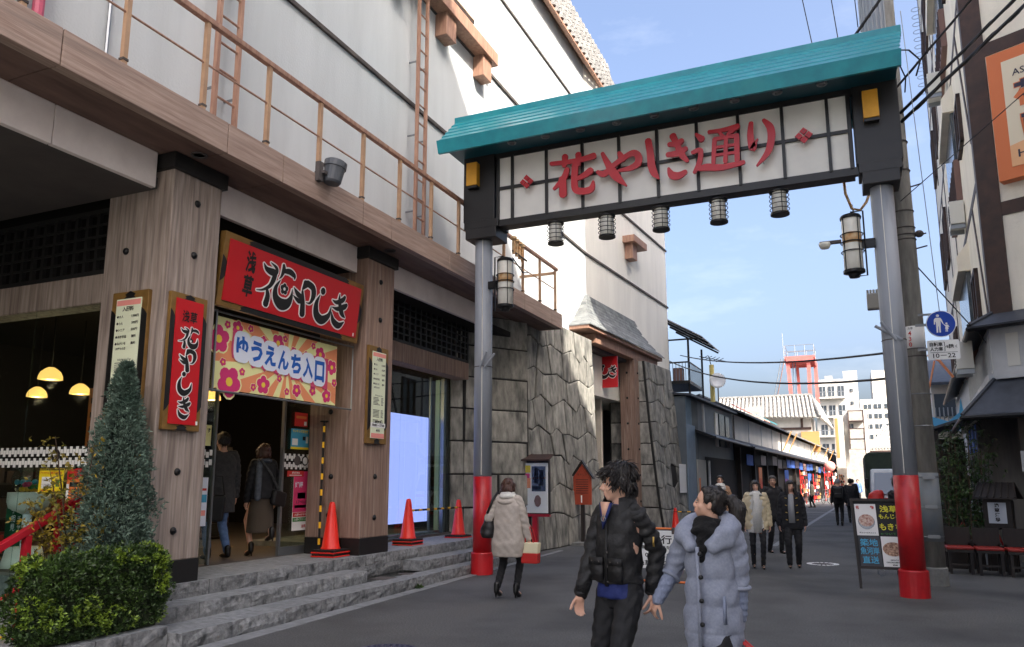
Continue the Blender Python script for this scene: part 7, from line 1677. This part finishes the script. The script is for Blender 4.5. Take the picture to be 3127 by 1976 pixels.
open_collar(man, 'jacket_black', 'grey_wool', .085, .135, -.075, .075, 34)
q = MB(); y0 = .125
q.prism([(-.05, .118, 1.415), (.05, .118, 1.415), (.0, .152, 1.25)], (0, .014, 0)); q.build_local('shirt_front', 'shirt_blue', mt)
q = MB().prism([(-.036, .124, 1.42), (.036, .124, 1.42), (.0, .146, 1.30)], (0, .014, 0)); q.build_local('bare_neck', 'skin', mt)
MB().torus((0, .155, 1.315), .017, .003, 16, 5, (0, 1, 0)).build_local('pendant', 'steel', mt); MB().tube([(-.045, .10, 1.42), (-.02, .14, 1.35), (0, .156, 1.333), (.02, .14, 1.35), (.045, .10, 1.42)], .0022, 5).build_local('necklace', 'steel', mt)
MB().obox((-.012, .132, .9), (.02, 0, 0), (0, .012, .0), (0, -.002, .40)).build_local('zip_placket', 'jacket_black', mt)
for z in (.93, 1.02, 1.11): MB().ell((-.018, .146, z), (.006, .005, .006), 10, 6).build_local('snap', 'dark_grey', mt)
for x in (-.125, .025):
    MB().obox((x, .128, .93), (.10, 0, 0), (0, .02, 0), (0, 0, .13)).build_local('pocket', 'jacket_black', mt); MB().obox((x - .004, .131, 1.03), (.108, 0, 0), (0, .022, 0), (0, 0, .045)).build_local('pocket_flap', 'jacket_black', mt)
    for dx in (.02, .08): MB().ell((x + dx, .154, 1.05), (.005, .004, .005), 8, 5).build_local('snap', 'dark_grey', mt)
for i in range(2):
    w = I['wr'][i]; e = I['el'][i]; d = (w - e).normalized(); MB().tube([w - d * .065, w - d * .03, w + d * .005], [.05, .047, .042], 16).build_local('ribbed_cuff', 'scarf_black', mt)
e_ = I['shs'][0].lerp(I['el'][0], .72); MB().tube([e_ + Vector((-.055, .06, .03)), e_ + Vector((-.057, .062, -.03))], .006, 6).build_local('sleeve_zip', 'metal_gold', mt)
# woman
wf = -104; wloc = Vector((-.825, 4.98, 0))
woman = person('young woman with dark ponytail in a pale blue grey quilted coat', wloc, wf, 1.53, feet=((-.08, .12), (.08, -.12)), lift=(0, .03), female=True,
               hands=(wl2(wloc, wf, (-.665, 5.0, .66)), wl2(wloc, wf, grip + Vector((.03, -.02, .05)))), head=(-66, 9, -4), vox=.0075, hair_style='pony', legs='jeans_black', leg_r=.9, curl=.9, fine=True, palms=((.8, .3, 0), (-.5, -.8, 0), (.0, .1, -1), (.35, .1, -.7)),
               coat=[dict(m='coat_blue', hem=.30, w=(1.0, 1.2), top=.84, puff=.013, pitch=.158, z0=.02, sl_r=1.26, cuff=.30, name='quilted_coat', hemw=.92, waist=1.1, seed=4, fold=.004)])
I = woman; wt = I['t']; nk = I['neck']
for i in range(2):
    e, w = I['el'][i], I['wr'][i]; d = (w - e).normalized(); b = MB(); chain(b, (e.lerp(w, .22), e.lerp(w, .6), w + d * .01), (.054, .050, .040)); child(blob(b, .009, 3, lambda co, no: co + no * (.0022 * np.sin(co[:, 2] * 160))[:, None]), 'knit_cuff', 'knit_blue', wt)
    MB().torus(e.lerp(w, .30), .060, .014, 18, 6, d).build_local('cuff_band', 'coat_blue', wt)
# big shawl lapels
for sx in (-1, 1):
    b = MB(); chain(b, (nk + Vector((sx * .05, -.09, .03)), nk + Vector((sx * .125, -.01, -.005)), nk + Vector((sx * .135, .085, -.06)), nk + Vector((sx * .075, .155, -.13))), (.055, .064, .068, .045))
    b.add([(v[0], v[1], v[2]) for v in MB().ell(nk + Vector((sx * .13, .11, -.07)), (.075, .05, .075), 12, 8).v], MB().ell((0, 0, 0), (1, 1, 1), 12, 8).f)
    child(blob(b, .0095, 4, lambda co, no: co + no * (.004 * np.sin(co[:, 2] * 60 + co[:, 0] * 30))[:, None]), 'lapel', 'coat_blue', wt)
b = MB()
for k in range(3): b.torus(nk + Vector((0, .03 + .012 * k, .0 - .035 * k)), .068 + .012 * k, .026, 20, 8, (0, -.35, 1))
cap(b, nk + Vector((0, .095, -.05)), nk + Vector((.01, .150, -.20)), .055, .03)
child(blob(b, .009, 4, lambda co, no: co + no * (.004 * np.sin(co[:, 2] * 90 + co[:, 0] * 40))[:, None]), 'scarf', 'scarf_black', wt)
MB().obox((-.002, .185, .50), (.02, 0, 0), (0, .012, 0), (0, -.0, .66)).build_local('button_placket', 'coat_blue', wt)
for k in range(5): MB().lathe((-.015, .202, .58 + k * .135), [(.001, .012), (.012, .012), (.015, .0)], 12, (0, 1, 0)).build_local('button', 'boots_black', wt)
MB().obox((-.14, .135, .72), (.012, .008, 0), (0, .02, 0), (0, 0, .16)).build_local('pocket_welt', 'knit_blue', wt)
MB().ell(I['Hd'](.083, -.005, -.032), (.004, .004, .005), 8, 5).build_local('earring', 'steel', wt)
MB().torus(I['Hd'](0, -.118, .045), .024, .008, 12, 6, (0, 1, .3)).build_local('hair_tie', 'scarf_black', wt)
hb_ = thing('handbag', 'red leather handbag held by the woman in the pale blue quilted coat', 'handbag', (-.66, 5.0, .2))
hp = Vector((-.655, 4.98, .60))
for dx in (-.03, .03): MB().tube([hp + Vector((-.08, dx, -.2)), hp + Vector((-.06, dx, -.05)), hp + Vector((0, dx, .0)), hp + Vector((.06, dx, -.05)), hp + Vector((.08, dx, -.2))], .012, 8).build('handle', 'bag_red', hb_, smooth=True)
MB().prism([hp + Vector((-.17, -.07, -.42)), hp + Vector((.17, -.07, -.42)), hp + Vector((.13, -.05, -.19)), hp + Vector((-.13, -.05, -.19))], (0, .13, 0)).build('bag_body', 'bag_red', hb_, bev=.02)
for dx in (-.08, .08): MB().ell(hp + Vector((dx, -.06, -.18)), (.014, .01, .014), 10, 6).build('buckle', 'metal_gold', hb_)
MB().obox(hp + Vector((.07, -.08, -.2)), (.05, 0, .0), (0, .01, 0), (0, 0, -.07)).build('tag', 'tan_board', hb_)
# ------------------------------------------------------------ woman walking away
af_ = 92; al = Vector((-4.30, 9.72, 0))
aw_ = person('woman seen from behind in a beige coat with bobbed brown hair', al, af_, 1.60, feet=((-.12, -.10), (.07, .12)), lift=(.03, 0), female=True, head=(-14, -16, 0), vox=.011, hair='hair_brown', hair_style='bob', legs='jeans_black', leg_r=.92, heel=.05,
             hands=((-.17, .12, 1.02), (.27, .05, .80)), coat=[dict(m='coat_beige', hem=.345, w=(1.22, 1.32), top=.85, sl_r=1.25, name='coat', waist=1.12, hemw=1.0, fold=.0035, seed=5)])
I = aw_; nk = I['neck']
b = MB()
for k in range(2): b.torus(nk + Vector((0, -.005, .03 - .035 * k)), .075 + .02 * k, .03, 20, 8)
child(blob(b, .01, 4), 'scarf', 'knit_white', I['t'])
b = MB(); b.torus(nk + Vector((0, -.02, -.05)), .11, .035, 22, 8, (0, -.3, 1)); child(blob(b, .011, 4), 'hood_collar', 'coat_beige', I['t'])
tb_ = thing('shoulder_bag', 'slouchy black shoulder bag carried by the woman in the beige coat', 'bag', al + Vector((-.3, -.05, .75)))
b = MB(); loft(b, [(.80, -.24, -.03, .10, .17), (.86, -.25, -.03, .13, .19), (1.05, -.235, -.02, .085, .14), (1.16, -.215, -.01, .05, .10)], 20, 2.4)
me = blob(b, .012, 4, lambda co, no: co + no * (.006 * np.sin(co[:, 2] * 40 + co[:, 1] * 30))[:, None]); o = mobj('bag_body', me, 'bag_black', tb_); o.matrix_local = Matrix.Translation(-Vector(tb_.location) + al)
MB().tube([al + Vector(v) for v in ((-.24, -.16, 1.12), (-.17, -.14, 1.30), (-.15, -.02, 1.40), (-.16, .08, 1.32), (-.22, .12, 1.14))], .018, 8).build('strap', 'bag_black', tb_, smooth=True)
tt_ = thing('small_tote', 'small cream tote with red bottom carried by the woman in beige', 'bag', al + Vector((.32, .05, .4)))
o_ = al + Vector((.30, .06, 0))
MB().prism([o_ + Vector((-.12, -.06, .60)), o_ + Vector((.12, -.06, .60)), o_ + Vector((.13, -.06, .74)), o_ + Vector((-.13, -.06, .74))], (0, .12, 0)).build('tote_top', 'bag_cream', tt_, bev=.012)
MB().prism([o_ + Vector((-.115, -.062, .47)), o_ + Vector((.115, -.062, .47)), o_ + Vector((.122, -.062, .605)), o_ + Vector((-.122, -.062, .605))], (0, .124, 0)).build('tote_bottom', 'bag_red', tt_, bev=.012)
for dy in (-.05, .05): MB().tube([o_ + Vector((-.06, dy, .74)), o_ + Vector((-.035, dy, .92)), o_ + Vector((-.02, dy * .5, .97)), o_ + Vector((.02, dy, .90)), o_ + Vector((.06, dy, .74))], .007, 6).build('tote_handle', 'bag_red', tt_)
# ------------------------------------------------------------ people coming down the street
wv = person('smiling woman in a cream quilted jacket over a long white knit dress', (-1.63, 14.9, 0), -80, 1.58, feet=((-.07, .10), (.08, -.08)), female=True, hair_style='long', vox=.013, legs='jeans_black', leg_r=.85, smile=True, head=(0, 0, 5),
            coat=[dict(m='knit_white', hem=.40, w=(.98, 1.05), name='knit_dress', sleeves=False, top=.835), dict(m='coat_cream', hem=.435, w=(1.24, .96), puff=.012, pitch=.12, sl_r=1.35, name='jacket', top=.82, seed=7)])
I = wv
MB().prism([(-.07, .15, .64), (.07, .15, .64), (.075, .17, 1.12), (.05, .13, 1.32), (-.05, .13, 1.32), (-.075, .17, 1.12)], (0, .02, 0)).build_local('dress_front', 'knit_white', I['t'])
b = MB()
for k in range(2): b.torus(I['neck'] + Vector((0, .02 + .02 * k, .0 - .04 * k)), .075 + .02 * k, .03, 18, 8, (0, -.3, 1))
child(blob(b, .012, 3), 'cowl_neck', 'knit_white', I['t'])
wd = person('woman in a black duffle coat with toggles over a grey top', (-1.05, 15.3, 0), -84, 1.58, feet=((-.08, -.06), (.08, .10)), female=True, hair_style='long', vox=.013, legs='jeans_black', leg_r=1.05, head=(14, 2, 0),
            coat=[dict(m='coat_dark', hem=.43, w=(1.22, 1.1), sl_r=1.3, name='duffle_coat', top=.83, seed=8)])
I = wd
MB().prism([(-.05, .145, .80), (.06, .145, .80), (.065, .165, 1.12), (.045, .13, 1.32), (-.04, .13, 1.32)], (0, .015, 0)).build_local('grey_top', 'knit_grey', I['t'])
for k in range(4):
    for sx in (-1, 1): MB().tube([(sx * .075, .158, .85 + k * .13), (sx * .11, .155, .86 + k * .13)], .008, 6).build_local('toggle', 'metal_gold', I['t'])
ws = person('young woman in a camel coat with a thick white scarf, farther back beside the shops', (-2.83, 18.7, 0), -78, 1.70, female=True, feet=((-.08, .1), (.08, -.1)), hair_style='short', vox=.014, coat=[dict(m='coat_camel', hem=.40, w=(1.12, 1.1), sl_r=1.2, name='coat', seed=9)])
b = MB()
for k in range(3): b.torus(ws['neck'] + Vector((0, .025 + .015 * k, .02 - .05 * k)), .08 + .012 * k, .036, 18, 8, (0, -.3, 1))
child(blob(b, .013, 3), 'scarf', 'knit_white', ws['t'])
person('older man with short grey hair in a dark coat', (-1.62, 18.2, 0), -60, 1.68, feet=((-.09, .1), (.09, -.1)), hair='hair_grey', hair_style='short', vox=.014, head=(-20, 0, 0), coat=[dict(m='coat_dark', hem=.42, w=(1.12, 1.12), sl_r=1.15, name='coat', seed=10, collar=('coat_dark', .075, .06))])
bp = person('walker with a pale cap and a black backpack going up the street', (-.46, 30.2, 0), 86, 1.64, feet=((-.09, .12), (.08, -.14)), hair='knit_grey', hair_style='cap', vox=.016, coat=[dict(m='coat_dark', hem=.46, w=(1.1, 1.1), sl_r=1.1, name='jacket', seed=11)])
pk = thing('backpack', 'black backpack on the shoulders of the walker with the pale cap', 'backpack', (-.46, 30.0, 1.0))
MB().box(-.62, -.30, 29.84, 30.04, .92, 1.36).build('pack_body', 'bag_black', pk, bev=.06); MB().box(-.58, -.34, 29.79, 29.86, .96, 1.14).build('pack_pocket', 'bag_black', pk, bev=.03)
person('walker in a long black hooded coat going up the street next to the backpack', (-.05, 32.6, 0), 92, 1.66, feet=((-.09, -.1), (.09, .12)), hair_style='short', vox=.016, coat=[dict(m='coat_dark', hem=.36, w=(1.2, 1.2), sl_r=1.2, name='coat', seed=12)])
gm_ = person('man in a dark jacket bending behind the menu board with his hands together', (.66, 14.7, 0), -30, 1.64, feet=((-.1, 0), (.1, .05)), hands=((-.05, .26, 1.18), (.06, .28, 1.20)), head=(40, -14, 0), vox=.012, hair_style='short', lean=(0, .05), coat=[dict(m='coat_dark', hem=.45, w=(1.12, 1.15), sl_r=1.2, name='jacket', seed=13)])
rb = thing('red_bag', 'bright red bag at the elbow of the man behind the menu board', 'bag', (.34, 14.75, 1.1))
b = MB(); loft(b, [(1.12, .36, 14.78, .11, .10), (1.2, .36, 14.78, .14, .12), (1.34, .38, 14.78, .12, .10), (1.40, .42, 14.78, .06, .06)], 18)
me = blob(b, .014, 3); o = mobj('bag_body', me, 'bag_red', rb); o.matrix_local = Matrix.Translation(-Vector(rb.location))
# far walkers
for i, (x, y, f, h, m, hs, l) in enumerate(((.05, 46, 90, 1.68, 'coat_dark', 'short', 'distant walker in dark clothes past the stop line'), (-.9, 52, -90, 1.6, 'coat_camel', 'long', 'distant person in a tan coat near the sunlit racks'), (-2.2, 50, 180, 1.62, 'coat_cream', 'long', 'distant shopper in a pale coat at the goods racks'), (.4, 60, -90, 1.7, 'denim', 'short', 'distant walker in a blue jacket at the end of the street'))):
    person(l, (x, y, 0), f, h, feet=((-.09, .1), (.09, -.1)), hair_style=hs, vox=.022, coat=[dict(m=m, hem=.44, w=(1.1, 1.1), sl_r=1.15, seed=i)])
# ------------------------------------------------------------ two people entering the hall
pa = person('person in a charcoal coat and rolled light jeans stepping into the doorway', (-8.25, 8.5, .474), 165, 1.78, feet=((-.08, .1), (.09, -.12)), lift=(0, .02), vox=.014, legs='denim', leg_r=.95, hair_style='short', coat=[dict(m='grey_wool', hem=.36, w=(1.15, 1.15), sl_r=1.2, name='coat', seed=14)])
tg = thing('tote_bag', 'large black tote hanging beside the rolled light jeans in the doorway', 'bag', (-8.1, 8.1, 1.0))
MB().prism([(-8.2, 8.08, 1.0), (-7.98, 8.30, 1.0), (-7.96, 8.32, 1.36), (-8.22, 8.06, 1.36)], (-.08, .09, 0)).build('bag_body', 'bag_black', tg, bev=.03); MB().tube([(-8.2, 8.12, 1.36), (-8.2, 8.2, 1.62), (-8.05, 8.32, 1.62), (-8.0, 8.33, 1.36)], .012, 6).build('bag_handle', 'bag_black', tg)
pb = person('person in brown skirt and dark scarf lifting a heeled boot in the doorway', (-7.95, 9.02, .474), 160, 1.64, female=True, feet=((-.07, .12), (.06, -.22)), lift=(0, .22), heel=.05, vox=.014, legs=None, hair='hair_brown', hair_style='bob', skirt=('skirt_brown', .34), coat=[dict(m='coat_dark', hem=.5, w=(1.15, 1.15), sl_r=1.2, name='jacket', seed=15)])
I = pb
b = MB(); b.torus(I['neck'] + Vector((0, 0, -.01)), .085, .035, 18, 8); cap(b, I['neck'] + Vector((-.10, -.06, -.03)), I['neck'] + Vector((-.16, -.16, -.55)), .05, .045); child(blob(b, .014, 3), 'scarf', mat('scarf_navy', C(44, 52, 66), C(92, 98, 108), s=9, rough=.9), I['t'])
sb = thing('body_bag', 'black crossbody bag on the back of the person in the brown skirt', 'bag', (-7.8, 9.1, 1.4))
MB().obox((-7.78, 8.98, 1.22), (.0, .26, -.06), (.09, .0, 0), (0, .04, .22)).build('bag_body', 'bag_black', sb, bev=.03); MB().tube([(-7.74, 9.15, 1.4), (-7.78, 9.0, 1.66), (-7.86, 8.86, 1.86)], .018, 6).build('bag_strap', 'grey_wool', sb)
bpy.data.scenes.remove(TMP)
# ============================================================ PLANTS
def leaf_cloud(pts, size, m, parent, name='leaves', seed=1, droop=.0, asp=.5, clump=4):
    rg = random.Random(seed); b = MB(); vs = b.v; fs = b.f
    for p, nrm in pts:
        for k in range(clump):
            d = (Vector(nrm) * .7 + Vector((rg.uniform(-1, 1), rg.uniform(-1, 1), rg.uniform(-.8, 1) - droop))).normalized()
            u = d.orthogonal().normalized(); u = (u * math.cos(k * 2.4 + rg.random()) + d.cross(u) * math.sin(k * 2.4 + rg.random()))
            L = size * rg.uniform(.6, 1.3); w = L * asp * .5; p0 = Vector(p); i = len(vs)
            bend = d.cross(u) * L * rg.uniform(-.15, .15)
            vs += [tuple(p0), tuple(p0 + d * L * .5 + u * w + bend * .3), tuple(p0 + d * L + bend), tuple(p0 + d * L * .5 - u * w + bend * .3)]
            fs.append((i, i + 1, i + 2, i + 3))
    o = b.build(name, m, parent, recalc=False); o['kind'] = 'stuff'; return o
rg = random.Random(5)
# clipped hedge
hg = thing('clipped_hedge', 'clipped green hedge with bright yellow green tips in the stone planter at the corner', 'hedge', (-6.3, 4.95, .2))
hx0, hx1, hy0, hy1, hz0, hz1 = -6.42, -5.97, 4.26, 5.66, .20, .93
def hedge_pts(n, inset=0, zmin=None):
    out = []
    while len(out) < n:
        f = rg.random()
        if f < .42: p = Vector((hx1, rg.uniform(hy0, hy1), rg.uniform(hz0, hz1))); q = Vector((1, 0, .1))
        elif f < .72: p = Vector((rg.uniform(hx0, hx1), rg.uniform(hy0, hy1), hz1)); q = Vector((0, 0, 1))
        elif f < .88: p = Vector((rg.uniform(hx0, hx1), hy0, rg.uniform(hz0, hz1))); q = Vector((0, -1, .1))
        else: p = Vector((rg.uniform(hx0, hx1), hy1, rg.uniform(hz0, hz1))); q = Vector((0, 1, .1))
        # soft corners and lumps
        c = Vector(((hx0 + hx1) / 2, (hy0 + hy1) / 2, (hz0 + hz1) / 2)); v = p - c
        e = Vector((v.x / (hx1 - hx0) * 2, v.y / (hy1 - hy0) * 2, v.z / (hz1 - hz0) * 2)); r = (abs(e.x) ** 5 + abs(e.y) ** 5 + abs(e.z) ** 5) ** .2
        p = c + v / max(r, .9); p += q * (.10 * mnoise.noise(p * 4.5) + .05 * mnoise.noise(p * 13) - inset * rg.random())
        out.append((p, q))
    return out
MB().box(hx0 + .07, hx1 - .08, hy0 + .08, hy1 - .08, .18, .84).build('twig_core', 'dark_leaf_core', hg, bev=.08)
leaf_cloud(hedge_pts(5200, .10), .034, 'leaf_green', hg, 'foliage', 2, asp=.42)
bp_ = [q for q in hedge_pts(5200, .0) if mnoise.noise(q[0] * 3.2 + Vector((3, 1, 2))) > .20 - (.22 if q[0].z > hz1 - .1 else 0) and rg.random() < .55]
leaf_cloud(bp_, .036, 'leaf_bright', hg, 'young_leaves', 3, asp=.42, clump=4)
# blue grey conifer
cf_ = thing('conifer', 'tall slim blue grey conifer in front of the corner post', 'conifer', (-6.60, 5.44, .2))
MB().tube([(-6.60, 5.44, .15), (-6.60, 5.44, 1.4), (-6.60, 5.45, 2.55)], [.05, .04, .012], 8).build('trunk', 'bark', cf_)
pts = []; core = MB()
prof_ = [(.45, .26), (.8, .31), (1.2, .32), (1.6, .26), (2.0, .185), (2.35, .12), (2.74, .03)]
def rad(z):
    for (a, ra), (b_, rb_) in zip(prof_, prof_[1:]):
        if a <= z <= b_: return ra + (rb_ - ra) * (z - a) / (b_ - a)
    return .02
core.lathe((-6.60, 5.44, 0), [(max(.01, r * .5), z) for z, r in prof_], 16)
core.build('branch_core', mat('conifer_core', C(40, 54, 48), rough=.9), cf_)
for i in range(15000):
    z = .42 + 2.3 * (rg.random() ** 1.25); a = rg.random() * math.tau; rr = rad(z)
    lump = 1 + .62 * mnoise.noise((math.cos(a) * 2.0, math.sin(a) * 2.0, z * 3.4)) + .34 * mnoise.noise((math.cos(a) * 5, math.sin(a) * 5, z * 9))
    rr *= lump * rg.uniform(.70, 1.10)
    pts.append((Vector((-6.60 + rr * math.cos(a), 5.44 + rr * math.sin(a), z)), Vector((math.cos(a), math.sin(a), .7))))
leaf_cloud(pts, .042, 'leaf_blue', cf_, 'foliage', 7, asp=.28, clump=3)
# yellowing small leaved bush
mp_ = thing('yellowing_bush', 'thin yellowing bush between the red handrail and the conifer', 'bush', (-6.95, 5.3, .3))
br = MB(); pts = []
for i in range(16):
    a = rg.random() * math.tau; p0 = Vector((-6.95, 5.3, .3)); h_ = rg.uniform(.9, 1.75); p1 = Vector((-6.95 + math.cos(a) * .22, 5.3 + math.sin(a) * .2, .3 + h_ * .6)); p2 = p1 + Vector((math.cos(a) * .22, math.sin(a) * .2, h_ * .38))
    br.tube([p0, p1, p2], [.014, .009, .003], 5)
    for k in range(60):
        t = rg.uniform(.25, 1); q = p0.lerp(p1, t * 2) if t < .5 else p1.lerp(p2, t * 2 - 1)
        pts.append((q + Vector((rg.gauss(0, .08), rg.gauss(0, .08), rg.gauss(0, .04))), Vector((rg.uniform(-1, 1), rg.uniform(-1, 1), .2))))
br.build('stems', 'bark', mp_); leaf_cloud(pts, .045, 'leaf_maple', mp_, 'foliage', 11, asp=.45, clump=4, droop=.3)
# bamboo by the inn
bb = thing('bamboo_clump', 'dark leafy bamboo clump behind the red cushioned chairs', 'bamboo', (1.95, 16.5, .5))
br = MB(); pts = []
for i in range(22):
    x = rg.uniform(1.48, 2.25); y = rg.uniform(16.3, 16.7); h_ = rg.uniform(1.3, 2.35); dx = rg.uniform(-.25, .2)
    br.tube([(x, y, .45), (x + dx * .4, y, .45 + h_ * .5), (x + dx, y - .05, .45 + h_)], [.012, .009, .003], 5)
    for k in range(50):
        t = rg.uniform(.15, 1); pts.append((Vector((x + dx * t + rg.gauss(0, .10), y + rg.gauss(0, .10), .45 + h_ * t + rg.gauss(0, .05))), Vector((rg.uniform(-1, 1), rg.uniform(-1, 1), -.2))))
br.build('canes', 'bark', bb); leaf_cloud(pts, .10, 'leaf_bamboo', bb, 'foliage', 13, asp=.22, clump=4, droop=.6)
wd_ = thing('weed_tuft', 'little green weed growing from the kerb joint by the lowest step', 'weed', (-5.93, 10.1, 0))
leaf_cloud([(Vector((-5.92 + rg.uniform(-.05, .05), 10.1 + rg.uniform(-.08, .08), .01)), Vector((0, 0, 1))) for k in range(30)], .06, 'leaf_green', wd_, 'foliage', 17)
# red ramp handrail
hr = thing('red_handrail', 'red painted wooden handrail sloping up beside the hedge at the corner', 'handrail', (-7.0, 4.9, 0))
def rail(a, b, w, h_, nm): a, b = Vector(a), Vector(b); MB().obox(a - Vector((w / 2, 0, 0)), (w, 0, 0), (0, 0, h_), b - a).build(nm, 'red_handrail', hr, bev=.006)
rail((-7.0, 3.6, .38), (-7.0, 5.40, 1.36), .07, .075, 'top_rail'); rail((-7.0, 3.6, -.08), (-7.0, 4.84, .57), .05, .05, 'lower_rail'); rail((-7.0, 4.84, .55), (-7.0, 5.45, .9), .05, .05, 'lower_rail')
for y, z1 in ((4.855, 1.06), (5.16, 1.22), (5.37, 1.32)): MB().box(-7.03, -6.97, y - .03, y + .03, 0, z1).build('post', 'red_handrail', hr)
MB().box(-7.08, -6.95, 4.79, 4.92, 0, .05).build('post_foot', 'red_handrail', hr)
tag(MB().prism([(-7.9, 5.15, .016), (-7.82, 5.2, .016), (-7.8, 5.28, .02), (-7.88, 5.3, .024), (-7.93, 5.22, .02)], (0, 0, .003)).build('fallen_leaf', 'yellow'), 'single yellow leaf lying on the porch step', 'leaf')
